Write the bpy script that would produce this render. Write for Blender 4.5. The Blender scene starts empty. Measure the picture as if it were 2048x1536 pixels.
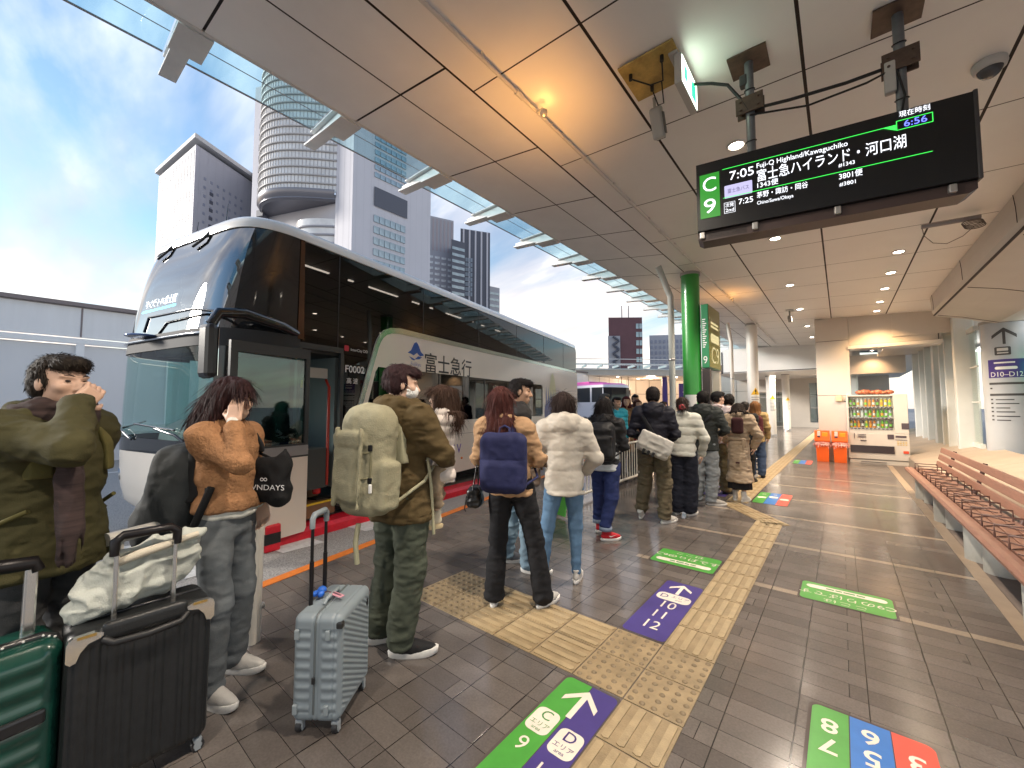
import bpy, bmesh, math, random
import numpy as np
from math import sin, cos, pi, radians, sqrt, atan2
from mathutils import Vector, Matrix
from mathutils.geometry import tessellate_polygon

SC = bpy.context.scene
COL = SC.collection
random.seed(7)

# ------------------------------------------------------------------ camera
cam_d = bpy.data.cameras.new('camera'); cam = bpy.data.objects.new('camera', cam_d); COL.objects.link(cam)
YAW = math.atan(657 / 800); PITCH = math.atan(45 / 800)
cam_d.sensor_width = 36; cam_d.lens = 36 * 800 / 2048
cam_d.clip_start = .05; cam_d.clip_end = 3000
cam.location = (0, 0, 1.5); cam.rotation_euler = (pi / 2 + PITCH, 0, YAW)
SC.camera = cam
# ------------------------------------------------------------------ sky
SUN_EL, SUN_AZ = radians(17), radians(-130)          # azimuth from +Y towards +X
W = bpy.data.worlds.new('World'); SC.world = W; W.use_nodes = True
wn = W.node_tree.nodes; wl = W.node_tree.links; wn.clear()
wo = wn.new('ShaderNodeOutputWorld')
sky = wn.new('ShaderNodeTexSky'); sky.sky_type = 'NISHITA'; sky.sun_disc = False
sky.sun_elevation = SUN_EL; sky.sun_rotation = SUN_AZ; sky.air_density = 1.3; sky.dust_density = .3; sky.ozone_density = 3
bg1 = wn.new('ShaderNodeBackground'); bg1.inputs[1].default_value = .095
wl.new(sky.outputs[0], bg1.inputs[0])
tc = wn.new('ShaderNodeTexCoord'); sep = wn.new('ShaderNodeSeparateXYZ'); wl.new(tc.outputs['Generated'], sep.inputs[0])
zc = wn.new('ShaderNodeMath'); zc.operation = 'MAXIMUM'; wl.new(sep.outputs[2], zc.inputs[0]); zc.inputs[1].default_value = .0
za = wn.new('ShaderNodeMath'); za.operation = 'ADD'; wl.new(zc.outputs[0], za.inputs[0]); za.inputs[1].default_value = .32
dv = wn.new('ShaderNodeVectorMath'); dv.operation = 'DIVIDE'; wl.new(tc.outputs['Generated'], dv.inputs[0])
cmb = wn.new('ShaderNodeCombineXYZ')
for i in range(3): wl.new(za.outputs[0], cmb.inputs[i])
wl.new(cmb.outputs[0], dv.inputs[1])
mp = wn.new('ShaderNodeMapping'); wl.new(dv.outputs[0], mp.inputs[0])
mp.inputs['Rotation'].default_value = (0, 0, radians(35)); mp.inputs['Scale'].default_value = (.75, 1.7, 1); mp.inputs['Location'].default_value = (3.1, 1.35, .4)
ns = wn.new('ShaderNodeTexNoise'); ns.inputs['Scale'].default_value = 1.35; ns.inputs['Detail'].default_value = 7; ns.inputs['Roughness'].default_value = .52; ns.inputs['Distortion'].default_value = .35
wl.new(mp.outputs[0], ns.inputs['Vector'])
# cloud cover grows towards the horizon
hz = wn.new('ShaderNodeMapRange'); wl.new(sep.outputs[2], hz.inputs[0]); hz.inputs[1].default_value = .0; hz.inputs[2].default_value = .75; hz.inputs[3].default_value = .17; hz.inputs[4].default_value = -.06
ad = wn.new('ShaderNodeMath'); ad.operation = 'ADD'; wl.new(ns.outputs[0], ad.inputs[0]); wl.new(hz.outputs[0], ad.inputs[1])
cr = wn.new('ShaderNodeValToRGB'); wl.new(ad.outputs[0], cr.inputs[0])
cr.color_ramp.elements[0].position = .46; cr.color_ramp.elements[1].position = .70
n2 = wn.new('ShaderNodeTexNoise'); n2.inputs['Scale'].default_value = 2.2; n2.inputs['Detail'].default_value = 6
wl.new(mp.outputs[0], n2.inputs['Vector'])
cc = wn.new('ShaderNodeValToRGB'); wl.new(n2.outputs[0], cc.inputs[0])
e = cc.color_ramp.elements; e[0].position = .34; e[0].color = (.23, .25, .32, 1); e[1].position = .76; e[1].color = (1.0, .92, .84, 1)
k = e.new(.50); k.color = (.35, .35, .385, 1)
bg2 = wn.new('ShaderNodeBackground'); bg2.inputs[1].default_value = 1.0
wf = wn.new('ShaderNodeMapRange'); wl.new(sep.outputs[2], wf.inputs[0]); wf.inputs[1].default_value = .08; wf.inputs[2].default_value = .42; wf.inputs[3].default_value = .55; wf.inputs[4].default_value = 0
wm = wn.new('ShaderNodeMix'); wm.data_type = 'RGBA'; wl.new(wf.outputs[0], wm.inputs[0]); wl.new(cc.outputs[0], wm.inputs[6]); wm.inputs[7].default_value = (.62, .53, .42, 1); wl.new(wm.outputs[2], bg2.inputs[0])
mx = wn.new('ShaderNodeMixShader'); wl.new(cr.outputs[0], mx.inputs[0]); wl.new(bg1.outputs[0], mx.inputs[1]); wl.new(bg2.outputs[0], mx.inputs[2])
wl.new(mx.outputs[0], wo.inputs[0])
# ------------------------------------------------------------------ sun (soft, behind cloud)
sd = bpy.data.lights.new('sun', 'SUN'); sd.energy = 1.5; sd.angle = radians(12); sd.color = (1, .93, .84)
sun = bpy.data.objects.new('sun', sd); COL.objects.link(sun)
_d = Vector((sin(SUN_AZ) * cos(SUN_EL), cos(SUN_AZ) * cos(SUN_EL), sin(SUN_EL)))
sun.rotation_euler = _d.to_track_quat('Z', 'Y').to_euler(); sun.location = _d * 60
# ------------------------------------------------------------------ exposure
SC.view_settings.view_transform = 'Standard'; SC.view_settings.look = 'None'
SC.view_settings.exposure = 1.42; SC.view_settings.gamma = 1
SC.render.engine = 'CYCLES'
SC.cycles.use_denoising = True
SC.cycles.max_bounces = 8; SC.cycles.diffuse_bounces = 4; SC.cycles.glossy_bounces = 4; SC.cycles.transparent_max_bounces = 12
SC.cycles.sample_clamp_indirect = 6; SC.cycles.caustics_reflective = False; SC.cycles.caustics_refractive = False

# ------------------------------------------------------------------ materials
MC = {}
def srgb(h):
    h = h.lstrip('#'); v = [int(h[i:i + 2], 16) / 255 for i in (0, 2, 4)]
    return tuple((c / 12.92 if c < .04045 else ((c + .055) / 1.055) ** 2.4) for c in v)
def M(name, col, rough=.5, metal=0., var=None, bump=None, coat=0., emis=0., spec=.5, rvar=None, stretch=None, alpha=None):
    """one procedural material: colour variation by noise (var=(scale, amount)), roughness variation, bump=(scale, strength)"""
    if name in MC: return MC[name]
    if isinstance(col, str): col = srgb(col)
    m = bpy.data.materials.new(name); MC[name] = m; m.use_nodes = True
    nt = m.node_tree; N = nt.nodes; L = nt.links; b = N['Principled BSDF']
    b.inputs['Base Color'].default_value = (*col, 1); b.inputs['Roughness'].default_value = rough; b.inputs['Metallic'].default_value = metal
    b.inputs['Specular IOR Level'].default_value = spec
    b.inputs['Coat Weight'].default_value = coat; b.inputs['Coat Roughness'].default_value = .05
    if emis:
        b.inputs['Emission Color'].default_value = (*col, 1); b.inputs['Emission Strength'].default_value = emis
    if var or bump or rvar:
        t = N.new('ShaderNodeTexCoord'); mpn = N.new('ShaderNodeMapping'); L.new(t.outputs['Object'], mpn.inputs[0])
        if stretch: mpn.inputs['Scale'].default_value = stretch
    if var:
        n = N.new('ShaderNodeTexNoise'); n.inputs['Scale'].default_value = var[0]; n.inputs['Detail'].default_value = 6; n.inputs['Roughness'].default_value = .65
        L.new(mpn.outputs[0], n.inputs['Vector'])
        r = N.new('ShaderNodeMapRange'); L.new(n.outputs[0], r.inputs[0]); r.inputs[1].default_value = .3; r.inputs[2].default_value = .7
        r.inputs[3].default_value = 1 - var[1]; r.inputs[4].default_value = 1 + var[1] * .7
        mul = N.new('ShaderNodeVectorMath'); mul.operation = 'SCALE'; mul.inputs[0].default_value = col; L.new(r.outputs[0], mul.inputs['Scale'])
        L.new(mul.outputs[0], b.inputs['Base Color'])
    if rvar:
        n = N.new('ShaderNodeTexNoise'); n.inputs['Scale'].default_value = rvar[0]; n.inputs['Detail'].default_value = 4
        L.new(mpn.outputs[0], n.inputs['Vector'])
        r = N.new('ShaderNodeMapRange'); L.new(n.outputs[0], r.inputs[0]); r.inputs[1].default_value = .3; r.inputs[2].default_value = .7
        r.inputs[3].default_value = rvar[1]; r.inputs[4].default_value = rvar[2]; L.new(r.outputs[0], b.inputs['Roughness'])
    if bump:
        n = N.new('ShaderNodeTexNoise'); n.inputs['Scale'].default_value = bump[0]; n.inputs['Detail'].default_value = 4
        L.new(mpn.outputs[0], n.inputs['Vector'])
        bp = N.new('ShaderNodeBump'); bp.inputs['Strength'].default_value = bump[1]; bp.inputs['Distance'].default_value = .01
        L.new(n.outputs[0], bp.inputs['Height']); L.new(bp.outputs[0], b.inputs['Normal'])
    return m
def GLASS(name, tint, ior=1.5, rough=0., refl=1.0):
    """thin pane: tinted see-through plus mirror reflection by fresnel"""
    if name in MC: return MC[name]
    m = bpy.data.materials.new(name); MC[name] = m; m.use_nodes = True
    nt = m.node_tree; N = nt.nodes; L = nt.links; N.clear()
    o = N.new('ShaderNodeOutputMaterial'); t = N.new('ShaderNodeBsdfTransparent'); t.inputs[0].default_value = (*tint, 1)
    g = N.new('ShaderNodeBsdfGlossy'); g.inputs['Roughness'].default_value = rough; g.inputs[0].default_value = (refl, refl, refl, 1)
    f0 = ((ior - 1) / (ior + 1)) ** 2
    ge = N.new('ShaderNodeNewGeometry'); dt = N.new('ShaderNodeVectorMath'); dt.operation = 'DOT_PRODUCT'; L.new(ge.outputs['Incoming'], dt.inputs[0]); L.new(ge.outputs['Normal'], dt.inputs[1])
    def mt(op, a, bb=None):
        n = N.new('ShaderNodeMath'); n.operation = op; n.use_clamp = op in ('SUBTRACT',)
        for i, q in enumerate((a, bb)):
            if q is None: continue
            if isinstance(q, (int, float)): n.inputs[i].default_value = q
            else: L.new(q, n.inputs[i])
        return n.outputs[0]
    fr = mt('ADD', mt('MULTIPLY', mt('POWER', mt('SUBTRACT', 1.0, mt('ABSOLUTE', dt.outputs['Value'])), 5.0), 1 - f0), f0)
    x = N.new('ShaderNodeMixShader'); L.new(fr, x.inputs[0]); L.new(t.outputs[0], x.inputs[1]); L.new(g.outputs[0], x.inputs[2]); L.new(x.outputs[0], o.inputs[0])
    return m
def EM(name, col, s):
    if name in MC: return MC[name]
    if isinstance(col, str): col = srgb(col)
    m = bpy.data.materials.new(name); MC[name] = m; m.use_nodes = True
    N = m.node_tree.nodes; b = N['Principled BSDF']; b.inputs['Base Color'].default_value = (.02, .02, .02, 1)
    b.inputs['Emission Color'].default_value = (*col, 1); b.inputs['Emission Strength'].default_value = s; b.inputs['Roughness'].default_value = .4
    return m

# ------------------------------------------------------------------ objects
def tag(o, label=None, cat=None, group=None, kind=None):
    if label: o['label'] = label
    if cat: o['category'] = cat
    if group: o['group'] = group
    if kind: o['kind'] = kind
    return o
def thing(name, label, cat, loc=(0, 0, 0), rz=0., group=None):
    o = bpy.data.objects.new(name, None); COL.objects.link(o); o.empty_display_size = .1
    o.location = loc; o.rotation_euler = (0, 0, rz)
    return tag(o, label, cat, group)
def dup(root, loc, rz, label, group=None):
    r = root.copy(); COL.objects.link(r); r.location = loc; r.rotation_euler = (0, 0, rz); r['label'] = label
    if group: r['group'] = group
    for ch in list(root.children):
        c = ch.copy(); COL.objects.link(c); c.parent = r
        for g in list(ch.children):
            d = g.copy(); COL.objects.link(d); d.parent = c
    return r

class MB:
    """collects shapes; build() links them as ONE mesh object"""
    def __init__(s): s.v = []; s.f = []; s.mi = []; s.sm = []; s.cur = 0; s.T = None
    def add(s, vs, fs, smooth=False):
        b = len(s.v)
        for v in vs:
            v = Vector(v)
            if s.T is not None: v = s.T @ v
            s.v.append(v)
        for f in fs: s.f.append([b + i for i in f]); s.mi.append(s.cur); s.sm.append(smooth)
        return s
    def box(s, c, d, R=None, bev=0.):
        c = Vector(c); x, y, z = d[0] / 2, d[1] / 2, d[2] / 2
        if bev > 0:
            bev = min(bev, x * .98, y * .98, z * .98)
            bm = bmesh.new(); bmesh.ops.create_cube(bm, size=1)
            for v in bm.verts: v.co = Vector((v.co.x * 2 * x, v.co.y * 2 * y, v.co.z * 2 * z))
            bmesh.ops.bevel(bm, geom=list(bm.edges), offset=bev, segments=2, profile=.5, affect='EDGES')
            bm.verts.index_update(); vs = [v.co.copy() for v in bm.verts]; fs = [[v.index for v in f.verts] for f in bm.faces]; bm.free()
        else:
            vs = [Vector((i * x, j * y, k * z)) for i in (-1, 1) for j in (-1, 1) for k in (-1, 1)]
            fs = [(0, 1, 3, 2), (4, 6, 7, 5), (0, 4, 5, 1), (2, 3, 7, 6), (0, 2, 6, 4), (1, 5, 7, 3)]
        if R is not None: vs = [R @ v for v in vs]
        return s.add([c + v for v in vs], fs)
    def cyl(s, a, b, r0, r1=None, n=20, cap=True, smooth=True):
        a = Vector(a); b = Vector(b); r1 = r0 if r1 is None else r1
        d = (b - a).normalized(); u = d.orthogonal().normalized(); w = d.cross(u)
        vs = []
        for p, r in ((a, r0), (b, r1)):
            for i in range(n):
                t = 2 * pi * i / n; vs.append(p + (u * cos(t) + w * sin(t)) * r)
        s.add(vs, [(i, (i + 1) % n, n + (i + 1) % n, n + i) for i in range(n)], smooth)
        if cap:
            s.add(vs[:n], [list(range(n))[::-1]]); s.add(vs[n:], [list(range(n))])
        return s
    def tube(s, pts, r, n=10, closed=False):
        pts = [Vector(p) for p in pts]; rings = []; prev = None; m = len(pts)
        for i, p in enumerate(pts):
            a = pts[(i - 1) % m] if (i or closed) else p; b = pts[(i + 1) % m] if (i < m - 1 or closed) else p
            d = (b - a).normalized()
            if prev is None: u = d.orthogonal().normalized()
            else:
                u = prev - d * prev.dot(d); u = u.normalized() if u.length > 1e-6 else d.orthogonal().normalized()
            prev = u; w = d.cross(u); rr = r[i] if isinstance(r, (list, tuple)) else r
            rings.append([p + (u * cos(2 * pi * k / n) + w * sin(2 * pi * k / n)) * rr for k in range(n)])
        return s.loft(rings, True, not closed, closed)
    def loft(s, rings, closed=True, cap=True, loop=False, smooth=True):
        n = len(rings[0]); vs = [p for r in rings for p in r]; fs = []; m = len(rings)
        for i in range(m if loop else m - 1):
            j2 = (i + 1) % m
            for k in range(n if closed else n - 1):
                fs.append((i * n + k, i * n + (k + 1) % n, j2 * n + (k + 1) % n, j2 * n + k))
        s.add(vs, fs, smooth)
        if cap and closed and not loop:
            s.add(rings[0], [list(range(n))[::-1]]); s.add(rings[-1], [list(range(n))])
        return s
    def prism(s, outline, h0, h1, T=None, holes=()):
        """outline (x,y) list extruded z from h0 to h1, mapped by T(x,y,z)->Vector; holes are (x,y) lists"""
        T = T or (lambda x, y, z: Vector((x, y, z)))
        loops = [list(outline)] + [list(h) for h in holes]
        flat = [p for l in loops for p in l]
        if holes or len(outline) > 4:
            tris = tessellate_polygon([[Vector((p[0], p[1], 0)) for p in l] for l in loops])
        else: tris = [tuple(range(len(outline)))]
        n = len(flat)
        vs = [T(p[0], p[1], h0) for p in flat] + [T(p[0], p[1], h1) for p in flat]
        fs = [tuple(t) for t in tris] + [tuple(i + n for i in t) for t in tris]
        if h0 == h1: return s.add(vs[:n], fs[:len(tris)])
        o = 0
        for l in loops:
            m = len(l)
            for i in range(m): fs.append((o + i, o + (i + 1) % m, n + o + (i + 1) % m, n + o + i))
            o += m
        return s.add(vs, fs)
    def lathe(s, prof, c=(0, 0, 0), n=28, cap=True):
        c = Vector(c); rings = [[c + Vector((r * cos(2 * pi * k / n), r * sin(2 * pi * k / n), z)) for k in range(n)] for r, z in prof]
        return s.loft(rings, True, cap)
    def sphere(s, c, r, n=14, m=9):
        c = Vector(c); r = Vector(r) if not isinstance(r, (int, float)) else Vector((r, r, r))
        rings = []
        for j in range(1, m):
            t = pi * j / m; rings.append([c + Vector((r.x * sin(t) * cos(2 * pi * k / n), r.y * sin(t) * sin(2 * pi * k / n), -r.z * cos(t))) for k in range(n)])
        s.loft(rings, True, False)
        b = len(s.v)
        s.add([c - Vector((0, 0, r.z))] + rings[0], [(0, 1 + (k + 1) % n, 1 + k) for k in range(n)], True)
        s.add([c + Vector((0, 0, r.z))] + rings[-1], [(0, 1 + k, 1 + (k + 1) % n) for k in range(n)], True)
        return s
    def text(s, body, size, T, ax='CENTER', depth=.0, sx=1., wide=0.):
        vs, fs = text_geo(body, size, ax, sx, wide)
        return s.add([T(v[0], v[1], depth) for v in vs], fs)
    def build(s, name, mats, parent=None, auto=True):
        me = bpy.data.meshes.new(name); me.from_pydata([tuple(v) for v in s.v], [], s.f)
        if not isinstance(mats, (list, tuple)): mats = [mats]
        for m in mats: me.materials.append(m)
        me.polygons.foreach_set('material_index', s.mi)
        bm = bmesh.new(); bm.from_mesh(me); bmesh.ops.recalc_face_normals(bm, faces=bm.faces); bm.to_mesh(me); bm.free()
        me.polygons.foreach_set('use_smooth', s.sm)
        me.update()
        o = bpy.data.objects.new(name, me); COL.objects.link(o)
        if parent is not None: o.parent = parent
        return o
_TG = {}
def text_geo(body, size, ax='CENTER', sx=1., wide=0.):
    k = (body, size, ax, sx, wide)
    if k in _TG: return _TG[k]
    cu = bpy.data.curves.new('lettering', 'FONT'); cu.body = body; cu.size = size; cu.align_x = ax; cu.align_y = 'CENTER'; cu.offset = wide
    cu.resolution_u = 3; cu.fill_mode = 'FRONT' if hasattr(cu, 'fill_mode') else None
    o = bpy.data.objects.new('lettering', cu); COL.objects.link(o)
    dg = bpy.context.evaluated_depsgraph_get(); me = bpy.data.meshes.new_from_object(o.evaluated_get(dg))
    r = ([(v.co.x * sx, v.co.y, 0) for v in me.vertices], [tuple(p.vertices) for p in me.polygons])
    bpy.data.objects.remove(o); bpy.data.curves.remove(cu); bpy.data.meshes.remove(me)
    _TG[k] = r; return r
def rrect(w, h, r, n=5, c=(0, 0)):
    out = []
    for (sx, sy, a0) in ((1, 1, 0), (-1, 1, 90), (-1, -1, 180), (1, -1, 270)):
        for i in range(n + 1):
            a = radians(a0 + 90 * i / n); out.append((c[0] + sx * (w / 2 - r) + r * cos(a), c[1] + sy * (h / 2 - r) + r * sin(a)))
    return out
def clip_strip(poly, a, b):
    for s_, lim in ((1, a), (-1, b)):
        out = []
        for i in range(len(poly)):
            p, q = poly[i], poly[(i + 1) % len(poly)]; dp, dq = s_ * (p[0] - lim), s_ * (q[0] - lim)
            if dp >= 0: out.append(p)
            if dp * dq < 0: t_ = dp / (dp - dq); out.append((p[0] + (q[0] - p[0]) * t_, p[1] + (q[1] - p[1]) * t_))
        poly = out
        if len(poly) < 3: return []
    return poly
def wrap(mb, poly, T, z, st=.02):
    """flat convex mark laid round a curved surface in narrow strips"""
    x0, x1 = min(p[0] for p in poly), max(p[0] for p in poly); n = max(1, int((x1 - x0) / st) + 1)
    for i in range(n):
        c = clip_strip(poly, x0 + (x1 - x0) * i / n, x0 + (x1 - x0) * (i + 1) / n)
        if len(c) > 2: mb.prism(c, z, z, T)
def plane_T(o, ux, uy, n):
    o = Vector(o); ux = Vector(ux); uy = Vector(uy); n = Vector(n)
    return lambda x, y, z: o + ux * x + uy * y + n * z
def RZ(a): return Matrix.Rotation(a, 3, 'Z')
# ================================================================== soft shapes: distance fields turned into one smooth surface
_NR = np.random.RandomState(11).rand(32, 32, 32).astype(np.float32)
def vnoise(P):
    i = np.floor(P).astype(np.int32); f = (P - i).astype(np.float32); f = f * f * (3 - 2 * f); i0 = i & 31; i1 = (i + 1) & 31
    x0, y0, z0 = i0.T; x1, y1, z1 = i1.T; fx, fy, fz = f.T
    c = lambda a, b, q: _NR[a, b, q]
    a0 = c(x0, y0, z0) * (1 - fx) + c(x1, y0, z0) * fx; a1 = c(x0, y1, z0) * (1 - fx) + c(x1, y1, z0) * fx
    b0 = c(x0, y0, z1) * (1 - fx) + c(x1, y0, z1) * fx; b1 = c(x0, y1, z1) * (1 - fx) + c(x1, y1, z1) * fx
    return (a0 * (1 - fy) + a1 * fy) * (1 - fz) + (b0 * (1 - fy) + b1 * fy) * fz
def V3(a): return np.array(a, dtype=np.float64)
class Field:
    def __init__(s, lo, hi, vox):
        s.lo = V3(lo); s.vox = vox; s.n = np.maximum(4, np.ceil((V3(hi) - s.lo) / vox).astype(int) + 1)
        s.ax = [s.lo[i] + vox * np.arange(s.n[i]) for i in range(3)]
        s.D = np.full(tuple(s.n), 1., np.float32); s.o = np.zeros(3); s.R = np.eye(3)
    def frame(s, o=(0, 0, 0), R=None):
        s.o = V3(o); s.R = np.eye(3) if R is None else np.array(R, dtype=float); return s
    def _w(s, p): return s.o + s.R @ V3(p)
    def _sl(s, lo, hi):
        a = np.clip(np.floor((lo - s.lo) / s.vox).astype(int), 0, s.n); b = np.clip(np.ceil((hi - s.lo) / s.vox).astype(int) + 1, 0, s.n)
        if (b <= a).any(): return None, None
        sl = tuple(slice(a[i], b[i]) for i in range(3))
        X, Y, Z = np.meshgrid(s.ax[0][sl[0]], s.ax[1][sl[1]], s.ax[2][sl[2]], indexing='ij')
        return sl, np.stack((X, Y, Z), -1)
    def _merge(s, sl, d, k, sub=False):
        a = s.D[sl]; d = d.astype(np.float32)
        if sub:
            d = -d; h = np.maximum(k - np.abs(a - d), 0) / max(k, 1e-6); s.D[sl] = np.maximum(a, d) + h * h * k * .25
        else:
            h = np.maximum(k - np.abs(a - d), 0) / max(k, 1e-6); s.D[sl] = np.minimum(a, d) - h * h * k * .25
        return s
    def capsule(s, a, b, r0, r1=None, k=.02, sub=False):
        r1 = r0 if r1 is None else r1; a = s._w(a); b = s._w(b); m = max(r0, r1) + k + 3 * s.vox
        sl, P = s._sl(np.minimum(a, b) - m, np.maximum(a, b) + m)
        if sl is None: return s
        ab = b - a; t = np.clip(((P - a) @ ab) / max(ab @ ab, 1e-9), 0, 1)
        d = np.linalg.norm(P - a - t[..., None] * ab, axis=-1) - (r0 + (r1 - r0) * t)
        return s._merge(sl, d, k, sub)
    def chain(s, pts, rs, k=.02):
        for i in range(len(pts) - 1): s.capsule(pts[i], pts[i + 1], rs[i] if hasattr(rs, '__len__') else rs, rs[i + 1] if hasattr(rs, '__len__') else rs, k)
        return s
    def ell(s, c, r, k=.02, R=None, sub=False):
        r = V3(r); w = s._w(c); m = r.max() + k + 3 * s.vox
        sl, P = s._sl(w - m, w + m)
        if sl is None: return s
        A = s.R if R is None else s.R @ np.array(R)
        q = (P - w) @ A; k0 = np.linalg.norm(q / r, axis=-1); k1 = np.linalg.norm(q / (r * r), axis=-1)
        return s._merge(sl, k0 * (k0 - 1) / np.maximum(k1, 1e-6), k, sub)
    def rbox(s, c, h, rad, k=.02, R=None, sub=False):
        h = V3(h); w = s._w(c); m = np.linalg.norm(h) + k + 3 * s.vox
        sl, P = s._sl(w - m, w + m)
        if sl is None: return s
        A = s.R if R is None else s.R @ np.array(R)
        q = np.abs((P - w) @ A) - (h - rad)
        d = np.linalg.norm(np.maximum(q, 0), axis=-1) + np.minimum(q.max(-1), 0) - rad
        return s._merge(sl, d, k, sub)
    def spine(s, lv, k=.03, soft=.02):
        """stack of elliptic sections: (z, cx, cy, rx, ry) in frame coordinates, lowest first"""
        lv = np.array(lv, float); z0, z1 = lv[0, 0], lv[-1, 0]
        rm = lv[:, 3:5].max() + np.abs(lv[:, 1:3]).max() + k + 3 * s.vox
        cs = np.array([s._w((x, y, z)) for x in (-rm, rm) for y in (-rm, rm) for z in (z0 - k - .03, z1 + k + .03)])
        sl, P = s._sl(cs.min(0), cs.max(0))
        if sl is None: return s
        q = (P - s.o) @ s.R; z = q[..., 2]
        f = lambda i: np.interp(z, lv[:, 0], lv[:, i])
        rx, ry = f(3), f(4); e = np.sqrt(((q[..., 0] - f(1)) / rx) ** 2 + ((q[..., 1] - f(2)) / ry) ** 2)
        d = (e - 1) * np.minimum(rx, ry) * (.5 + .5 * np.minimum(1, e)); c = np.maximum(z - z1, z0 - z)
        h = np.maximum(soft - np.abs(d - c), 0) / soft; d = np.maximum(d, c) + h * h * soft * .25
        return s._merge(sl, d, k)
    def near(s, band=.05):
        idx = np.nonzero(np.abs(s.D) < band)
        return idx, np.stack([s.ax[i][idx[i]] for i in range(3)], -1)
    def cut(s, fn, k=.0):
        idx, P = s.near(.25); q = (P - s.o) @ s.R; v = fn(q).astype(np.float32); a = s.D[idx]
        if k:
            h = np.maximum(k - np.abs(a - v), 0) / k; s.D[idx] = np.maximum(a, v) + h * h * k * .25
        else: s.D[idx] = np.maximum(a, v)
        return s
    def warp(s, fn, band=.05):
        idx, P = s.near(band); s.D[idx] += fn((P - s.o) @ s.R).astype(np.float32); return s
    def noise(s, amp, freq, ridge=False, seed=0., mask=None):
        f = V3(freq) if hasattr(freq, '__len__') else V3((freq,) * 3)
        def fn(q):
            n = vnoise(q * f + 7.3 + seed) * .65 + vnoise(q * f * 2.1 + 3.1 + seed) * .35
            if ridge: n = 1 - np.abs(2 * n - 1) * 1.6
            v = -amp * (n * 2 - 1)
            return v * mask(q) if mask is not None else v
        return s.warp(fn)
    def mesh(s):
        D = s.D; S = D < 0; n = D.shape
        c = np.zeros((n[0] - 1, n[1] - 1, n[2] - 1), np.uint8)
        for i in (0, 1):
            for j in (0, 1):
                for k in (0, 1): c += S[i:n[0] - 1 + i, j:n[1] - 1 + j, k:n[2] - 1 + k]
        act = np.nonzero((c > 0) & (c < 8)); N = len(act[0])
        if N == 0: return np.zeros((0, 3)), np.zeros((0, 4), int)
        ids = np.full(c.shape, -1, np.int64); ids[act] = np.arange(N)
        acc = np.zeros((N, 3)); cnt = np.zeros(N); co = [(i, j, k) for i in (0, 1) for j in (0, 1) for k in (0, 1)]
        val = {q: D[act[0] + q[0], act[1] + q[1], act[2] + q[2]] for q in co}
        for p in co:
            for ax_ in range(3):
                if p[ax_]: continue
                q = list(p); q[ax_] = 1; q = tuple(q); a, b = val[p], val[q]; m = (a < 0) != (b < 0)
                t = np.where(m, a / np.where(m, a - b, 1), 0); pt = np.zeros((N, 3)); pt += p; pt[:, ax_] = t
                acc[m] += pt[m]; cnt[m] += 1
        v = s.lo + (np.stack(act, -1) + acc / np.maximum(cnt, 1)[:, None]) * s.vox
        fs = []
        for ax_ in range(3):
            o1, o2 = [(1, 2), (2, 0), (0, 1)][ax_]
            sl0 = [slice(1, -1)] * 3; sl1 = [slice(1, -1)] * 3; sl0[ax_] = slice(0, -1); sl1[ax_] = slice(1, None)
            A, B = S[tuple(sl0)], S[tuple(sl1)]; e = np.nonzero(A != B); fl = A[e]
            base = [e[i] + (0 if i == ax_ else 1) for i in range(3)]
            def cell(d1, d2):
                q = list(base); q[o1] = q[o1] - d1; q[o2] = q[o2] - d2; return ids[tuple(q)]
            quad = np.stack((cell(1, 1), cell(0, 1), cell(0, 0), cell(1, 0)), -1)
            quad[~fl] = quad[~fl][:, ::-1]; fs.append(quad)
        f = np.concatenate(fs); f = f[(f >= 0).all(1)]
        return v, f
    def build(s, name, mat, parent=None, off=(0, 0, 0), relax=1):
        v, f = s.mesh()
        if relax and len(f):
            e = np.concatenate([f[:, [0, 1]], f[:, [1, 2]], f[:, [2, 3]], f[:, [3, 0]]])
            for _ in range(relax):
                sm = np.zeros_like(v); ct = np.zeros(len(v)); np.add.at(sm, e[:, 0], v[e[:, 1]]); np.add.at(ct, e[:, 0], 1); np.add.at(sm, e[:, 1], v[e[:, 0]]); np.add.at(ct, e[:, 1], 1)
                v = v * .5 + .5 * sm / np.maximum(ct, 1)[:, None]
        v = v - V3(off)
        me = bpy.data.meshes.new(name); me.vertices.add(len(v)); me.vertices.foreach_set('co', v.astype(np.float32).ravel())
        me.loops.add(f.size); me.loops.foreach_set('vertex_index', f.astype(np.int32).ravel())
        me.polygons.add(len(f)); me.polygons.foreach_set('loop_start', np.arange(0, f.size, 4, dtype=np.int32))
        try: me.polygons.foreach_set('loop_total', np.full(len(f), 4, np.int32))
        except Exception: pass
        me.update(calc_edges=True); me.validate(); me.polygons.foreach_set('use_smooth', np.ones(len(me.polygons), bool))
        me.materials.append(mat)
        o = bpy.data.objects.new(name, me); COL.objects.link(o)
        if parent is not None: o.parent = parent
        return o
    def like(s):
        F = Field.__new__(Field); F.lo = s.lo; F.vox = s.vox; F.n = s.n; F.ax = s.ax; F.D = np.full(s.D.shape, 1., np.float32); F.o = np.zeros(3); F.R = np.eye(3); return F
def band_on(Fj, fn, th=.012, inner=.012):
    """strap lying on a garment: shell of the garment's surface where fn(P) < 0"""
    F = Fj.like(); idx, P = Fj.near(.07); d = Fj.D[idx]
    F.D[idx] = np.maximum(np.maximum(d - th, -d - inner), fn(P).astype(np.float32)); return F
def rot(yaw=0., pitch=0., roll=0.):
    return np.array(Matrix.Rotation(yaw, 3, 'Z') @ Matrix.Rotation(pitch, 3, 'X') @ Matrix.Rotation(roll, 3, 'Y'))
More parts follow.
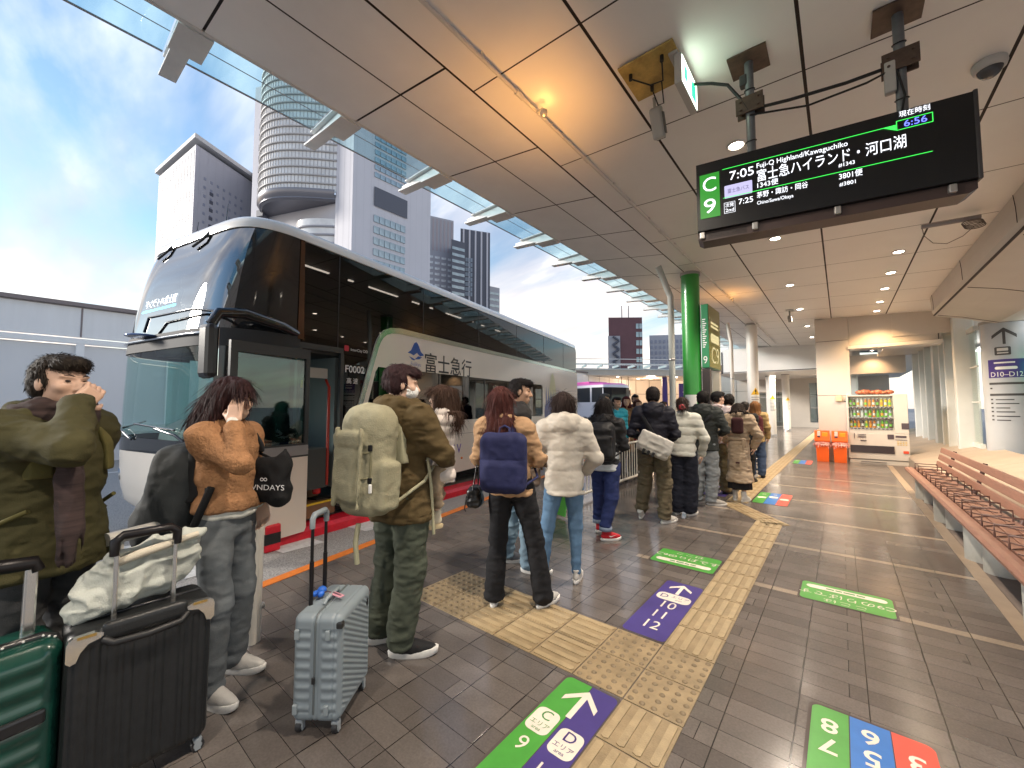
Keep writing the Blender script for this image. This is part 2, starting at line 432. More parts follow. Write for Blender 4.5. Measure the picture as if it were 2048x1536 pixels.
# ================================================================== setting: ground
def floor_material():
    m = bpy.data.materials.new('platform_tiles'); m.use_nodes = True
    N = m.node_tree.nodes; L = m.node_tree.links; b = N['Principled BSDF']
    t = N.new('ShaderNodeTexCoord'); s = N.new('ShaderNodeSeparateXYZ'); L.new(t.outputs['Object'], s.inputs[0])
    def math(op, a, bb=None, clamp=False):
        n = N.new('ShaderNodeMath'); n.operation = op; n.use_clamp = clamp
        for i, q in enumerate((a, bb)):
            if q is None: continue
            if isinstance(q, (int, float)): n.inputs[i].default_value = q
            else: L.new(q, n.inputs[i])
        return n.outputs[0]
    mp = N.new('ShaderNodeMapping'); L.new(t.outputs['Object'], mp.inputs[0]); mp.inputs['Location'].default_value = (.02, -.02, 0)
    br = N.new('ShaderNodeTexBrick'); L.new(mp.outputs[0], br.inputs['Vector'])
    br.inputs['Scale'].default_value = 1; br.inputs['Brick Width'].default_value = .55; br.inputs['Row Height'].default_value = .131
    br.inputs['Mortar Size'].default_value = .0022; br.inputs['Mortar Smooth'].default_value = .3; br.inputs['Bias'].default_value = 0
    br.offset = .37; br.offset_frequency = 2
    br.inputs['Color1'].default_value = (.165, .142, .128, 1); br.inputs['Color2'].default_value = (.112, .096, .087, 1); br.inputs['Mortar'].default_value = (.035, .028, .025, 1)
    # long joints running along the platform
    jx = math('ABSOLUTE', math('SUBTRACT', math('MODULO', math('ADD', s.outputs[0], 20.02 + .1375), .275), .1375))
    jl = math('LESS_THAN', jx, .0026)
    # pale tile bands across the platform every 1.31 m
    md = math('MODULO', math('ADD', s.outputs[1], 1.31 * 20 - 3.965), 1.31)
    band = math('MULTIPLY', math('LESS_THAN', md, .085), math('MULTIPLY', math('GREATER_THAN', s.outputs[1], 3.5), math('GREATER_THAN', s.outputs[0], -1.65)))
    bj = math('GREATER_THAN', math('ABSOLUTE', math('SUBTRACT', md, .0425)), .0395)
    noise = N.new('ShaderNodeTexNoise'); L.new(t.outputs['Object'], noise.inputs['Vector']); noise.inputs['Scale'].default_value = 1.7; noise.inputs['Detail'].default_value = 8; noise.inputs['Roughness'].default_value = .7
    fine = N.new('ShaderNodeTexNoise'); L.new(t.outputs['Object'], fine.inputs['Vector']); fine.inputs['Scale'].default_value = 90; fine.inputs['Detail'].default_value = 3
    mx1 = N.new('ShaderNodeMix'); mx1.data_type = 'RGBA'; L.new(band, mx1.inputs[0]); L.new(br.outputs[0], mx1.inputs[6]); mx1.inputs[7].default_value = (.30, .245, .19, 1)
    jj = math('MAXIMUM', jl, math('MULTIPLY', band, bj))
    mx2 = N.new('ShaderNodeMix'); mx2.data_type = 'RGBA'; L.new(jj, mx2.inputs[0]); L.new(mx1.outputs[2], mx2.inputs[6]); mx2.inputs[7].default_value = (.03, .025, .022, 1)
    r = N.new('ShaderNodeMapRange'); L.new(noise.outputs[0], r.inputs[0]); r.inputs[1].default_value = .3; r.inputs[2].default_value = .7; r.inputs[3].default_value = .72; r.inputs[4].default_value = 1.22
    r2 = N.new('ShaderNodeMapRange'); L.new(fine.outputs[0], r2.inputs[0]); r2.inputs[1].default_value = .3; r2.inputs[2].default_value = .7; r2.inputs[3].default_value = .88; r2.inputs[4].default_value = 1.12
    sc = N.new('ShaderNodeVectorMath'); sc.operation = 'SCALE'; L.new(mx2.outputs[2], sc.inputs[0]); L.new(math('MULTIPLY', r.outputs[0], r2.outputs[0]), sc.inputs['Scale'])
    vo = N.new('ShaderNodeTexVoronoi'); L.new(t.outputs['Object'], vo.inputs['Vector']); vo.inputs['Scale'].default_value = 2.6
    st = N.new('ShaderNodeTexNoise'); L.new(t.outputs['Object'], st.inputs['Vector']); st.inputs['Scale'].default_value = .55; st.inputs['Detail'].default_value = 5
    gum = math('MULTIPLY', math('LESS_THAN', vo.outputs['Distance'], .045), .35)
    sr = N.new('ShaderNodeMapRange'); L.new(st.outputs[0], sr.inputs[0]); sr.inputs[1].default_value = .55; sr.inputs[2].default_value = .68; sr.inputs[3].default_value = 0; sr.inputs[4].default_value = .30
    s2 = N.new('ShaderNodeVectorMath'); s2.operation = 'SCALE'; L.new(sc.outputs[0], s2.inputs[0]); L.new(math('SUBTRACT', 1.0, math('MAXIMUM', gum, sr.outputs[0])), s2.inputs['Scale'])
    L.new(s2.outputs[0], b.inputs['Base Color'])
    # polished and worn patches
    rr = N.new('ShaderNodeMapRange'); L.new(noise.outputs[0], rr.inputs[0]); rr.inputs[1].default_value = .3; rr.inputs[2].default_value = .7; rr.inputs[3].default_value = .26; rr.inputs[4].default_value = .10
    ro = math('MAXIMUM', rr.outputs[0], math('MULTIPLY', math('MAXIMUM', jj, math('SUBTRACT', 1.0, br.outputs[1])), 0.0))
    L.new(ro, b.inputs['Roughness']); b.inputs['Specular IOR Level'].default_value = .62
    bp = N.new('ShaderNodeBump'); bp.inputs['Strength'].default_value = .35; bp.inputs['Distance'].default_value = .004
    hh = math('SUBTRACT', math('MULTIPLY', fine.outputs[0], .12), math('MAXIMUM', jj, br.outputs[1]))
    L.new(hh, bp.inputs['Height']); L.new(bp.outputs[0], b.inputs['Normal'])
    return m
mat_floor = floor_material()
ASPH = M('asphalt', (.41, .395, .375), .8, var=(75, .62), bump=(140, .9))
# edge of the tiled platform towards the bus bay: the orange line
OA, OB = Vector((-3.55, .27)), Vector((-4.37, 4.35))
def o_at(y, off=0): 
    t = (y - OA.y) / (OB.y - OA.y); return OA.x + (OB.x - OA.x) * t + off
mb = MB()
mb.add([(o_at(-3), -3, 0), (3.2, -3, 0), (3.2, 46, 0), (-6, 46, 0), (-6, 11, 0), (o_at(10.6), 10.6, 0)], [(0, 1, 2, 3, 4, 5)])
tag(mb.build('platform_floor', mat_floor), kind='structure')
mb = MB(); mb.add([(-400, -400, -.03), (400, -400, -.03), (400, 400, -.03), (-400, 400, -.03)], [(0, 1, 2, 3)])
tag(mb.build('road', ASPH), kind='structure')
mb = MB()
mb.prism([(o_at(-2.9, -.11), -2.9), (o_at(-2.9), -2.9), (o_at(10.5), 10.5), (o_at(10.5, -.11), 10.5)], -.03, .004)
tag(mb.build('platform_edge_line', M('orange_paint', (.85, .23, .03), .55, var=(14, .18), bump=(150, .15))), kind='structure')
mb = MB()
for k in range(4):      # white bars of a crossing on the bus road
    y = -.4 + k * .95
    mb.prism([(-6.1, y), (-4.55, y + .28), (-4.55, y + .72), (-6.1, y + .44)], -.026, -.025)
mb.prism([(-13.2, -20), (-13.05, -20), (-13.05, 60), (-13.2, 60)], -.026, -.025)
tag(mb.build('road_markings', M('road_paint', (.72, .72, .70), .7, var=(20, .2))), kind='structure')
# red rubber kerb along the bus bay
K0, K1 = Vector((-4.80, 1.83, 0)), Vector((-5.42, 7.6, 0)); kd = (K1 - K0).normalized(); kn = Vector((kd.y, -kd.x, 0))
mb = MB(); mb.prism([(0, 0), (.0, .085), (-.05, .125), (-.30, .125), (-.30, 0)], 0, (K1 - K0).length, lambda x, y, z: K0 + kn * x + Vector((0, 0, y - .03)) + kd * z)
kb = mb.build('rubber_kerb', M('red_rubber', (.62, .012, .03), .45, var=(8, .25)))
tag(kb, 'long red rubber kerb lying along the bus bay', 'kerb')
E0 = K0 - kd * .02
ke = thing('kerb_end_post', 'red and black end block of the kerb beside the white railing', 'kerb end', (E0.x + .02, E0.y, -.03))
mb = MB(); R = RZ(atan2(kd.y, kd.x) - pi / 2); mb.box((0, -.09, .14), (.20, .16, .28), R, .02); mb.build('block', M('red_rubber', (.6, .01, .03)), ke)
mb = MB(); mb.box((.102, -.09, .14), (.01, .165, .11), R); mb.box((.0, -.172, .14), (.2, .01, .11), R); mb.build('reflector_band', M('black_rubber', (.012, .012, .013), .45), ke)
mb = MB(); mb.box((-.01, -.183, .14), (.19, .012, .27), R); mb.build('end_plate', M('white_plate', (.75, .75, .74), .4), ke)

# tactile paving -----------------------------------------------------
TACB = M('tactile_worn_top', (.385, .29, .165), .5, var=(12, .2), bump=(120, .2), rvar=(6, .35, .6))
TAC = M('tactile_yellow', (.315, .232, .128), .55, var=(7, .28), bump=(120, .25), rvar=(6, .4, .65))
TACJ = M('tactile_joint', (.10, .075, .05), .8)
mb = MB(); mb.cur = 0
def tac_tile(mb, x0, y0, kind, rot=False, s=.3, near=True):
    g = .007; h = .004; mb.cur = 0
    mb.box((x0 + s / 2, y0 + s / 2, h / 2), (s - g, s - g, h))
    mb.cur = 1
    if kind == 'bar':
        for i in range(4):
            c = (i + .5) * s / 4
            if rot: mb.prism([(x0 + .02, y0 + c - .018), (x0 + s - .02, y0 + c - .018), (x0 + s - .012, y0 + c), (x0 + s - .02, y0 + c + .018), (x0 + .02, y0 + c + .018), (x0 + .012, y0 + c)], h, h + .005)
            else: mb.prism([(x0 + c - .018, y0 + .02), (x0 + c, y0 + .012), (x0 + c + .018, y0 + .02), (x0 + c + .018, y0 + s - .02), (x0 + c, y0 + s - .012), (x0 + c - .018, y0 + s - .02)], h, h + .005)
    else:
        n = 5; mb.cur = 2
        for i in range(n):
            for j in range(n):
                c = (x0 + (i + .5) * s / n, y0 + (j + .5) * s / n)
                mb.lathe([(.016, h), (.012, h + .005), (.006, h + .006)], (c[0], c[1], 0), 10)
y = -1.0
cells = []
Y0 = 2.015
for k in range(-9, 14):
    yy = Y0 + k * .3
    if yy > 5.95: continue
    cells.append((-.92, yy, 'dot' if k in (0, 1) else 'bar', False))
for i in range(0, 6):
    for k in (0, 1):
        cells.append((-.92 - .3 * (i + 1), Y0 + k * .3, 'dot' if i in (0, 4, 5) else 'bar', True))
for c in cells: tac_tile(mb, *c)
# jog to the left and the far run
for k in range(4):
    mb.T = Matrix.Translation((-.77 - .195 * k * .98 + .02, 6.22 + .245 * k, 0)) @ Matrix.Rotation(radians(38), 4, 'Z'); tac_tile(mb, -.15, -.15, 'bar')
mb.T = None
yy = 7.16
while yy < 34:
    tac_tile(mb, -1.47 + (yy - 7) * .009, yy, 'bar'); yy += .3
tag(mb.build('tactile_paving', [TAC, TACB, M('tactile_shaded_stud', (.225, .165, .095), .6, var=(12, .2))]), kind='structure')  # stud shading painted in as a darker colour

# ================================================================== canopy roof over the platform
CEIL_B = math.tan(radians(2.7)); CEIL_Z0 = 3.982
def cz(x): return CEIL_Z0 - CEIL_B * x
SOF_A = Vector((-2.25, cz(-2.25))); SOF_B = Vector((-3.557, 4.278))
def sz(x): return SOF_A.y + (SOF_B.y - SOF_A.y) * (x - SOF_A.x) / (SOF_B.x - SOF_A.x)
CEILM = M('ceiling_panel', (.86, .845, .82), .42, var=(1.3, .03))
SOFM = M('soffit_panel', (.86, .86, .85), .42, var=(1.1, .06))
JOINT = M('dark_joint', (.03, .02, .017), .7)
WHITE = M('white_steel', (.70, .71, .70), .38, var=(5, .07))
canopy = thing('station_canopy', 'long pale panelled station canopy roof over the platform with glass eaves', 'canopy', (0, 8, 0))
def put(mb, name, mat, root=canopy):
    for v in mb.v: v -= Vector(root.location)
    return mb.build(name, mat, root)
xs = [-2.25, -1.25, -.125, 1.0, 2.125, 3.2]; Ys = []
y = 3.56 - 1.325 * 6
while y < 24: Ys.append(y); y += 1.325
mb = MB()
g = .011
for i in range(len(xs) - 1):
    for j in range(len(Ys) - 1):
        x0, x1 = xs[i] + g, xs[i + 1] - g; y0, y1 = Ys[j] + .006, Ys[j + 1] - .006
        if Ys[j] < 6 and (j % 2 == 1 or True) and Ys[j] > 3.4 and Ys[j] < 4.8: pass
        mb.add([(x0, y0, cz(x0)), (x1, y0, cz(x1)), (x1, y1, cz(x1)), (x0, y1, cz(x0))], [(0, 1, 2, 3)])
put(mb, 'ceiling_panel', CEILM)
mb = MB(); mb.prism([(-2.25, cz(-2.25) + .012), (3.2, cz(3.2) + .012), (3.2, cz(3.2) + .35), (-2.25, cz(-2.25) + .3)], -5, 24.2, lambda x, y, z: Vector((x, z, y)))
put(mb, 'roof_slab', JOINT)
# sloping soffit: two bays of panels
mb = MB(); sx = [-3.557, -2.826, -2.25]; y = .72 - 1.215 * 5; SY = []
while y < 25: SY.append(y); y += 1.215
for i in range(2):
    for j in range(len(SY) - 1):
        x0, x1 = sx[i] + (.0 if i == 0 else .006), sx[i + 1] - .009; y0, y1 = SY[j] + .009, SY[j + 1] - .009
        mb.add([(x0, y0, sz(x0)), (x1, y0, sz(x1)), (x1, y1, sz(x1)), (x0, y1, sz(x0))], [(0, 1, 2, 3)])
put(mb, 'soffit_panel', SOFM)
mb = MB(); mb.prism([(-3.55, sz(-3.55) + .012), (-2.25, cz(-2.25) + .012), (-2.25, cz(-2.25) + .3), (-3.55, sz(-3.55) + .22)], -5.2, 24.2, lambda x, y, z: Vector((x, z, y)))
put(mb, 'eaves_slab', JOINT)
mb = MB(); mb.prism([(-3.585, sz(-3.557) - .004), (-3.556, sz(-3.557) - .004), (-3.556, sz(-3.557) + .24), (-3.585, sz(-3.557) + .24)], -5.2, 24.3, lambda x, y, z: Vector((x, z, y)))
put(mb, 'fascia', WHITE)
# glass eaves with white brackets
GL = GLASS('eaves_glass', (.80, .93, .95), 1.28)
for k in range(-2, 19):
    yb = .67 + 1.215 * k
    mb = MB()
    P = lambda x, z: (x, z)
    zt = lambda x: sz(-3.557) + .02 + .055 * (-3.557 - x)
    mb.prism([(-3.60, zt(-3.6) + .02), (-3.60, zt(-3.6) + .15), (-4.45, zt(-4.45) + .10), (-4.45, zt(-4.45) + .035)], yb - .012, yb + .012, lambda x, y, z: Vector((x, z, y)))
    mb.prism([(-3.60, zt(-3.6) + .0), (-3.60, zt(-3.6) + .02), (-4.46, zt(-4.46) + .035), (-4.46, zt(-4.46) + .015)], yb - .06, yb + .06, lambda x, y, z: Vector((x, z, y)))
    mb.prism([(-3.60, zt(-3.6) - .03), (-3.60, zt(-3.6) - .002), (-3.95, zt(-3.95) - .002), (-3.95, zt(-3.95) - .03)], yb - .085, yb + .13, lambda x, y, z: Vector((x, z, y)))
    mb.prism([(-3.62, zt(-3.62) + .16), (-3.62, zt(-3.62) + .175), (-4.32, zt(-4.32) + .125), (-4.32, zt(-4.32) + .11)], yb - .055, yb + .055, lambda x, y, z: Vector((x, z, y)))
    mb.box((-4.30, yb + .05, zt(-4.3) + .09), (.09, .05, .05), None, .01)
    put(mb, 'eaves_bracket', WHITE)
    mb = MB(); y0, y1 = yb + .064, yb + 1.215 - .064
    mb.prism([(-3.60, zt(-3.6) + .178), (-4.28, zt(-4.28) + .128), (-4.28, zt(-4.28) + .137), (-3.60, zt(-3.6) + .187)], y0, y1, lambda x, y, z: Vector((x, z, y)))
    pn = put(mb, 'glass_pane', GL)
    mb = MB(); mb.tube([(-4.285, y0, zt(-4.28) + .132), (-4.285, y1, zt(-4.28) + .132)], .009, 6)
    mb.tube([(-4.0, y0, zt(-4.0) + .145), (-4.0, y1, zt(-4.0) + .145)], .004, 5)
    put(mb, 'edge_rail', M('grey_steel', (.30, .28, .29), .4), canopy)
# lowered soffit beam on the right with a rounded nose
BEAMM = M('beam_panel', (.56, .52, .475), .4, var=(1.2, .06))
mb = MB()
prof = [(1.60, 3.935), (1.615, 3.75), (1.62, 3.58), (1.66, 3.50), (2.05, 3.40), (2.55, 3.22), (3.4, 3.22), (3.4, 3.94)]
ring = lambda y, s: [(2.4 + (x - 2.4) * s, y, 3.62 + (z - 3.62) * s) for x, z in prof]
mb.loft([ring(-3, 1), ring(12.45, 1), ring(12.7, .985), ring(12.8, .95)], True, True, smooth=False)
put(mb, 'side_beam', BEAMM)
mb = MB()
mb.tube([(1.655, -3, 3.50), (1.655, 12.6, 3.50)], .018, 6)
for yy in np.arange(-.9, 12.5, 2.65):
    mb.tube([(1.597, yy, 3.93), (1.613, yy, 3.75), (1.617, yy, 3.58)], .004, 4)
    mb.tube([(1.70, yy + .2, 3.485), (2.05, yy + .2, 3.396), (2.55, yy + .2, 3.215), (3.2, yy + .2, 3.215)], .005, 4)
put(mb, 'beam_joint', JOINT)
# far bulkhead and its drop above the doors
mb = MB(); mb.box((-1.9, 21.2, 3.55), (4.6, 1.6, 1.1)); put(mb, 'drop_bulkhead', CEILM)
mb = MB(); mb.box((-1.9, 20.39, 3.04), (4.6, .02, .03)); mb.box((-4.19, 20.38, 3.5), (.03, .03, 1.0)); put(mb, 'bulkhead_joint', JOINT)
mb = MB(); mb.box((-1.5, 30, 3.6), (9.4, 16, .1)); put(mb, 'far_ceiling', CEILM)
# white conduit along the ceiling
mb = MB(); 
px = -1.93
mb.tube([(px, -2, cz(px) - .045), (px, 19, cz(px) - .045)], .014, 8)
for yy in np.arange(.2, 18, 1.1):
    mb.cyl((px, yy, cz(px) - .045), (px, yy + .09, cz(px) - .045), .021, n=8); mb.box((px, yy - .4, cz(px) - .03), (.012, .03, .06))
put(mb, 'conduit', M('conduit_grey', (.62, .6, .57), .35))

# ------------------------------------------------------------------ downlights (each lamp warm)
def downlight(x, y, label, power, warm=(1, .87, .72), tilt=0, z=None):
    z = cz(x) if z is None else z
    t = thing('ceiling_downlight', label, 'downlight', (x, y, z), 0, 'round downlights in the canopy ceiling')
    mb = MB(); mb.lathe([(.085, -.002), (.085, -.012), (.066, -.014), (.062, .03)], (0, 0, 0), 24, False); mb.build('trim_ring', M('lamp_ring', (.8, .78, .74), .3), t)
    mb = MB(); mb.lathe([(.0005, -.006), (.061, -.006)], (0, 0, 0), 24, True); mb.build('lamp_face', EM('lamp_glow', warm, 14), t)
    ld = bpy.data.lights.new('downlight_lamp', 'SPOT'); ld.energy = power; ld.color = warm; ld.spot_size = radians(125); ld.spot_blend = .8; ld.shadow_soft_size = .06
    l = bpy.data.objects.new('downlight_lamp', ld); COL.objects.link(l); l.parent = t; l.location = (0, 0, -.05)
    return t
o9 = 'round warm downlight in the ceiling '
LP = 150
downlight(-.69, 4.24, o9 + 'glowing right beside the near sign pole', LP)
downlight(-.67, 7.02, o9 + 'just below the departure board', LP)
for y, w in ((8.66, 'first of the row leading to the vending machine'), (9.94, 'second of the row leading to the vending machine'), (11.22, 'third of the row leading to the vending machine'), (12.56, 'fourth of the row, near the vending wall'), (13.72, 'last of the row, washing the vending wall')):
    downlight(.79, y, o9 + w, LP * (.95 if y < 12 else .65), (1, .62, .30) if y > 13 else (1, .76, .50))
for y, w in ((9.97, 'nearest of the row over the yellow paving'), (12.62, 'second of the row over the yellow paving'), (15.45, 'third of the row beside the vending pillar'), (18.02, 'last of the row before the far bulkhead')):
    downlight(-.73, y, o9 + w, LP)
for x, y, w in ((-.70, 1.45, 'added out of view as fill, behind the departure board, over the near paving'), (-.70, -1.35, 'added out of view as fill, rearmost over the near paving'), ):
    if x > -1: downlight(x, y, o9 + w, LP)  # extra lamps out of view, added as fill light
for x, y, w in ((-2.2, 23.6, 'beyond the far bulkhead, nearest'), (-2.2, 27.5, 'beyond the far bulkhead, middle'), (-1.2, 31.5, 'beyond the far bulkhead, before the end wall')):
    downlight(x, y, o9 + w, LP * 4, z=3.54)
# added lamps and housings that put an amber glow on the ceiling
def uplight(x, y, label, power):
    t = thing('added_uplight', label, 'uplight', (x, y, cz(x) - .10))
    mb = MB(); mb.lathe([(.008, -.035), (.028, -.03), (.032, .0), (.03, .008)], (0, 0, 0), 16, False); mb.box((-.04, 0, .03), (.07, .02, .02), None, .004); mb.build('housing', M('added_housing', (.5, .48, .44), .4, .3), t)
    mb = MB(); mb.lathe([(.0005, .004), (.028, .004)], (0, 0, 0), 20, True); mb.build('lamp_face', EM('added_amber_glow', (1, .5, .12), 10), t)
    ld = bpy.data.lights.new('added_uplight_lamp', 'SPOT'); ld.energy = power; ld.color = (1, .45, .11); ld.spot_size = radians(140); ld.spot_blend = 1; ld.shadow_soft_size = .12
    l = bpy.data.objects.new('added_uplight_lamp', ld); COL.objects.link(l); l.parent = t; l.location = (.05, 0, -.8); l.rotation_euler = (pi, radians(-22), 0)
    return t

uplight(-1.84, 2.66, 'added small amber uplight by the conduit washing the near ceiling panels', 14)
uplight(-1.84, 10.2, 'added small amber uplight by the conduit washing the far ceiling panels', 12)
cb = thing('ceiling_camera', 'small security camera on a pale ceiling bracket beyond the green sign', 'camera', (-.95, 12.6, cz(-.95)))
mb = MB(); mb.box((0, 0, -.02), (.16, .10, .03), None, .006); mb.box((.16, 0, -.05), (.30, .04, .03), None, .006); mb.build('bracket', WHITE, cb)
mb = MB(); mb.cyl((0, 0, -.03), (0, 0, -.20), .022, n=10); mb.box((0, .0, -.24), (.09, .22, .10), Matrix.Rotation(radians(-20), 3, 'X'), .02); mb.build('housing', M('camera_grey', (.30, .29, .27), .4), cb)
# ------------------------------------------------------------------ columns and pipes
COLW = M('white_column', (.72, .69, .64), .3, var=(3, .05), coat=.3)
GREEN = M('green_paint', (.035, .30, .045), .28, var=(2, .08), coat=.4)
PURPLE = M('purple_paint', (.055, .03, .22), .4)
def column(x, y, r, ztop, mat, label, base=None, loc_z=0.):
    t = thing('round_column', label, 'column', (x, y, loc_z))
    mb = MB(); mb.cyl((0, 0, .0), (0, 0, ztop), r, n=40); mb.build('shaft', mat, t)
    mb = MB(); mb.lathe([(r + .012, ztop - .06), (r + .012, ztop - .0)], (0, 0, 0), 40, False); mb.build('collar', M('collar_grey', (.35, .34, .32), .5), t)
    if base: mb = MB(); mb.lathe([(r + .012, .0), (r + .012, base), (r + .001, base + .005)], (0, 0, 0), 40, False); mb.build('base_ring', M('steel_base', (.45, .44, .43), .3, .8), t)
    return t
green_col = column(-2.18, 8.1, .165, cz(-2.18), GREEN, 'tall glossy green round column with a white notice among the queue')
mb = MB(); mb.prism([(.17 * cos(a), .17 * sin(a)) for a in np.linspace(-2.2, -.9, 8)] + [(.172 * cos(a), .172 * sin(a)) for a in np.linspace(-.9, -2.2, 8)], 1.15, 1.72); mb.build('notice', M('paper', (.8, .8, .78), .6), green_col)
def warn_col(x, y, r, label, z=4.0):
    t = column(x, y, r, z, COLW, label, .12)
    T = lambda X, Y, Z: Vector(((r + .003 + Z) * sin(X / r + .55), -(r + .003 + Z) * cos(X / r + .55), Y))
    def curved(poly, mat, nm, z=0.):
        mb = MB(); mb.prism(poly, z, z, T); mb.build(nm, mat, t)
    mb = MB(); wrap(mb, [(-.13, 1.86), (.13, 1.86), (.0, 2.08)], T, 0); mb.build('warning_triangle', M('warning_yellow', (.75, .45, .02), .5), t)
    mb = MB(); wrap(mb, [(-.018, 1.93), (.018, 1.93), (.022, 2.02), (-.022, 2.02)], T, .002); wrap(mb, [(-.015, 1.885), (.015, 1.885), (.015, 1.91), (-.015, 1.91)], T, .002); mb.build('warning_mark', M('black_print', (.01, .01, .01), .5), t)
    mb = MB()
    for k in range(8): wrap(mb, [(-.12, 1.80 - .07 * k), (.12 - .03 * (k % 3), 1.80 - .07 * k), (.12 - .03 * (k % 3), 1.77 - .07 * k), (-.12, 1.77 - .07 * k)], T, 0)
    mb.build('notice_lines', M('grey_print', (.32, .31, .30), .6), t)
    return t
warn_col(-2.08, 14.3, .155, 'white round column with a yellow warning triangle nearest behind the green sign', cz(-2.08))
warn_col(-2.72, 23.9, .20, 'white round column with a yellow warning triangle, left of the far pair', 3.05)
warn_col(-2.60, 29.8, .20, 'white round column with a yellow warning triangle, right of the far pair', 3.5)
def downpipe(x, y, label, mat, top, elbow):
    t = thing('drain_pipe', label, 'drain pipe', (x, y, 0))
    mb = MB(); mb.tube([(0, 0, 0), (0, 0, 1.5), (0, 0, top), (elbow[0] * .15, elbow[1] * .15, top + .06), (elbow[0], elbow[1], top + elbow[2])], .052, 14); mb.build('pipe', mat, t)
    mb = MB()
    for z in (.9, 2.3): mb.lathe([(.056, z), (.06, z + .01), (.06, z + .03), (.056, z + .04)], (0, 0, 0), 16, False)
    mb.build('clamp', M('steel_base', (.45, .44, .43)), t)
    return t
downpipe(-2.27, 7.2, 'grey white drain pipe rising in front of the green column', M('pipe_grey', (.47, .49, .46), .4), 3.45, (-.12, -.25, .5))
downpipe(-2.45, 13.2, 'white drain pipe left of the warning column behind the green sign', M('pipe_white', (.66, .63, .58), .4), 3.4, (-.1, .1, .6))
# big round column on the right with direction notice
rc = column(2.72, 13.02, .35, 3.30, M('blue_white_column', (.44, .48, .53), .3, var=(2, .05)), 'broad white column with arrow and purple bay notice behind the bench')
Rr = .35
def TC(u0):
    return lambda X, Y, Z: Vector(((Rr + .003 + Z) * sin(X / Rr + u0), -(Rr + .003 + Z) * cos(X / Rr + u0), Y))
T = TC(radians(-15))
DK = M('dark_print', (.06, .06, .065), .5); WP = M('white_print', (.8, .8, .8), .5)
mb = MB()
dz = .09
wrap(mb, [(-.02, 2.78), (.02, 2.78), (.02, 3.07), (-.02, 3.07)], T, 0)
for q in (-1, 1): wrap(mb, [(0, 3.12), (q * .17, 2.97), (q * .17, 2.90), (0, 3.05)], T, .001)
wrap(mb, rrect(.22, .17, .02, c=(-.03, 2.64)), T, 0)
mb.build('arrow_mark', DK, rc)
mb = MB(); wrap(mb, rrect(.15, .06, .01, c=(-.03, 2.67)), T, .002); wrap(mb, rrect(.15, .025, .005, c=(-.03, 2.60)), T, .002); mb.build('bus_mark', M('pale_print', (.6, .6, .6), .5), rc)
mb = MB(); wrap(mb, [(-.26, 2.09), (.26, 2.09), (.26, 2.47), (-.26, 2.47)], T, 0); mb.build('bay_notice', PURPLE, rc)
mb = MB(); mb.text('D10–D12', .14, lambda x, y, z: T(x, y + 2.155, z), depth=.004, sx=.80); wrap(mb, rrect(.3, .06, .028, c=(0, 2.29)), T, .004); wrap(mb, [(-.16, 2.385), (.12, 2.385), (.12, 2.415), (-.16, 2.415)], T, .004); mb.build('lettering', WP, rc)
mb = MB()
for yy in (1.95, 1.72): wrap(mb, [(-.26, yy), (.26, yy), (.26, yy + .045), (-.26, yy + .045)], T, 0)
for k, yy in enumerate((1.86, 1.63, 1.55, 1.46, 1.38, 1.29, 1.21)):
    wrap(mb, [(-.25, yy), (-.21, yy), (-.21, yy + .03), (-.25, yy + .03)], T, 0)
    if k: wrap(mb, [(-.17, yy), (.02 + .06 * (k % 3), yy), (.02 + .06 * (k % 3), yy + .02), (-.17, yy + .02)], T, 0)
mb.build('notice_lines', DK, rc)
# ================================================================== right side: pillar wall, glazed front, furniture
WALLP = M('wall_panel', (.60, .55, .49), .38, var=(1.0, .05))
w = thing('panel_pillar', 'beige panelled wall pillar behind the two orange bins', 'wall', (-.14, 14.72, 0))
mb = MB()
for z0, z1 in ((0, 1.80), (1.812, 3.33), (3.342, 3.98)): mb.box((0, 0, (z0 + z1) / 2), (.73, .84, z1 - z0), None, .004)
mb.build('panel', WALLP, w)
mb = MB(); mb.box((0, 0, 2), (.70, .81, 3.96)); mb.build('core', JOINT, w)
mb = MB(); mb.box((.10, -.455, 1.72), (.14, .07, .16), None, .015); mb.build('junction_box', M('cream_plastic', (.62, .5, .33), .4), w)
mb = MB(); mb.tube([(.17, -.44, 1.66), (.25, -.43, 1.64), (.31, -.43, 1.6), (.345, -.43, 1.45), (.35, -.43, .8), (.345, -.43, .1)], .009, 6); mb.build('cable', M('cable_dark', (.12, .09, .08), .5), w)
w = thing('lintel_wall', 'beige wall over the vending machine lit amber by a downlight', 'wall', (1.1, 14.6, 3.1))
mb = MB(); mb.box((0, 0, .47), (1.74, .55, .80), None, .004); mb.build('panel', WALLP, w)
mb = MB(); mb.box((.0, -.02, .02), (1.80, .62, .09)); mb.build('trim', M('trim_white', (.68, .66, .62), .35), w)
mb = MB(); mb.box((.83, -.283, .46), (.014, .012, .78)); mb.box((0, -.283, .068), (1.74, .012, .014)); mb.build('joint', JOINT, w)
w = thing('lintel_wall', 'second lit lintel wall seen through the glazed opening above the vending machine', 'wall', (1.0, 20.2, 2.72))
mb = MB(); mb.box((0, 0, .36), (1.7, .4, .70), None, .004); mb.build('panel', WALLP, w)
downlight(.95, 19.6, 'small downlight deeper inside, over the second lintel', 45, (1, .6, .3), z=3.55)
downlight(.9, 17.6, 'small downlight seen through the glazed opening', 30, (1, .7, .45), z=3.55)
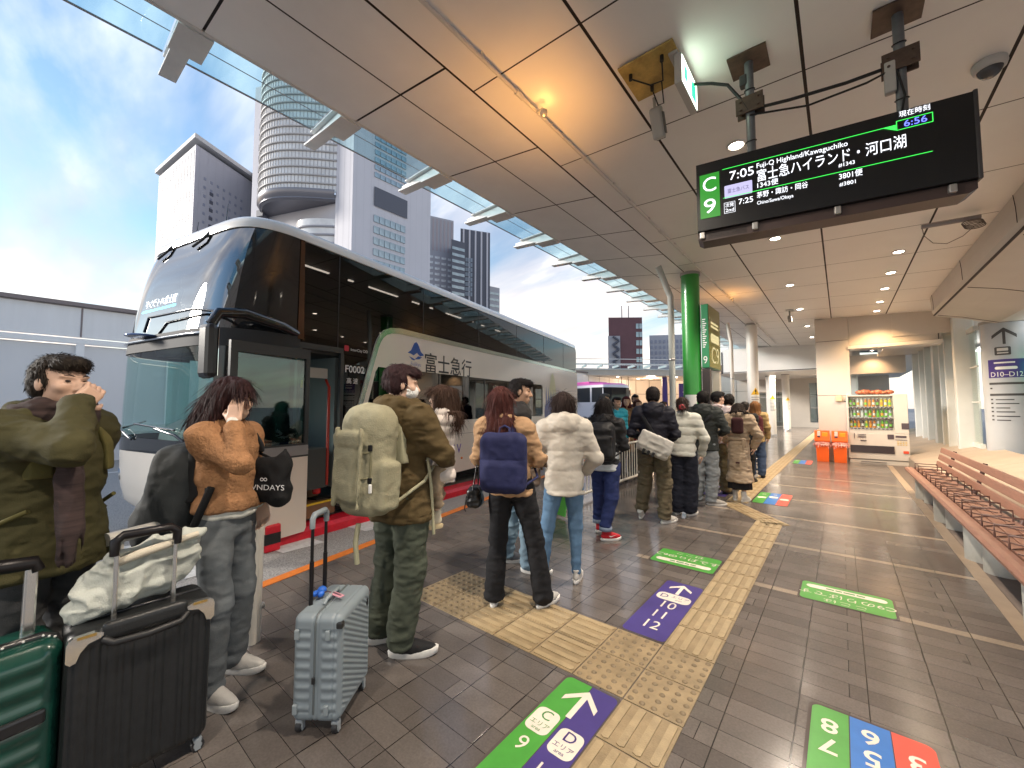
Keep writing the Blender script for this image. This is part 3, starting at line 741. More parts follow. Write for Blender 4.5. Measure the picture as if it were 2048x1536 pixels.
# inner room behind the lintel
MULL = M('mullion_white', (.66, .68, .66), .35, var=(3, .05))
gp = thing('glazed_front', 'glazed shop front of white fins and clear panes standing on the sloped stone base', 'glass wall', (2.25, 16, 0))
def gput(mb, n, m): 
    for v in mb.v: v -= Vector(gp.location)
    return mb.build(n, m, gp)
mb = MB()
for y, x, wd, dp in ((14.15, 2.30, .22, .34), (14.9, 2.2, .10, .24), (15.6, 2.2, .10, .24), (16.4, 2.12, .36, .14), (17.6, 2.15, .1, .24), (18.6, 2.15, .12, .26), (19.6, 2.1, .12, .26)):
    mb.box((x, y, 2.1), (dp, wd, 3.4), None, .015)
gput(mb, 'fin', MULL)
mb = MB()
for z in (.62, 3.25): mb.box((2.38, 16.85, z), (.08, 6.9, .10))
for z in (1.6, 2.4): mb.box((2.38, 16.85, z), (.03, 6.9, .03))
gput(mb, 'rail', MULL)
mb = MB(); mb.box((2.385, 16.85, 1.9), (.012, 6.9, 2.6)); gput(mb, 'glass_pane', GLASS('shop_glass', (.86, .92, .90), 1.5))
mb = MB(); mb.box((2.2, 17, 3.62), (2.2, 5.4, .6)); gput(mb, 'head_panel', WALLP)
# shop interior, seen through the panes
sh = thing('shop_shelves', 'lit shop shelves with coloured goods behind the glazed front', 'shop shelf', (3.6, 14.5, 0))
mb = MB()
for z in (.6, 1.1, 1.6, 2.1, 2.6): mb.box((0, 0, z), (.5, 6, .03))
mb.box((.27, 0, 1.6), (.03, 6, 3.2)); mb.build('shelf', M('shelf_white', (.62, .66, .62), .5), sh)
rr = random.Random(5)
for cname, cc_ in (('green', (.10, .42, .25)), ('amber', (.62, .38, .06)), ('red', (.45, .08, .07)), ('white', (.7, .7, .66)), ('teal', (.12, .38, .36))):
    mb = MB()
    for i in range(26):
        z = rr.choice((.6, 1.1, 1.6, 2.1, 2.6)); h = rr.uniform(.12, .34); mb.box((-.02 + rr.uniform(-.08, .1), rr.uniform(-2.9, 2.9), z + .016 + h / 2), (.14, rr.uniform(.08, .3), h), None, .01)
    mb.build('goods', M('goods_' + cname, cc_, .5), sh)
mb = MB()
for y in (-2.2, -.6, 1.0, 2.4): mb.box((-.5, y, 3.1), (.12, .9, .04))
mb.build('lamp_strip', EM('shop_lamp', (1, 1, .96), 2.2), sh)
mb = MB(); mb.box((-.5, -1.9, 2.3), (.04, .5, .30), None, .02); mb.build('shop_sign', EM('green_sign', (.02, .55, .25), 1.2), sh)
# stone base under the glazing
STONE = M('pale_stone', (.38, .315, .25), .45, var=(2.2, .14), bump=(60, .12))
mb = MB()
prof = [(1.27, 0), (1.27, .22), (1.31, .27), (2.55, .62), (2.55, 0)]
for i, y in enumerate(np.arange(2.2, 22.6, 1.7)):
    mb.prism(prof, y + .004, y + 1.696, lambda x, yy, z: Vector((x, z, yy)))
tag(mb.build('stone_plinth', STONE), 'long sloped pale stone plinth behind the red bench', 'plinth')
# far rooms and end wall --------------------------------------------
ew = thing('end_wall', 'beige end wall of the concourse with glazed doors behind the far columns', 'wall', (-3, 36, 0))
mb = MB(); mb.prism([(-6, 0), (5.5, 0), (5.5, 4.6), (-6, 4.6)], 0, .3, lambda x, y, z: Vector((x, z, y)), holes=[[(-2.4, .02), (-2.4, 2.6), (.1, 2.6), (.1, .02)], [(1.25, .35), (1.25, 3.2), (2.6, 3.2), (2.6, .35)]]); mb.build('panel', WALLP, ew)
mb = MB()
for x in (-2.4, -1.15, .1, 1.25, 1.9, 2.6): mb.box((x, .1, 1.4), (.09, .12, 2.9))
mb.box((-1.15, .1, 2.2), (2.5, .1, .08)); mb.box((1.9, .1, 1.4), (1.3, .08, .06)); mb.box((1.9, .1, 2.2), (1.3, .08, .06)); mb.build('door_frame', M('door_frame', (.45, .44, .42), .4, .4), ew)
mb = MB(); mb.box((-1.15, .16, 1.3), (2.5, .012, 2.5)); mb.box((1.9, .16, 1.8), (1.3, .012, 2.8)); mb.build('glass_pane', GLASS('shop_glass', (.8, .9, .9)), ew)
mb = MB()
for x in (-4.6, -3.4): mb.box((x, -.01, 2.2), (.015, .02, 4.4))
for z in (1.3, 2.7): mb.box((-4.2, -.01, z), (3.6, .02, .015))
mb.build('joint', JOINT, ew)
iw = thing('side_wall', 'pale side wall with a sloped stone foot beyond the vending machine', 'wall', (.2, 26, 0))
mb = MB(); mb.box((.3, 2.0, 3.5), (.3, 14, .9)); 
for y in (-4.5, -1, 2.5, 6, 9): mb.box((.2, y, 1.6), (.34, .3, 3.2), None, .02)
mb.build('frame', MULL, iw)
mb = MB(); mb.box((.3, 2, 1.9), (.014, 14, 2.6)); mb.build('glass_pane', GLASS('shop_glass', (.8, .9, .9)), iw)
mb = MB(); mb.prism([(-.75, 0), (-.75, .12), (.45, .75), (.45, 0)], -5, 9, lambda x, y, z: Vector((x, z, y))); mb.build('stone_foot', STONE, iw)
# ------------------------------------------------------------------ vending machine
VM = M('vending_enamel', (.62, .57, .51), .3, var=(4, .04), coat=.3)
v = thing('vending_machine', 'cream drinks vending machine with three lit rows of bottles', 'vending machine', (.71, 14.15, 0))
mb = MB()
mb.box((0, .36, .05), (1.15, .62, .10)); mb.box((0, .38, .455), (1.19, .70, .68), None, .012); mb.box((0, .44, 1.3), (1.17, .58, 1.0))
mb.box((-.575, .15, 1.31), (.045, .24, 1.02), None, .008); mb.box((.46, .15, 1.31), (.27, .24, 1.02), None, .01); mb.box((-.115, .15, 1.79), (.90, .24, .035)); mb.box((-.115, .15, .85), (.90, .24, .12))
mb.build('cabinet', VM, v)
mb = MB(); mb.box((-.115, .262, 1.34), (.88, .015, .88)); mb.build('light_panel', EM('vending_light', (1, .98, .9), 1.4), v)
bc = {'green_drink': (.16, .50, .03), 'orange_drink': (.72, .24, .02), 'yellow_drink': (.70, .55, .03), 'clear_drink': (.60, .66, .62), 'dark_drink': (.14, .07, .05)}
rows = [(1.50, ['green_drink', 'dark_drink', 'clear_drink', 'clear_drink', 'orange_drink', 'orange_drink', 'orange_drink', 'dark_drink', 'yellow_drink', 'yellow_drink', 'yellow_drink']),
        (1.22, ['clear_drink'] * 5 + ['green_drink', 'orange_drink', 'green_drink', 'green_drink', 'green_drink', 'clear_drink']),
        (.94, ['yellow_drink', 'orange_drink', 'orange_drink', 'dark_drink', 'yellow_drink', 'orange_drink', 'orange_drink', 'clear_drink', 'green_drink', 'green_drink', 'dark_drink'])]
for z, seq in rows:
    for i, kx in enumerate(seq):
        mb = MB(); x = -.51 + i * .078
        mb.lathe([(.026, 0), (.028, .02), (.028, .13), (.022, .165), (.011, .185), (.011, .205)], (x, .13, z), 12)
        bt_ = mb.build('bottle', M(kx, bc[kx], .25, coat=.4), v)
        mb = MB(); mb.lathe([(.0285, z * 0 + .045), (.0287, .05), (.0287, .105), (.0285, .11)], (x, .13, z), 12, False); mb.build('bottle_label', M(('label_white', 'label_green', 'label_orange')[(i * 7 + int(z * 10)) % 3], ((.7, .7, .66), (.2, .55, .08), (.75, .35, .05))[(i * 7 + int(z * 10)) % 3], .4), bt_)
        mb = MB(); mb.cyl((x, .13, z + .2), (x, .13, z + .222), .0125, n=10); mb.build('bottle_cap', M('cap_white', (.75, .75, .72), .4), bt_)
    mb = MB(); mb.box((-.115, .12, z - .02), (.88, .2, .03)); mb.build('shelf', M('shelf_metal', (.6, .6, .58), .3, .5), v)
    mb = MB()
    for i in range(11): mb.box((-.51 + i * .078, .015, z - .022), (.05, .012, .018))
    mb.build('select_button', M('button_dark', (.05, .04, .06), .3), v)
mb = MB(); mb.box((-.115, .03, 1.31), (.9, .006, .90)); mb.build('front_glass', GLASS('clear_glass', (.95, .97, .96), 1.25), v)
mb = MB(); mb.box((-.12, .02, .38), (.86, .02, .19)); mb.build('pickup_flap', M('smoked_plastic', (.05, .04, .045), .15), v)
for (x, z, a, b) in ((-.46, .72, .012, .14), (-.31, .76, .17, .012), (-.31, .72, .17, .012), (-.31, .69, .17, .012), (-.28, .60, .12, .02), (.25, .72, .12, .12), (-.10, .05, .5, .015), (.53, 1.0, .14, .15), (.44, .73, .2, .05), (.44, .65, .22, .012)): mb = MB(); mb.box((x, .024, z), (a, .012, b)); mb.build('coin_panel', M('panel_dark', (.08, .06, .07), .35), v)
mb = MB()
for i in range(12): mb.box((.38 + .05 * (i % 4), .025, .60 - .04 * (i // 4)), (.03, .01, .018))
mb.build('price_button', M('button_yellow', (.6, .42, .12), .4), v)
mb = MB(); mb.box((.52, .02, .34), (.10, .03, .07), None, .01); mb.build('return_tray', M('red_plastic', (.65, .07, .03), .35), v)
mb = MB()
for i, (x, r) in enumerate(((-.30, .10), (-.18, .12), (-.05, .09), (.06, .11), (.18, .08), (.28, .1))): mb.sphere((x, .25, 1.80 + r * .5), (r, .12, r * .55), 12, 8)
tb = mb.build('toy_pile', M('red_toy', (.52, .16, .08), .5, var=(14, .8)))
tb.location = (.71, 14.15, .03); tag(tb, 'pile of small reddish bundles on top of the vending machine', 'bundle')
# bins
OR_ = M('orange_plastic', (.86, .13, .015), .35, var=(3, .1))
def bin_(x, label):
    t = thing('recycling_bin', label, 'bin', (x, 13.83, 0), 0, 'orange recycling bins beside the vending machine')
    mb = MB(); mb.loft([[(sx * .145 * k, .16 + sy * .15 * k, z) for sx, sy in ((-1, -1), (1, -1), (1, 1), (-1, 1))] for z, k in ((.0, .88), (.02, .9), (.55, 1.0))], True, True, smooth=False); mb.build('tub', OR_, t)
    mb = MB(); mb.prism([(-.015, .55), (-.02, .58), (.04, .84), (.30, .84), (.33, .55)], -.165, .165, lambda x, y, z: Vector((z, x, y))); mb.build('hood', OR_, t)
    mb = MB(); mb.box((-.07, -.005 + .02, .76), (.07, .02, .13), RZ(0), .01); mb.build('sticker', M('pale_sticker', (.75, .6, .55), .5), t)
    mb = MB(); mb.box((.06, .015, .74), (.12, .02, .11), None, .01); mb.build('flap', M('amber_plastic', (.85, .32, .02), .35), t)
    mb = MB(); mb.box((-.07, -.0, .68), (.065, .03, .035)); mb.build('slot', M('button_dark', (.03, .03, .03)), t)
    F_ = Field((-.28, -.12, .28), (.28, .45, .66), .012)
    rx = random.Random(int(x * 100))
    F_.rbox((0, .16, .49), (.155, .16, .05), .02, k=.02)
    for i in range(22):
        a = 2 * pi * i / 22; F_.capsule((.165 * cos(a), .16 + .165 * sin(a), .53), (.2 * cos(a) * rx.uniform(.9, 1.15), .16 + .2 * sin(a), .40 + rx.uniform(-.05, .03)), .014, .01, .02)
    F_.noise(.012, 26)
    o = F_.build('liner_bag', M('pink_film', (.86, .42, .36), .2, var=(20, .3), bump=(40, .8)), t)
    return t
BINS = lambda: (bin_(-.43, 'orange recycling bin with a pink liner bag, nearer the yellow paving'), bin_(-.06, 'orange recycling bin with a pink liner bag, against the vending machine'))
# bench
WOODR = M('red_wood', (.25, .122, .085), .42, var=(6, .22), bump=(70, .2), stretch=(8, 1, 8))
CONC = M('bench_concrete', (.46, .47, .44), .7, var=(8, .12), bump=(60, .2))
IRON = M('brown_iron', (.10, .05, .04), .45)
def bench(y0, y1, label):
    t = thing('slatted_bench', label, 'bench', (.87, (y0 + y1) / 2, 0)); L_ = (y1 - y0) / 2
    mb = MB()
    mb.prism([(-.025, .375), (-.03, .40), (-.01, .425), (.03, .43), (.07, .425), (.07, .375)], -L_, L_, lambda x, y, z: Vector((x, z, y))); mb.build('front_slat', WOODR, t)
    mb = MB()
    for x in (.135, .23, .325): mb.box((x, 0, .405), (.088, 2 * L_, .04), None, .008)
    mb.build('seat_slat', WOODR, t)
    mb = MB()
    for (x, z) in ((.385, .52), (.415, .635), (.445, .75)): mb.box((x, 0, z), (.035, 2 * L_, .09), Matrix.Rotation(radians(14), 3, 'Y'), .008)
    mb.build('backrest', WOODR, t)
    n = max(1, round((y1 - y0) / 1.65)); st = (y1 - y0) / n
    for i in range(n):
        yy = -L_ + (i + .5) * st
        for yo, r in ((-.22, .11), (.16, .16)):
            mb = MB(); mb.loft([[(.20 + r * 1.1 * cos(a), yy + yo + r * sin(a), z) for a in np.linspace(0, 2 * pi, 22, endpoint=False)] for z in (0, .012, .37)], True, True); mb.build('leg', CONC, t)
        mb = MB(); mb.tube([(.30, yy, .36), (.37, yy, .42), (.43, yy, .62), (.475, yy, .80)], .022, 8); mb.build('back_bracket', IRON, t)
    k = 0; yy = -L_ + .3
    mb = MB()
    while yy < L_:
        mb.tube([(.07, yy, .43), (.07, yy, .53), (.33, yy, .53), (.33, yy, .43)], .008, 6)
        mb.tube([(.085, yy, .432), (.31, yy + .26, .432)], .0055, 5); mb.tube([(.085, yy + .26, .432), (.31, yy, .432)], .0055, 5)
        yy += .38
    mb.build('seat_divider', IRON, t)
    return t
bench(3.3, 10.05, 'long red slatted bench with iron seat dividers in front of the stone plinth')
mb = MB(); mb.prism([(.85, -1), (.95, -1), (.95, 14), (.85, 14)], 0, .004); tag(mb.build('floor_border', M('border_stone', (.33, .25, .18), .4, var=(5, .15))), kind='structure')
mb = MB(); mb.prism([(.952, -1), (1.268, -1), (1.268, 14), (.952, 14)], 0, .003); tag(mb.build('gutter_paving', M('dark_paving', (.13, .10, .085), .5, var=(5, .2))), kind='structure')
# ------------------------------------------------------------------ departure board
bd = thing('departure_board', 'black hanging departure board showing bay C9 and the 7:05 bus', 'display board', (-.087, 3.20, 2.78), math.atan2(.237, 1.346))
BLK = M('board_black', (.009, .009, .010), .3, var=(3, .1))
mb = MB(); mb.prism([(-.69, 0), (.745, 0), (.745, .50), (-.69, .50)], 0, .20, lambda x, y, z: Vector((x, z, y))); mb.build('casing', BLK, bd)
mb = MB(); mb.prism([(-.69, -.003), (-.69, -.05), (-.66, -.07), (.71, -.07), (.745, -.05), (.745, -.003)], .03, .18, lambda x, y, z: Vector((x, z, y))); mb.build('bottom_tray', M('board_brown', (.05, .03, .026), .4), bd)
for x in (-.66, -.33, .12, .64):
    mb = MB(); mb.box((x, .022, -.03), (.035, .03, .05), None, .006); mb.build('latch', M('latch_steel', (.5, .48, .45), .3, .8), bd)
mb = MB()
for i in range(5): mb.box((-.50, .032, -.018 - .009 * i), (.24, .008, .003))
mb.build('vent', M('board_black2', (.004, .004, .004), .5), bd)
mb = MB(); mb.box((.748, .10, .25), (.02, .21, .52), None, .006); mb.build('end_cap', M('cap_grey', (.05, .045, .045), .4), bd)
Tb = lambda x, y, z: Vector((x, -.003 - z, y))
mb = MB(); mb.prism([(-.668, .085), (-.54, .085), (-.54, .412), (-.668, .412)], .001, .001, Tb); mb.build('green_panel', EM('led_green_panel', (.03, .42, .03), .30), bd)
LW = EM('led_white', (.92, .94, 1.0), .75); LG = EM('led_green', (.05, .9, .1), .6); LB = EM('led_blue', (.14, .18, 1), 1.0); LLv = EM('led_lavender', (.62, .58, .9), .42)
def fit(mb, s_, x0, x1, y, size, z=.003, wide=0.):
    vs, fs = text_geo(s_, size, 'LEFT', 1., wide); a0, a1 = min(v[0] for v in vs), max(v[0] for v in vs); k_ = (x1 - x0) / (a1 - a0)
    mb.add([Tb(x0 + (v[0] - a0) * k_, y + v[1], z) for v in vs], fs)
mb = MB(); fit(mb, 'C', -.648, -.562, .325, .15); fit(mb, '9', -.644, -.567, .165, .15)
fit(mb, '7:05', -.475, -.328, .352, .088); fit(mb, 'Fuji-Q Highland/Kawaguchiko', -.31, .18, .378, .048); fit(mb, '富士急ハイランド・河口湖', -.31, .45, .300, .092); fit(mb, '1343便', -.31, -.19, .237, .046); fit(mb, '#1343', .13, .21, .247, .034)
fit(mb, '7:25', -.425, -.338, .152, .056); fit(mb, '茅野・諏訪・岡谷', -.315, -.03, .168, .046); fit(mb, 'Chino/Suwa/Okaya', -.315, -.11, .116, .034); fit(mb, '3801便', .13, .245, .172, .048); fit(mb, '#3801', .13, .21, .122, .034)
fit(mb, '次発', -.507, -.454, .145, .032); fit(mb, '2nd', -.507, -.454, .110, .034)
fit(mb, '現在時刻', .425, .56, .472, .040)
for (a_, b_, c_, d_) in ((-.515, .09, -.446, .092), (-.515, .166, -.446, .168), (-.515, .09, -.513, .168), (-.448, .09, -.446, .168)): mb.prism([(a_, b_), (c_, b_), (c_, d_), (a_, d_)], .003, .003, Tb)
mb.build('white_lettering', LW, bd)
mb = MB(); 
for (a_, b_, c_, d_) in ((-.52, .414, .41, .418), (-.52, .203, .56, .207), (.41, .380, .57, .384), (.41, .436, .57, .440), (.567, .380, .571, .440), (.41, .380, .414, .440)): mb.prism([(a_, b_), (c_, b_), (c_, d_), (a_, d_)], .002, .002, Tb)
mb.prism([(.345, .418), (.409, .418), (.409, .382)], .002, .002, Tb); mb.build('green_lines', LG, bd)
mb = MB(); fit(mb, '6:56', .445, .545, .409, .056); mb.build('clock_digits', LB, bd)
mb = MB(); mb.prism(rrect(.17, .092, .006, c=(-.425, .245)), .001, .001, Tb); mb.build('operator_panel', LLv, bd)
mb = MB(); fit(mb, '富士急バス', -.49, -.36, .245, .036); mb.build('operator_name', M('lilac_print', (.12, .10, .25), .5), bd)
# poles carrying the board
PST = M('galvanised_pole', (.20, .21, .22), .42, .5, var=(12, .2)); BRN = M('brown_bracket', (.11, .07, .05), .55, .2, var=(20, .3))
def pole(x, y, label, extra):
    t = thing('hanging_pole', label, 'pole', (x, y, 3.25)); zt = cz(x) - 3.25
    mb = MB(); mb.cyl((0, 0, .0), (0, 0, zt), .028, n=18); mb.build('tube', PST, t)
    zb = zt * .55
    mb = MB(); mb.box((0, .0, zt - .008), (.24, .24, .012)); mb.build('ceiling_plate', BRN, t)
    mb = MB(); mb.box((0, .034, zb), (.17, .012, .12)); mb.build('clamp_plate', BRN, t)
    mb = MB(); mb.box((0, -.034, zb), (.17, .012, .12))
    for s in (-1, 1): mb.cyl((s * .055, -.05, zb + .03), (s * .055, .05, zb + .03), .008, n=8); mb.cyl((s * .055, -.05, zb - .03), (s * .055, .05, zb - .03), .008, n=8)
    mb.build('clamp_plate', BRN, t)
    mb = MB()
    for z in (.15, zb + .12): mb.tube([(.032 * cos(a), .032 * sin(a), z + .01 * sin(a)) for a in np.linspace(0, 2 * pi, 12, endpoint=False)], .004, 5, True)
    mb.build('cable_tie', M('cable_black', (.01, .01, .01), .5), t)
    mb = MB()
    if extra: mb.box((-.05, -.02, .30), (.055, .05, .20), None, .01); 
    else: mb.box((-.035, .0, zb + .20), (.05, .06, .08), None, .01)
    mb.build('junction_box', M('box_pale', (.5, .48, .44), .4) if extra else M('box_dark', (.05, .05, .05), .5), t)
    return t
pole(-.43, 3.23, 'left grey pole of the departure board with brown clamp plates', False)
pole(.36, 3.37, 'right grey pole of the departure board with a pale junction box', True)
mb = MB(); zc_ = 3.62
mb.tube([(-.78, 3.1, 3.93), (-.66, 3.14, 3.90), (-.56, 3.18, 3.86), (-.48, 3.2, 3.72), (-.44, 3.2, 3.62), (-.2, 3.24, 3.6), (.1, 3.3, 3.6), (.32, 3.36, 3.63)], .011, 7)
mb.tube([(-.43, 3.2, 3.58), (-.1, 3.28, 3.535), (.2, 3.32, 3.56), (.34, 3.34, 3.60), (.37, 3.33, 3.4), (.35, 3.34, 3.29)], .007, 6)
tag(mb.build('power_cable', M('cable_black', (.01, .01, .01), .5)), 'black cables sagging between the two board poles', 'cable')
# exit lamp, yellowed plate, speaker
ex = thing('exit_sign', 'hanging green and white emergency exit lamp seen edge on', 'exit sign', (-.80, 3.0, cz(-.8)))
mb = MB(); mb.box((-.03, 0, -.02), (.06, .42, .03), None, .006); mb.box((0, 0, -.15), (.05, .40, .22), None, .008); mb.build('casing', M('box_pale', (.5, .48, .44)), ex)
mb = MB(); mb.box((.0262, 0, -.15), (.004, .37, .19)); mb.build('lit_face', EM('exit_white', (.85, 1, .82), 2.2), ex)
mb = MB(); mb.box((.029, .09, -.16), (.003, .11, .13)); mb.box((.029, -.11, -.15), (.003, .07, .10)); mb.build('running_mark', EM('exit_green', (.02, .55, .2), 1.2), ex)
pl = thing('ceiling_plate', 'yellowed square ceiling plate with dangling wires beside the exit lamp', 'plate', (-1.0, 2.90, cz(-1.0)))
mb = MB(); mb.box((0, 0, -.02), (.40, .40, .016), None, .004); mb.build('plate', M('yellowed_acrylic', (.52, .36, .10), .35, var=(5, .5)), pl)
mb = MB()
for x, y in ((-.14, -.1), (.13, .12), (.1, -.12), (-.05, .1)): mb.cyl((x, y, -.07), (x, y, -.025), .014, n=8)
mb.tube([(-.14, -.1, -.06), (-.02, -.02, -.12), (.06, .02, -.10), (.1, -.12, -.06)], .006, 6); mb.tube([(-.05, .1, -.06), (-.02, .14, -.18), (.03, .12, -.20), (.05, .02, -.1)], .005, 6); mb.build('wire', M('cable_black', (.01, .01, .01)), pl)
sp = thing('horn_speaker', 'small grey box loudspeaker hanging under the yellowed plate', 'speaker', (-1.09, 3.17, cz(-1.1) - .02))
Rm = Matrix.Rotation(radians(25), 3, 'X')
mb = MB(); mb.cyl((0, -.02, 0), (0, 0, -.10), .012, n=8); mb.box((0, .06, -.17), (.10, .07, .24), Rm, .02); mb.build('housing', M('speaker_grey', (.42, .41, .37), .45), sp)
mb = MB(); mb.box((.0, .105, -.20), (.075, .012, .15), Rm, .004); mb.box((.052, .07, -.18), (.006, .05, .16), Rm); mb.build('grille', M('speaker_dark', (.10, .10, .09), .6), sp)
# dome camera
dm = thing('dome_camera', 'white dome camera on the ceiling above the right end of the board', 'camera', (.90, 4.24, cz(.9)))
mb = MB(); mb.lathe([(.085, 0), (.088, -.03), (.08, -.055), (.066, -.06)], (0, 0, 0), 28, False); mb.build('housing', M('dome_white', (.6, .58, .55), .35), dm)
mb = MB(); mb.sphere((0, 0, -.055), (.064, .064, .06), 20, 12); mb.build('dome', M('dome_dark', (.08, .08, .085), .08), dm)
# grey conduit and coiled cable near the beam
gc = thing('wall_conduit', 'grey conduit with a coil of cable beside the sloping ceiling edge', 'conduit', (1.0, 7.4, 3.86))
mb = MB(); mb.cyl((-.10, 0, 0), (.42, .0, -.02), .028, n=12); mb.build('pipe', M('grey_steel', (.3, .3, .3)), gc)
mb = MB()
for k in range(4): mb.tube([(.34 + .09 * cos(a) + .01 * k, -.04 + .02 * k, -.08 + .035 * sin(a) - .01 * k) for a in np.linspace(0, 2 * pi, 16, endpoint=False)], .006, 5, True)
mb.tube([(-.09, 0, -.02), (-.08, 0, -.12), (0, 0, -.24), (.12, 0, -.28), (.26, 0, -.22), (.36, 0, -.12)], .004, 5); mb.build('cable_coil', M('cable_grey', (.13, .11, .10), .5), gc)
# ------------------------------------------------------------------ green bay sign beside the column
gs = thing('bay_sign', 'green box sign reading C9 hung beside the green column', 'bay sign', (-1.92, 8.02, 0))
mb = MB(); mb.box((0, .45, 2.82), (.13, .90, 1.2), None, .01); mb.build('box', M('sign_green', (.035, .23, .10), .35), gs)
mb = MB(); mb.box((.068, .45, 2.82), (.006, .87, 1.17)); mb.build('side_face', M('sign_olive', (.20, .20, .03), .3), gs)
mb = MB(); mb.box((0, .08, 1.1), (.13, .14, 2.2)); mb.build('post', M('post_brown', (.045, .035, .035), .4), gs)
mb = MB(); mb.box((0, .82, 1.1), (.13, .14, 2.2)); mb.build('rear_post', M('post_beige', (.5, .45, .38), .4), gs)
Tf = lambda x, y, z: Vector((x, -.002 - z, y)); Ts = lambda x, y, z: Vector((.0715 + z, .45 + x, y))
mb = MB(); mb.text('9', .2, lambda x, y, z: Tf(x, y + 2.36, z), depth=.002, sx=.8)
for k in range(14): mb.prism([(-.04, 2.6 + .04 * k), (.0 + .03 * (k % 3) / 2, 2.6 + .04 * k), (.0 + .03 * (k % 3) / 2, 2.62 + .04 * k), (-.04, 2.62 + .04 * k)], .002, .002, Tf)
mb.build('front_lettering', M('white_print', (.8, .8, .8)), gs)
mb = MB(); mb.text('C9', .46, lambda x, y, z: Ts(x * 1.15, y + 2.46, z), depth=.002, wide=-.004); mb.prism(rrect(.66, .17, .06, c=(0, 2.80)), .002, .002, Ts)
for k in range(2): mb.prism([(-.30, 3.0 + .07 * k), (.28, 3.0 + .07 * k), (.28, 3.04 + .07 * k), (-.30, 3.04 + .07 * k)], .002, .002, Ts)
mb.build('side_lettering', EM('sign_cream', (.85, .72, .36), .35), gs)
# ------------------------------------------------------------------ floor signs
GRN = M('floor_green', (.075, .33, .05), .35, var=(7, .12)); PUR = M('floor_purple', (.065, .045, .21), .35, var=(7, .12)); BLU = M('floor_blue', (.03, .17, .52), .35, var=(7, .1)); RED = M('floor_red', (.75, .09, .06), .35, var=(7, .1)); CRM = M('floor_cream', (.78, .70, .60), .4, var=(9, .08))
CLR = M('floor_film', (.10, .08, .075), .12)
def fsign(name, label, c, w, h, rz, panels, marks, group=None):
    t = thing(name, label, 'floor sign', (c[0], c[1], .004), rz, group)
    mb = MB(); mb.prism(rrect(w + .03, h + .03, .035), -.004, -.0012); mb.build('film', CLR, t)
    for nm, (x0, x1), m in panels:
        mb = MB(); r = .035
        o = [p for p in rrect(w, h, r, 6)]
        o2 = [(min(max(px_, x0), x1), py_) for px_, py_ in o]
        cl = []
        for p in o2:
            if not cl or (abs(p[0] - cl[-1][0]) + abs(p[1] - cl[-1][1])) > 1e-6: cl.append(p)
        mb.prism(cl, -.0012, .0); mb.build(nm, m, t)
    for nm, m, fn in marks:
        mb = MB(); fn(mb); mb.build(nm, m, t)
    return t
def arrow(mb, x, y, s, z=.0012):
    w_ = .13 * s
    mb.prism([(x - w_ / 2, y - .5 * s), (x + w_ / 2, y - .5 * s), (x + w_ / 2, y + .36 * s), (x - w_ / 2, y + .36 * s)], z, z)
    for q in (-1, 1):
        P_ = [(x, y + .5 * s), (x + q * .42 * s, y + .08 * s), (x + q * .42 * s, y - .10 * s), (x, y + .32 * s)]; mb.prism(P_ if q < 0 else P_[::-1], z + .0002, z + .0002)
def tz(mb, s, x, y, size, sx=1., z=.0012, wide=0.): mb.text(s, size, lambda X, Y, Z: Vector((x + X, y + Y, z)), sx=sx, wide=wide)
fsign('area_floor_sign', 'green and purple floor sign with arrow pointing to areas C and D', (-1.075, 1.60), .30, .78, 0, [('green_panel', (-.15, -.004), GRN), ('purple_panel', (.0, .15), PUR)],
      [('cream_marks', CRM, lambda mb: (arrow(mb, .005, .235, .22), mb.prism(rrect(.125, .16, .035, c=(-.078, .035)), .0012, .0012), mb.prism(rrect(.125, .16, .035, c=(.078, -.01)), .0012, .0012), tz(mb, '9', -.078, -.13, .115), tz(mb, '10', .078, -.19, .105), tz(mb, '11', .078, -.29, .105))),
       ('green_lettering', M('letter_green', (.05, .25, .05), .4), lambda mb: (tz(mb, 'C', -.078, .07, .085, z=.002), tz(mb, 'エリア', -.078, .008, .035, z=.002), tz(mb, 'area', -.078, -.022, .028, z=.002))),
       ('purple_lettering', M('letter_purple', (.05, .03, .16), .4), lambda mb: (tz(mb, 'D', .078, .025, .085, z=.002), tz(mb, 'エリア', .078, -.037, .035, z=.002), tz(mb, 'area', .078, -.067, .028, z=.002)))])
fsign('area_floor_sign', 'purple floor sign with arrow for area D bays 10, 11 and 12', (-1.065, 3.12), .29, .96, 0, [('purple_panel', (-.145, .145), PUR)],
      [('cream_marks', CRM, lambda mb: (arrow(mb, 0, .34, .2), mb.prism(rrect(.25, .13, .05, c=(0, .165)), .0012, .0012), tz(mb, '10', 0, .02, .16, .8), tz(mb, '11', 0, -.15, .16, .8), tz(mb, '12', 0, -.32, .16, .8))),
       ('purple_lettering', M('letter_purple', (.05, .03, .16), .4), lambda mb: (tz(mb, 'D', -.07, .165, .09, z=.002), tz(mb, 'エリア', .045, .18, .045, z=.002), tz(mb, 'area', .045, .14, .03, z=.002)))])
def koko(mb): tz(mb, 'ここは', 0, .135, .07, 1.3); tz(mb, 'C9のりばです', 0, .025, .095, 1.0); mb.prism(rrect(.50, .075, .036, c=(0, -.10)), .0012, .0012)
kokot = [('cream_marks', CRM, koko), ('green_marks', M('letter_green', (.05, .25, .05), .4), lambda mb: [mb.prism([(x_, -.112), (x_ + w_, -.112), (x_ + w_, -.088), (x_, -.088)], .002, .002) for x_, w_ in ((-.12, .05), (-.06, .07), (.02, .04), (.07, .05))])]
fsign('bay_floor_sign', 'green bay C9 floor sign lying left of the yellow paving', (-1.225, 4.165), .57, .40, 0, [('green_panel', (-.285, .285), GRN)], kokot, 'green bay C9 floor signs')
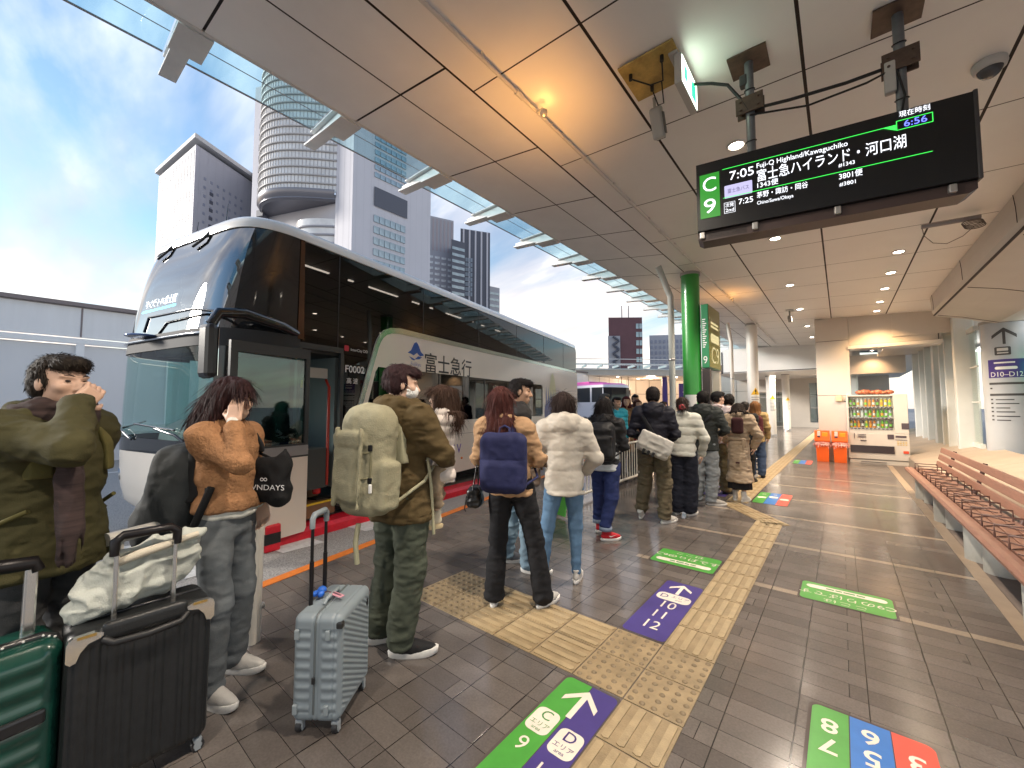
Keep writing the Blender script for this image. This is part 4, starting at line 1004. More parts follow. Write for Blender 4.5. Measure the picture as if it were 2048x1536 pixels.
fsign('bay_floor_sign', 'green bay C9 floor sign lying upside down right of the yellow paving', (-.028, 4.145), .56, .38, pi, [('green_panel', (-.285, .285), GRN)], kokot, 'green bay C9 floor signs')
fsign('number_floor_sign', 'green, blue and red numbered floor sign in the near right corner', (.05, 2.15), .43, .90, pi, [('green_panel', (.0755, .215), GRN), ('blue_panel', (-.071, .0715), BLU), ('red_panel', (-.215, -.075), RED)],
      [('cream_marks', CRM, lambda mb: (tz(mb, '7', .145, -.175, .14, wide=.002), tz(mb, '8', .145, -.315, .14, wide=.002), tz(mb, '5', 0, -.205, .14, wide=.002), tz(mb, '6', 0, -.345, .14, wide=.002), tz(mb, '2', -.145, -.14, .14, wide=.002), tz(mb, '3', -.145, -.29, .14, wide=.002)))])
fsign('number_floor_sign', 'green, blue and red numbered floor sign beside the bend of the yellow paving', (-.91, 7.80), .46, .95, pi, [('green_panel', (.08, .23), GRN), ('blue_panel', (-.076, .076), BLU), ('red_panel', (-.23, -.08), RED)],
      [('cream_marks', CRM, lambda mb: (mb.prism(rrect(.12, .13, .03, c=(.155, 0)), .0012, .0012), mb.prism(rrect(.12, .13, .03, c=(0, -.1)), .0012, .0012), mb.prism(rrect(.12, .13, .03, c=(-.155, 0)), .0012, .0012), tz(mb, '8', .155, -.3, .13), tz(mb, '6', 0, -.32, .13)))])
fsign('area_floor_sign', 'far purple floor sign among the feet of the queue', (-1.72, 7.9), .36, .9, 0, [('purple_panel', (-.18, .18), PUR)], [('cream_marks', CRM, lambda mb: (arrow(mb, 0, .3, .2), tz(mb, '10', 0, .02, .16, .8), tz(mb, '11', 0, -.15, .16, .8)))])
fsign('number_floor_sign', 'small bright floor sign farthest down the platform beside the bins', (-.85, 13.4), .4, .9, pi, [('green_panel', (.07, .2), GRN), ('blue_panel', (-.066, .066), BLU), ('red_panel', (-.2, -.07), RED)], [('cream_marks', CRM, lambda mb: (tz(mb, '8', .14, -.3, .13), tz(mb, '6', 0, -.3, .13)))])
# standing green sign behind the queue by the railing
sg = thing('stand_sign', 'small green and white sign panel leaning on the white railing behind the queue', 'sign', (-3.08, 4.75, 0), radians(-20))
mb = MB(); mb.box((0, 0, .22), (.42, .02, .40), Matrix.Rotation(radians(-12), 3, 'X'), .006); mb.build('panel', GRN, sg)
mb = MB(); mb.box((-.02, -.016, .15), (.3, .006, .06), Matrix.Rotation(radians(-12), 3, 'X')); mb.box((.05, -.01, .3), (.2, .006, .05), Matrix.Rotation(radians(-12), 3, 'X')); mb.build('stripe', CRM, sg)
# ------------------------------------------------------------------ railings
RAIL = M('railing_cream', (.66, .63, .57), .38, var=(7, .08), coat=.2)
rl = thing('crowd_barrier', 'cream pipe barrier standing behind the woman in the tan fleece', 'barrier', (-2.96, 1.0, 0), radians(-66.5))
mb = MB(); mb.cyl((0, 0, 0), (0, 0, .92), .036, n=20); mb.sphere((0, 0, .92), (.036, .036, .012), 16, 8); mb.build('post', RAIL, rl)
mb = MB(); mb.cyl((.055, .045, .02), (.055, .045, .86), .024, n=14); mb.build('inner_post', RAIL, rl)
mb = MB(); mb.tube([(.05, .0, .885), (.3, .0, .885), (.80, .0, .885)], .03, 14); mb.build('rail', RAIL, rl)
mb = MB(); mb.tube([(.05, .0, .14), (.80, .0, .14)], .026, 14); mb.build('rail', RAIL, rl)
mb = MB(); mb.cyl((.74, .0, .14), (.74, .0, .88), .010, n=8); mb.build('thin_bar', RAIL, rl)
mb = MB()
for z in (.30, .45, .62, .78): mb.cyl((0, -.040, z), (0, -.034, z), .007, n=8)
for z in (.84, .2): mb.cyl((-.055, 0, z), (.055, 0, z), .022, n=12)
mb.build('bolt', M('steel_base', (.45, .44, .43)), rl)
rf = thing('white_railing', 'low white railing with close vertical bars along the bay behind the queue', 'railing', (-3.26, 5.2, 0))
mb = MB(); 
for z in (.10, .78): mb.tube([(0, -.45, z), (0, 3.6, z)], .024, 10)
mb.build('rail', RAIL, rf)
for y in (-.45, 1.6, 3.6): mb = MB(); mb.cyl((0, y, 0), (0, y, .80), .03, n=14); mb.build('post', RAIL, rf)
mb = MB()
for y in np.arange(-.33, 3.55, .115): mb.cyl((0, y, .1), (0, y, .78), .011, n=8, cap=False)
mb.build('bar', RAIL, rf)
# ================================================================== double deck coach
bus = thing('double_decker_bus', 'large white and black double decker coach with open front door at the bay', 'bus', (-4.95, 2.07, 0), math.atan2(.206, .979))
BW = M('bus_white', (.87, .80, .70), .22, var=(1.2, .03), coat=.6)
BB = M('bus_black', (.012, .012, .013), .12, coat=.5)
BD = M('bus_dark_trim', (.03, .03, .032), .35)
GU = GLASS('upper_glass', (.085, .08, .075), 1.48)
GF = GLASS('front_glass_upper', (.13, .135, .135), 3.2)
GT = GLASS('teal_glass', (.66, .82, .80), 1.5)
GM = GLASS('lower_glass', (.10, .10, .095), 1.7)
BT = lambda h0=0.: (lambda s, z, h: Vector((h + h0, s, z)))
outline = [(.57, 1.14), (.67, 1.2), (.80, 1.33), (.90, 1.64), (1.01, 2.0), (1.14, 2.38), (1.18, 2.48), (1.24, 2.57), (1.32, 2.64), (1.44, 2.69), (1.64, 2.72)]
inner = [(.75, 1.18), (.80, 1.26), (.89, 1.36), (.98, 1.66), (1.09, 2.0), (1.21, 2.36), (1.25, 2.45), (1.30, 2.52), (1.37, 2.575), (1.47, 2.61), (1.64, 2.63)]
def arch(c, r): return [(c + r * cos(a), .27 + (r - .06) * max(0, sin(a)) + .0) for a in np.linspace(0, pi, 14)]
low = []
for c in (9.0, 7.62, 1.78): low += arch(c, .56)
win = [(1.02, 1.30), (.975, 1.36), (1.16, 2.0), (1.21, 2.08), (7.25, 2.10), (7.32, 2.04), (7.32, 1.30), (7.26, 1.24), (1.10, 1.25)]
mb = MB()
mb.prism([(.60, .27)] + [(.60, 1.10)] + outline[1:] + [(10.2, 2.72), (10.33, 2.66), (10.36, 2.5), (10.36, .3), (10.33, .27)] + low, -.05, 0, BT(), holes=[win])
mb.build('side_panel', BW, bus)
mb = MB(); mb.prism(outline + inner[::-1], .001, .006, BT()); mb.prism([(1.64, 2.63), (1.64, 2.72), (10.25, 2.72), (10.25, 2.655)], .001, .006, BT()); mb.build('outline_trim', M('trim_mirror', (.42, .50, .46), .12, .85), bus)
mb = MB(); mb.prism(win, -.03, -.024, BT()); mb.build('lower_window', GM, bus)
mb = MB()
for s in (2.65, 4.2, 5.75): mb.prism([(s, 1.25), (s + .03, 1.25), (s + .03, 2.1), (s, 2.1)], -.024, -.018, BT())
mb.build('window_bar', BD, bus)
mb = MB(); mb.prism([(0, 3.5), (0, 2.22), (.57, 2.22)] + outline[0:1] + outline[1:] + [(10.2, 2.735), (10.27, 2.80), (10.29, 2.9), (10.29, 3.38), (10.24, 3.47), (10.1, 3.5)], -.02, -.012, BT())
mb.build('side_glass', GU, bus)
mb = MB()
for s in (.51, 2.2, 3.95, 5.7, 7.4, 9.0): mb.prism([(s, 2.74 if s > 1 else 2.22), (s + .012, 2.74 if s > 1 else 2.22), (s + .012, 3.5), (s, 3.5)], -.012, -.008, BT())
mb.prism([(-.03, 2.2), (.6, 2.2), (.6, 2.27), (-.03, 2.27)], -.012, .004, BT()); mb.prism([(.56, .22), (.61, .22), (.61, 2.2), (.56, 2.2)], -.04, .004, BT()); mb.prism([(-.04, .22), (.0, .22), (.0, 2.2), (-.04, 2.2)], -.04, .004, BT())
mb.build('door_frame', BD, bus)
mb = MB(); mb.prism([(-.06, 2.3), (.02, 2.3), (-.0, 3.5), (-.05, 3.5)], -.015, .012, BT()); mb.build('front_pillar', M('copper_black', (.10, .045, .02), .12, .6, coat=.6), bus)
# front skin from plan curve and rake
AZ = [(z, a + .16) for z, a in [(.26, .56), (.34, .66), (.6, .72), (1.0, .735), (1.5, .73), (2.12, .71), (2.3, .69), (2.6, .645), (3.0, .575), (3.3, .50), (3.5, .43), (3.6, .36)]]
def A_(z):
    for (z0, a0), (z1, a1) in zip(AZ, AZ[1:]):
        if z <= z1: return a0 + (a1 - a0) * max(0, (z - z0)) / (z1 - z0)
    return AZ[-1][1]
def fp(th, z, off=0.):
    q = cos(th); x = -1.25 + (1.25 + off) * q; return Vector((x, -.03 - (A_(z) + off) * (1 - abs(q) ** 7) ** .45, z))
def fskin(name, mat, z0, z1, t0=0., t1=pi, off=0., nz=8, nt=96, root=bus):
    mb = MB(); rows = []
    for i in range(nz + 1):
        z = z0 + (z1 - z0) * i / nz; rows.append([fp(t0 + (t1 - t0) * k / nt, z, off) for k in range(nt + 1)])
    mb.loft(rows, False, False); return mb.build(name, mat, root)
fskin('front_bumper', BW, .28, .98); fskin('grille_band', BB, .98, 1.14, off=.004)
fskin('lower_windscreen', GT, 1.14, 2.14, .62, pi - .62, off=-.004); 
for a, b in ((.0, .62), (pi - .62, pi)): fskin('corner_post', GT if a > 1 else BB, 1.14, 2.14, a, b, nt=14)
fskin('visor_band', M('visor_grey', (.05, .05, .052), .65, spec=.25), 2.14, 2.33, off=.01)
fskin('upper_windscreen', GF, 2.33, 3.52, .50, pi - .42)
fskin('corner_glass', BB, 2.33, 3.52, 0, .50, nt=14); fskin('corner_glass', BB, 2.33, 3.52, pi - .42, pi, nt=14)
mb = MB(); mb.tube([fp(t, 2.27, .03) for t in np.linspace(.75, pi - .25, 60)], .013, 8); mb.build('silver_ledge', M('chrome', (.75, .75, .75), .12, 1.), bus)
mb = MB()
for x0 in (.9, 1.9):
    mb.tube([fp(x0, 1.12, .02), fp(x0 + .16, 1.20, .035), fp(x0 + .55, 1.26, .03)], .014, 6); mb.tube([fp(x0 + .2, 1.25, .02), fp(x0 + .95, 1.30, .02)], .012, 6)
mb.build('wiper', BB, bus)
mb = MB()
for x0 in (1.25, 1.95):
    a = fp(x0, 3.53, .02); mb.tube([a + Vector((0, .03, .05)), a, fp(x0 + .03, 3.44, .03), fp(x0 + .16, 3.38, .03)], .016, 6)
mb.build('upper_wiper', BB, bus)
mb = MB()
for (z, zz) in ((.62, .74),): 
    for th in (.75, pi - .75): mb.loft([[fp(th + d, z + e, .012) for d, e in ((-.14, 0), (.14, .01), (.16, .1), (-.10, .13))], [fp(th + d, z + e, .0) for d, e in ((-.14, 0), (.14, .01), (.16, .1), (-.10, .13))]])
mb.build('headlight', M('headlight_glass', (.5, .52, .55), .08, .7), bus)
# roof with rounded edge
plan = [fp(th, 3.5) for th in np.linspace(0, pi, 81)]
ol = [(p.x, p.y) for p in plan] + [(-2.5, y) for y in np.linspace(.5, 10.15, 12)] + [(-2.44, 10.33), (-2.3, 10.38), (-.2, 10.38), (-.06, 10.33)] + [(0, y) for y in np.linspace(10.15, .5, 12)]
def inset(i, z):
    r = []
    for x, y in ol:
        xx = -1.25 + (x + 1.25) * (1 - i / 1.25); yy = y
        if y < .0: yy = y + i * 1.0 * min(1, -y / .4)
        if y > 10.3: yy = y - i
        r.append(Vector((xx, yy, z)))
    return r
mb = MB(); mb.loft([inset(-.006, 3.505), inset(-.006, 3.56), inset(.012, 3.61), inset(.05, 3.65), inset(.12, 3.675), inset(.4, 3.69)], True, True); mb.build('roof', BW, bus)
# shell behind the panes
mb = MB()
mb.box((-2.48, 6.2, 1.9), (.04, 8.3, 3.2)); mb.box((-2.48, .9, 2.85), (.04, 2.2, 1.3)); mb.box((-2.48, .9, .65), (.04, 2.2, .75)); mb.box((-1.25, 10.34, 1.9), (2.4, .06, 3.2)); 
mb.build('far_side', BW, bus)
mb = MB(); mb.prism([(-.3, 1.05), (2.0, 1.05), (2.0, 2.2), (-.3, 2.2)], -2.485, -2.478, BT()); mb.build('driver_window', GT, bus)
DK2 = M('cabin_dark', (.035, .032, .03), .7); DKW = M('cabin_wall', (.05, .055, .055), .6)
mb = MB(); mb.box((-1.25, 4.9, 2.24), (2.36, 10.5, .14)); mb.box((-1.35, 5.5, .5), (2.1, 9.0, .3)); mb.box((-1.25, -.25, 2.24), (2.2, .5, .12)); mb.box((-1.25, 4.9, 3.44), (2.34, 10.2, .02)); mb.box((-2.44, 5, 2.9), (.03, 10, 1.1)); mb.box((-2.44, 6.4, 1.3), (.03, 7.5, 1.6)); mb.box((-1.2, 2.3, 1.3), (2.3, .05, 1.8)); mb.build('cabin', DK2, bus)
mb = MB()
for s0, s1 in ((.07, .73), (1.07, 2.66), (2.98, 4.48), (4.85, 5.74)): mb.box((-.5, (s0 + s1) / 2, 3.40), (.03, s1 - s0, .018))
mb.build('ceiling_light', EM('cabin_lamp', (1, .98, .94), 26), bus)
SEAT = M('seat_cloth', (.05, .05, .07), .8)
def seat(x, s, z, parent=bus):
    mb = MB(); mb.box((x, s, z + .42), (.42, .42, .12), None, .04); mb.box((x, s + .22, z + .78), (.42, .11, .62), Matrix.Rotation(radians(-12), 3, 'X'), .05); mb.box((x, s + .30, z + 1.12), (.26, .09, .16), None, .035); mb.build('seat', SEAT, parent)
for k in range(9):
    for x in (-.42, -1.95): seat(x, .9 + .95 * k, 2.31)
seat(-1.75, .35, .85)
mb = MB(); mb.prism([(-.45, 1.05), (-.15, 1.05), (-.1, 1.18), (-.2, 1.32), (-.42, 1.2)], -2.3, -.65, BT()); mb.tube([(-1.75 + .2 * cos(a), -.12 + .06 * sin(a), 1.36 + .2 * sin(a) * .5) for a in np.linspace(0, 2 * pi, 18, endpoint=False)], .018, 6, True); mb.build('dashboard', M('dash_grey', (.16, .17, .17), .6), bus)
mb = MB(); mb.box((-.9, -.42, 1.22), (.32, .03, .18)); mb.build('hi_vis_folder', M('lime', (.35, .62, .06), .5), bus)
mb = MB(); mb.box((-1.25, .02, .72), (2.3, .9, .5)); mb.build('driver_floor', DKW, bus)
# door well
mb = MB(); mb.box((-.38, .29, .22), (.66, .54, .16)); mb.box((-.62, .29, .46), (.5, .54, .32)); mb.box((-.95, .29, .62), (.5, .54, .4)); mb.build('step', M('step_wood', (.20, .11, .055), .5, var=(8, .2)), bus)
mb = MB(); mb.box((-.06, .29, .302), (.035, .54, .02)); mb.box((-.39, .29, .622), (.035, .54, .02)); mb.build('step_edge', M('step_yellow', (.72, .48, .03), .5), bus)
mb = MB(); mb.box((-.55, .60, 1.3), (.85, .05, 1.7)); mb.box((-1.05, .33, 1.4), (.06, .55, 1.5)); mb.build('partition', M('cabin_grey', (.17, .20, .20), .5), bus)
mb = MB(); mb.tube([(-.10, .47, .5), (-.10, .47, 1.75), (-.2, .5, 1.85)], .018, 8); mb.build('grab_pole', M('grab_red', (.42, .03, .015), .35), bus)
mb = MB(); mb.lathe([(.045, .0), (.05, .02), (.05, .26), (.02, .32), (.02, .36)], (-.16, .37, .40), 14); mb.build('fire_extinguisher', M('extinguisher_red', (.5, .02, .02), .25), bus)
mb = MB(); mb.box((-.18, .07, 1.78), (.02, .16, .09)); mb.build('yellow_notice', M('warning_yellow', (.75, .5, .02)), bus)
mb = MB(); mb.box((-.17, .32, 1.93), (.02, .34, .13)); mb.build('grey_notice', M('notice_grey', (.42, .42, .40), .5), bus)
# open door leaf, swung forward along the body
D0, D1 = -.86, .0
mb = MB(); mb.prism([(D0, .08), (D1 - .02, .08), (D1, .12), (D1, .93), (D0, .93)], .13, .17, BT()); dr = mb.build('door', M('door_cream', (.70, .62, .54), .25, var=(1.2, .03), coat=.5), bus)
mb = MB(); mb.prism([(D0, .931), (D1, .931), (D1, 2.16), (D0, 2.16)], .13, .17, BT(), holes=[[(D0 + .07, 1.08), (D0 + .07, 2.05), (D1 - .05, 2.05), (D1 - .05, 1.08)]]); mb.build('door_sash', BD, dr)
mb = MB(); mb.prism([(D0 + .0, .95), (D1, .95), (D1, 1.06), (D0, 1.06)], .171, .174, BT()); mb.build('door_band', M('band_grey', (.24, .23, .23), .4), dr)
mb = MB(); mb.prism([(D0 + .07, 1.08), (D0 + .07, 2.05), (D1 - .05, 2.05), (D1 - .05, 1.08)], .148, .153, BT()); mb.build('door_glass', GLASS('door_glass', (.45, .66, .62), 1.7), dr)
# mirrors
mb = MB(); mb.tube([(-.05, -.02, 2.36), (.08, -.30, 2.40), (.16, -.75, 2.44), (.17, -.98, 2.40), (.17, -1.04, 2.28)], [.05, .055, .055, .05, .045], 12)
mr = mb.build('mirror_arm', BB, bus)
mb = MB(); mb.box((.17, -1.06, 2.02), (.20, .10, .52), None, .05); mb.build('mirror_head', M('mirror_shell', (.02, .02, .021), .3), mr)
mb = MB(); mb.box((.17, -1.008, 2.02), (.16, .004, .46)); mb.build('mirror_glass', M('mirror_face', (.8, .8, .8), .03, 1.), mr)
q = fp(1.75, 2.33, .06)
mb = MB(); mb.tube([(.16, -.80, 2.43), (-.45, -.92, 2.52), (q.x + .1, q.y, 2.52), (q.x, q.y, 2.36)], .016, 8); m2 = mb.build('front_mirror_arm', BB, bus)
mb = MB(); mb.lathe([(.17, 0), (.175, .012), (.14, .025), (.0005, .04)], (q.x, q.y, 2.30), 28); mb.build('front_mirror', M('mirror_blue', (.10, .15, .30), .15, .5), m2)
# destination display and lettering
mb = MB(); o0 = fp(1.62, 2.78, -.06); o1 = fp(2.25, 2.78, -.06); ux = (o1 - o0).normalized() * 1.0
Td = plane_T((o0 + o1) / 2, ux, Vector((0, .18, .98)), Vector((0, -1, 0)))
mb.prism(rrect(.92, .22, .01), 0, -.03, Td); mb.build('destination_display', M('board_black', (.012, .012, .013)), bus)
mb = MB(); mb.text('富士急ハイランド', .125, Td, depth=.004, sx=.84); mb.build('destination_text', EM('led_white2', (.9, .95, 1), 16.0), bus)
mb = MB(); mb.prism([(-.45, -.105), (.45, -.105), (.45, -.075), (-.45, -.075)], .004, .004, Td); mb.build('display_line', EM('led_cyan', (.05, .65, .9), 12), bus)
TS = lambda s0, z0, k=1.: (lambda x, y, z: Vector((.0035 + z, s0 + x, z0 + y)))
LB_ = M('letter_black', (.02, .018, .02), .4)
mb = MB(); mb.text('富士急行', .36, TS(2.95, 2.22), sx=1.02, wide=.003); mb.build('company_name', LB_, bus)
mb = MB(); Tl = TS(2.02, 2.38)
mb.prism([(-.20, -.02), (-.12, .03), (-.05, .15), (.0, .18), (.05, .15), (.12, .03), (.20, -.02), (.10, -.05), (.02, .0), (-.06, -.05), (-.12, -.03)], .0, .0, Tl)
mb.prism([(-.17, -.07), (-.02, -.11), (.05, -.05), (.15, -.06), (.08, -.10), (.0, -.08), (-.04, -.13), (-.10, -.12)], .0, .0, Tl); mb.build('mountain_emblem', M('emblem_blue', (.02, .10, .42), .3), bus)
mb = MB(); mb.text('Fujikyu', .09, TS(2.02, 2.19)); mb.build('emblem_text', M('emblem_lilac', (.25, .25, .5), .4), bus)
mb = MB(); mb.text('F0002', .135, lambda x, y, z: Vector((-.008, .80 + x, 2.0 + y)), wide=.001); mb.text('高 速', .085, lambda x, y, z: Vector((-.008, .76 + x, 1.84 + y))); mb.text('InterCity DD', .055, lambda x, y, z: Vector((-.008, .87 + x, 2.27 + y))); mb.build('fleet_number', M('white_print', (.8, .8, .8)), bus)
mb = MB(); mb.prism(rrect(.075, .075, .015, c=(.655, 2.28)), -.008, -.008, BT()); mb.build('maker_badge', M('badge_red', (.55, .02, .04), .4), bus)
mb = MB(); mb.text('RT V', .24, TS(3.08, .70), sx=1.0, wide=.002); mb.build('slogan', M('slogan_purple', (.13, .07, .42), .4), bus)
mb = MB(); Tm = TS(8.05, 1.45)
mb.prism([(-.52, -.2), (.52, -.2), (.12, .95), (.0, 1.05), (-.12, .95)], 0, 0, Tm); mb.build('pale_peak', M('peak_yellow', (.62, .60, .36), .4), bus)
mb = MB(); rr = random.Random(3)
for i in range(15): 
    x = -.62 + i * .085; h = .35 + .5 * abs(sin(i * 1.7)); mb.prism([(x, -.45), (x + .07, -.45), (x + .07, h * .6 - .2), (x + .035, h - .2), (x, h * .6 - .2)], .001, .001, Tm)
mb.build('blue_skyline', M('skyline_blue', (.09, .13, .40), .4), bus)
mb = MB(); mb.prism([(1.0, .98), (10.3, .98), (10.3, .985), (1.0, .985)], .001, .001, BT())
for s in (1.15, 2.45, 3.9, 5.3, 6.7): mb.prism([(s, .3), (s + .006, .3), (s + .006, 1.15), (s, 1.15)], .001, .001, BT())
mb.build('panel_gap', BD, bus)
mb = MB()
for s, z in ((.66, .80), (.66, .52), (.65, .40), (3.35, .52), (5.2, .52)): mb.sphere((.004, s, z), (.012, .035, .022), 10, 6)
mb.build('marker_lamp', M('amber_lens', (.75, .22, .03), .25), bus)
for s in (1.78, 7.62, 9.0):
    for x in (-.20, -2.3):
        mb = MB(); mb.lathe([(.30, -.13), (.46, -.13), (.50, -.08), (.50, .08), (.46, .13), (.30, .13)], (0, 0, 0), 36); 
        Rw = Matrix.Rotation(pi / 2, 3, 'Y'); mb.v = [Rw @ v + Vector((x, s, .47)) for v in mb.v]; wh = mb.build('wheel', M('tyre_rubber', (.018, .018, .018), .7), bus)
        mb = MB(); mb.lathe([(.02, .10), (.1, .11), (.12, .05), (.29, .03), (.30, .12)], (0, 0, 0), 30); mb.v = [Rw @ v + Vector((x, s, .47)) for v in mb.v]; mb.build('rim', M('chrome', (.75, .75, .75)), wh)
mb = MB(); mb.box((-1.25, 5.2, .22), (2.1, 9.6, .2)); mb.build('underbody', M('under_black', (.008, .008, .008), .8), bus)
mb = MB()
for x0 in (1.15, 1.75): p = fp(x0, 3.55, -.1); mb.cyl((p.x, p.y, 3.64), (p.x, p.y + .02, 3.64 + (.30 if x0 < 1.5 else .22)), .008, .004, n=6)
mb.build('aerial', BB, bus)
# ------------------------------------------------------------------ second coach, pink and white, far along the bays
b2 = thing('pink_coach', 'pink and white coach waiting at a far bay behind the queue', 'coach', (-13.7, 23.1, 0), radians(-110))
PW = M('coach_white', (.76, .72, .74), .25, coat=.5); PK = M('coach_pink', (.72, .12, .42), .3, coat=.4)
def hull(z0, z1, ins0=0., ins1=0.):
    o = [(-1.2, -3.8), (1.2, -3.8)] + [(1.2, 3.4), (1.05, 3.95), (.6, 4.15), (-.6, 4.15), (-1.05, 3.95), (-1.2, 3.4)]
    f = lambda i, z: [Vector((x * (1 - i), y * (1 - i * .4), z)) for x, y in o]
    return [f(ins0, z0), f(ins1, z1)]
mb = MB(); mb.loft(hull(.75, 1.75), True, True, smooth=False); mb.loft(hull(2.6, 2.75, .03, .06), True, True, smooth=False); mb.build('body', PW, b2)
mb = MB(); mb.loft(hull(.28, .749), True, True, smooth=False); mb.loft([[v + Vector((0, 0, 0)) for v in r] for r in hull(2.751, 2.86, .06, .18)], True, True, smooth=False); mb.box((0, 1.2, 2.93), (1.5, 2.4, .16), None, .05); mb.build('pink_band', PK, b2)
mb = MB(); mb.loft(hull(1.751, 2.6, .012, .03), True, True, smooth=False); mb.build('window', M('coach_glass', (.02, .022, .024), .06), b2)
mb = MB()
for y in (3.05, 1.6, .1, -1.4, -2.9):
    for x in (-1, 1): mb.box((x * 1.178, y, 2.18), (.05, .12, .86))
for x in (-.95, .95): mb.tube([(x * 1.1, 3.9, 1.7), (x * 1.03, 3.85, 2.65)], .05, 8)
mb.build('pillar', PW, b2)
mb = MB()
for y in (2.5, -2.4):
    for x in (-1.1, 1.1): mb.cyl((x - .1, y, .44), (x + .1, y, .44), .47, n=24)
mb.build('wheel', M('tyre_rubber', (.018, .018, .018)), b2)
mb = MB(); mb.box((.0, -.2, 3.08), (.32, .5, .16), None, .03); mb.build('roof_unit', PW, b2)
# ================================================================== across the road
wl_ = thing('parapet_wall', 'long pale grey panelled parapet wall across the bus road', 'wall', (-16, 20, -.03))
PWL = M('parapet_panel', (.72, .715, .72), .6, var=(.8, .05), stretch=(1, 1, .3)); PFR = M('parapet_frame', (.84, .84, .84), .5)
mb = MB(); mb.box((-.1, 0, 1.6), (.12, 90, 3.2)); mb.build('panel', PWL, wl_)
mb = MB(); mb.box((-.07, 0, 3.82), (.16, 90, .80)); mb.build('upper_panel', M('parapet_upper', (.78, .78, .79), .55, var=(2, .06), stretch=(1, 2, .2)), wl_)
mb = MB(); mb.box((.0, 0, 3.30), (.16, 90, .14)); mb.box((.02, 0, .9), (.14, 90, .12))
for y in np.arange(-40, 45, 1.9): mb.box((.0, y, 1.65), (.14, .16, 3.2))
mb.build('frame', PFR, wl_)
mb = MB(); mb.box((-.02, 0, 4.30), (.3, 90, .10)); 
for y in np.arange(-40, 45, 1.9): mb.box((.015, y, 3.82), (.012, .035, .8))
mb.build('coping', M('coping_brown', (.22, .18, .18), .5), wl_)
gr = thing('guard_rail', 'low pale guard rail in front of the parapet wall', 'guard rail', (-14.6, 20, -.03))
mb = MB(); mb.box((0, 0, .95), (.06, 90, .22), None, .02); mb.build('rail', M('pale_plate', (.66, .66, .64), .4), gr)
mb = MB()
for y in np.arange(-42, 44, 2.4): mb.cyl((-.06, y, 0), (-.06, y, 1.05), .05, n=10)
mb.build('post', PFR, gr)
# towers: at(az, d) places by bearing and distance
def at(az, d): a = radians(az); return Vector((sin(a) * d, cos(a) * d, 0))
def facade(mb, o, ux, w, h, nx, nz, fx, fz, z0=0., z1=None, dep=.25, skip=None):
    """proud or recessed window boxes on a face starting at o running along ux"""
    n = Vector((ux.y, -ux.x, 0)); z1 = z1 or h
    for i in range(nx):
        for j in range(nz):
            if skip and skip(i, j): continue
            c = o + ux * (w * (i + .5) / nx) + Vector((0, 0, z0 + (z1 - z0) * (j + .5) / nz))
            a = w / nx * fx / 2; b = (z1 - z0) / nz * fz / 2
            mb.add([c - ux * a - Vector((0, 0, b)) + n * dep, c + ux * a - Vector((0, 0, b)) + n * dep, c + ux * a + Vector((0, 0, b)) + n * dep, c - ux * a + Vector((0, 0, b)) + n * dep], [(0, 1, 2, 3)])
def fwin(name, mat, root, o, ux, w, h, nx, nz, fx, fz, z0=0., z1=None, dep=.25, skip=None):
    """windows of a face, each a part of its own (the lowest beyond 100 as one mesh)"""
    n = Vector((ux.y, -ux.x, 0)); z1 = z1 or h; a = w / nx * fx / 2; b = (z1 - z0) / nz * fz / 2
    cs = [o + ux * (w * (i + .5) / nx) + n * dep + Vector((0, 0, z0 + (z1 - z0) * (j + .5) / nz)) for j in range(nz - 1, -1, -1) for i in range(nx) if not (skip and skip(i, j))]
    mb = MB(); mb.prism([(-a, -b), (a, -b), (a, b), (-a, b)], -.3, 0, lambda x, y, z: ux * x + Vector((0, 0, y)) + n * z); w0 = mb.build(name, mat, root); w0.location = cs[0] - Vector(root.location)
    for c in cs[1:100]: q = w0.copy(); COL.objects.link(q); q.parent = root; q.location = c - Vector(root.location)
    if len(cs) > 100:
        mb = MB()
        for c in cs[100:]: mb.add([c - ux * a - Vector((0, 0, b)), c + ux * a - Vector((0, 0, b)), c + ux * a + Vector((0, 0, b)), c - ux * a + Vector((0, 0, b))], [(0, 1, 2, 3)])
        build_at(mb, name + 's', mat, root)['kind'] = 'stuff'
def build_at(mb, name, mat, root):
    for v in mb.v: v -= Vector(root.location)
    return mb.build(name, mat, root)
CON = M('tower_pale', (.58, .57, .62), .6, var=(.05, .05)); CONW = M('tower_white', (.42, .425, .475), .55, var=(.05, .05)); WIN = M('tower_glass', (.2, .23, .28), .12); WINL = M('tower_glass_pale', (.34, .42, .46), .15, .3, var=(.3, .3)); DRK = M('tower_dark', (.09, .095, .125), .5); GRY = M('tower_grey', (.36, .36, .40), .5)
# 1 hotel slab with overhanging roof
d = 160; L_ = at(-81.7, d * 1.2); Cn = at(-78.7, d); R_ = at(-73.0, d * 1.1); hh = 1.5 + d * math.tan(radians(27.7))
t = thing('hotel_tower', 'pale ribbed hotel tower with overhanging roof slab, leftmost of the towers', 'tower', Cn)
Bk = L_ + (R_ - Cn)
mb = MB(); mb.prism([(L_.x, L_.y), (Cn.x, Cn.y), (R_.x, R_.y), (Bk.x, Bk.y)], 0, hh); build_at(mb, 'block', CONW, t)
cx_ = (L_ + R_) / 2
mb = MB(); mb.prism([tuple((cx_ + (p - cx_) * 1.09).xy) for p in (L_, Cn, R_, Bk)], hh + 1.2, hh + 2.6); build_at(mb, 'roof_slab', M('slab_grey', (.5, .5, .5), .6), t)
mb = MB(); mb.prism([tuple((cx_ + (p - cx_) * .9).xy) for p in (L_, Cn, R_, Bk)], hh, hh + 1.3); build_at(mb, 'roof_storey', WIN, t)
u1 = (Cn - L_).normalized(); w1 = (Cn - L_).length; u2 = (R_ - Cn).normalized(); w2 = (R_ - Cn).length
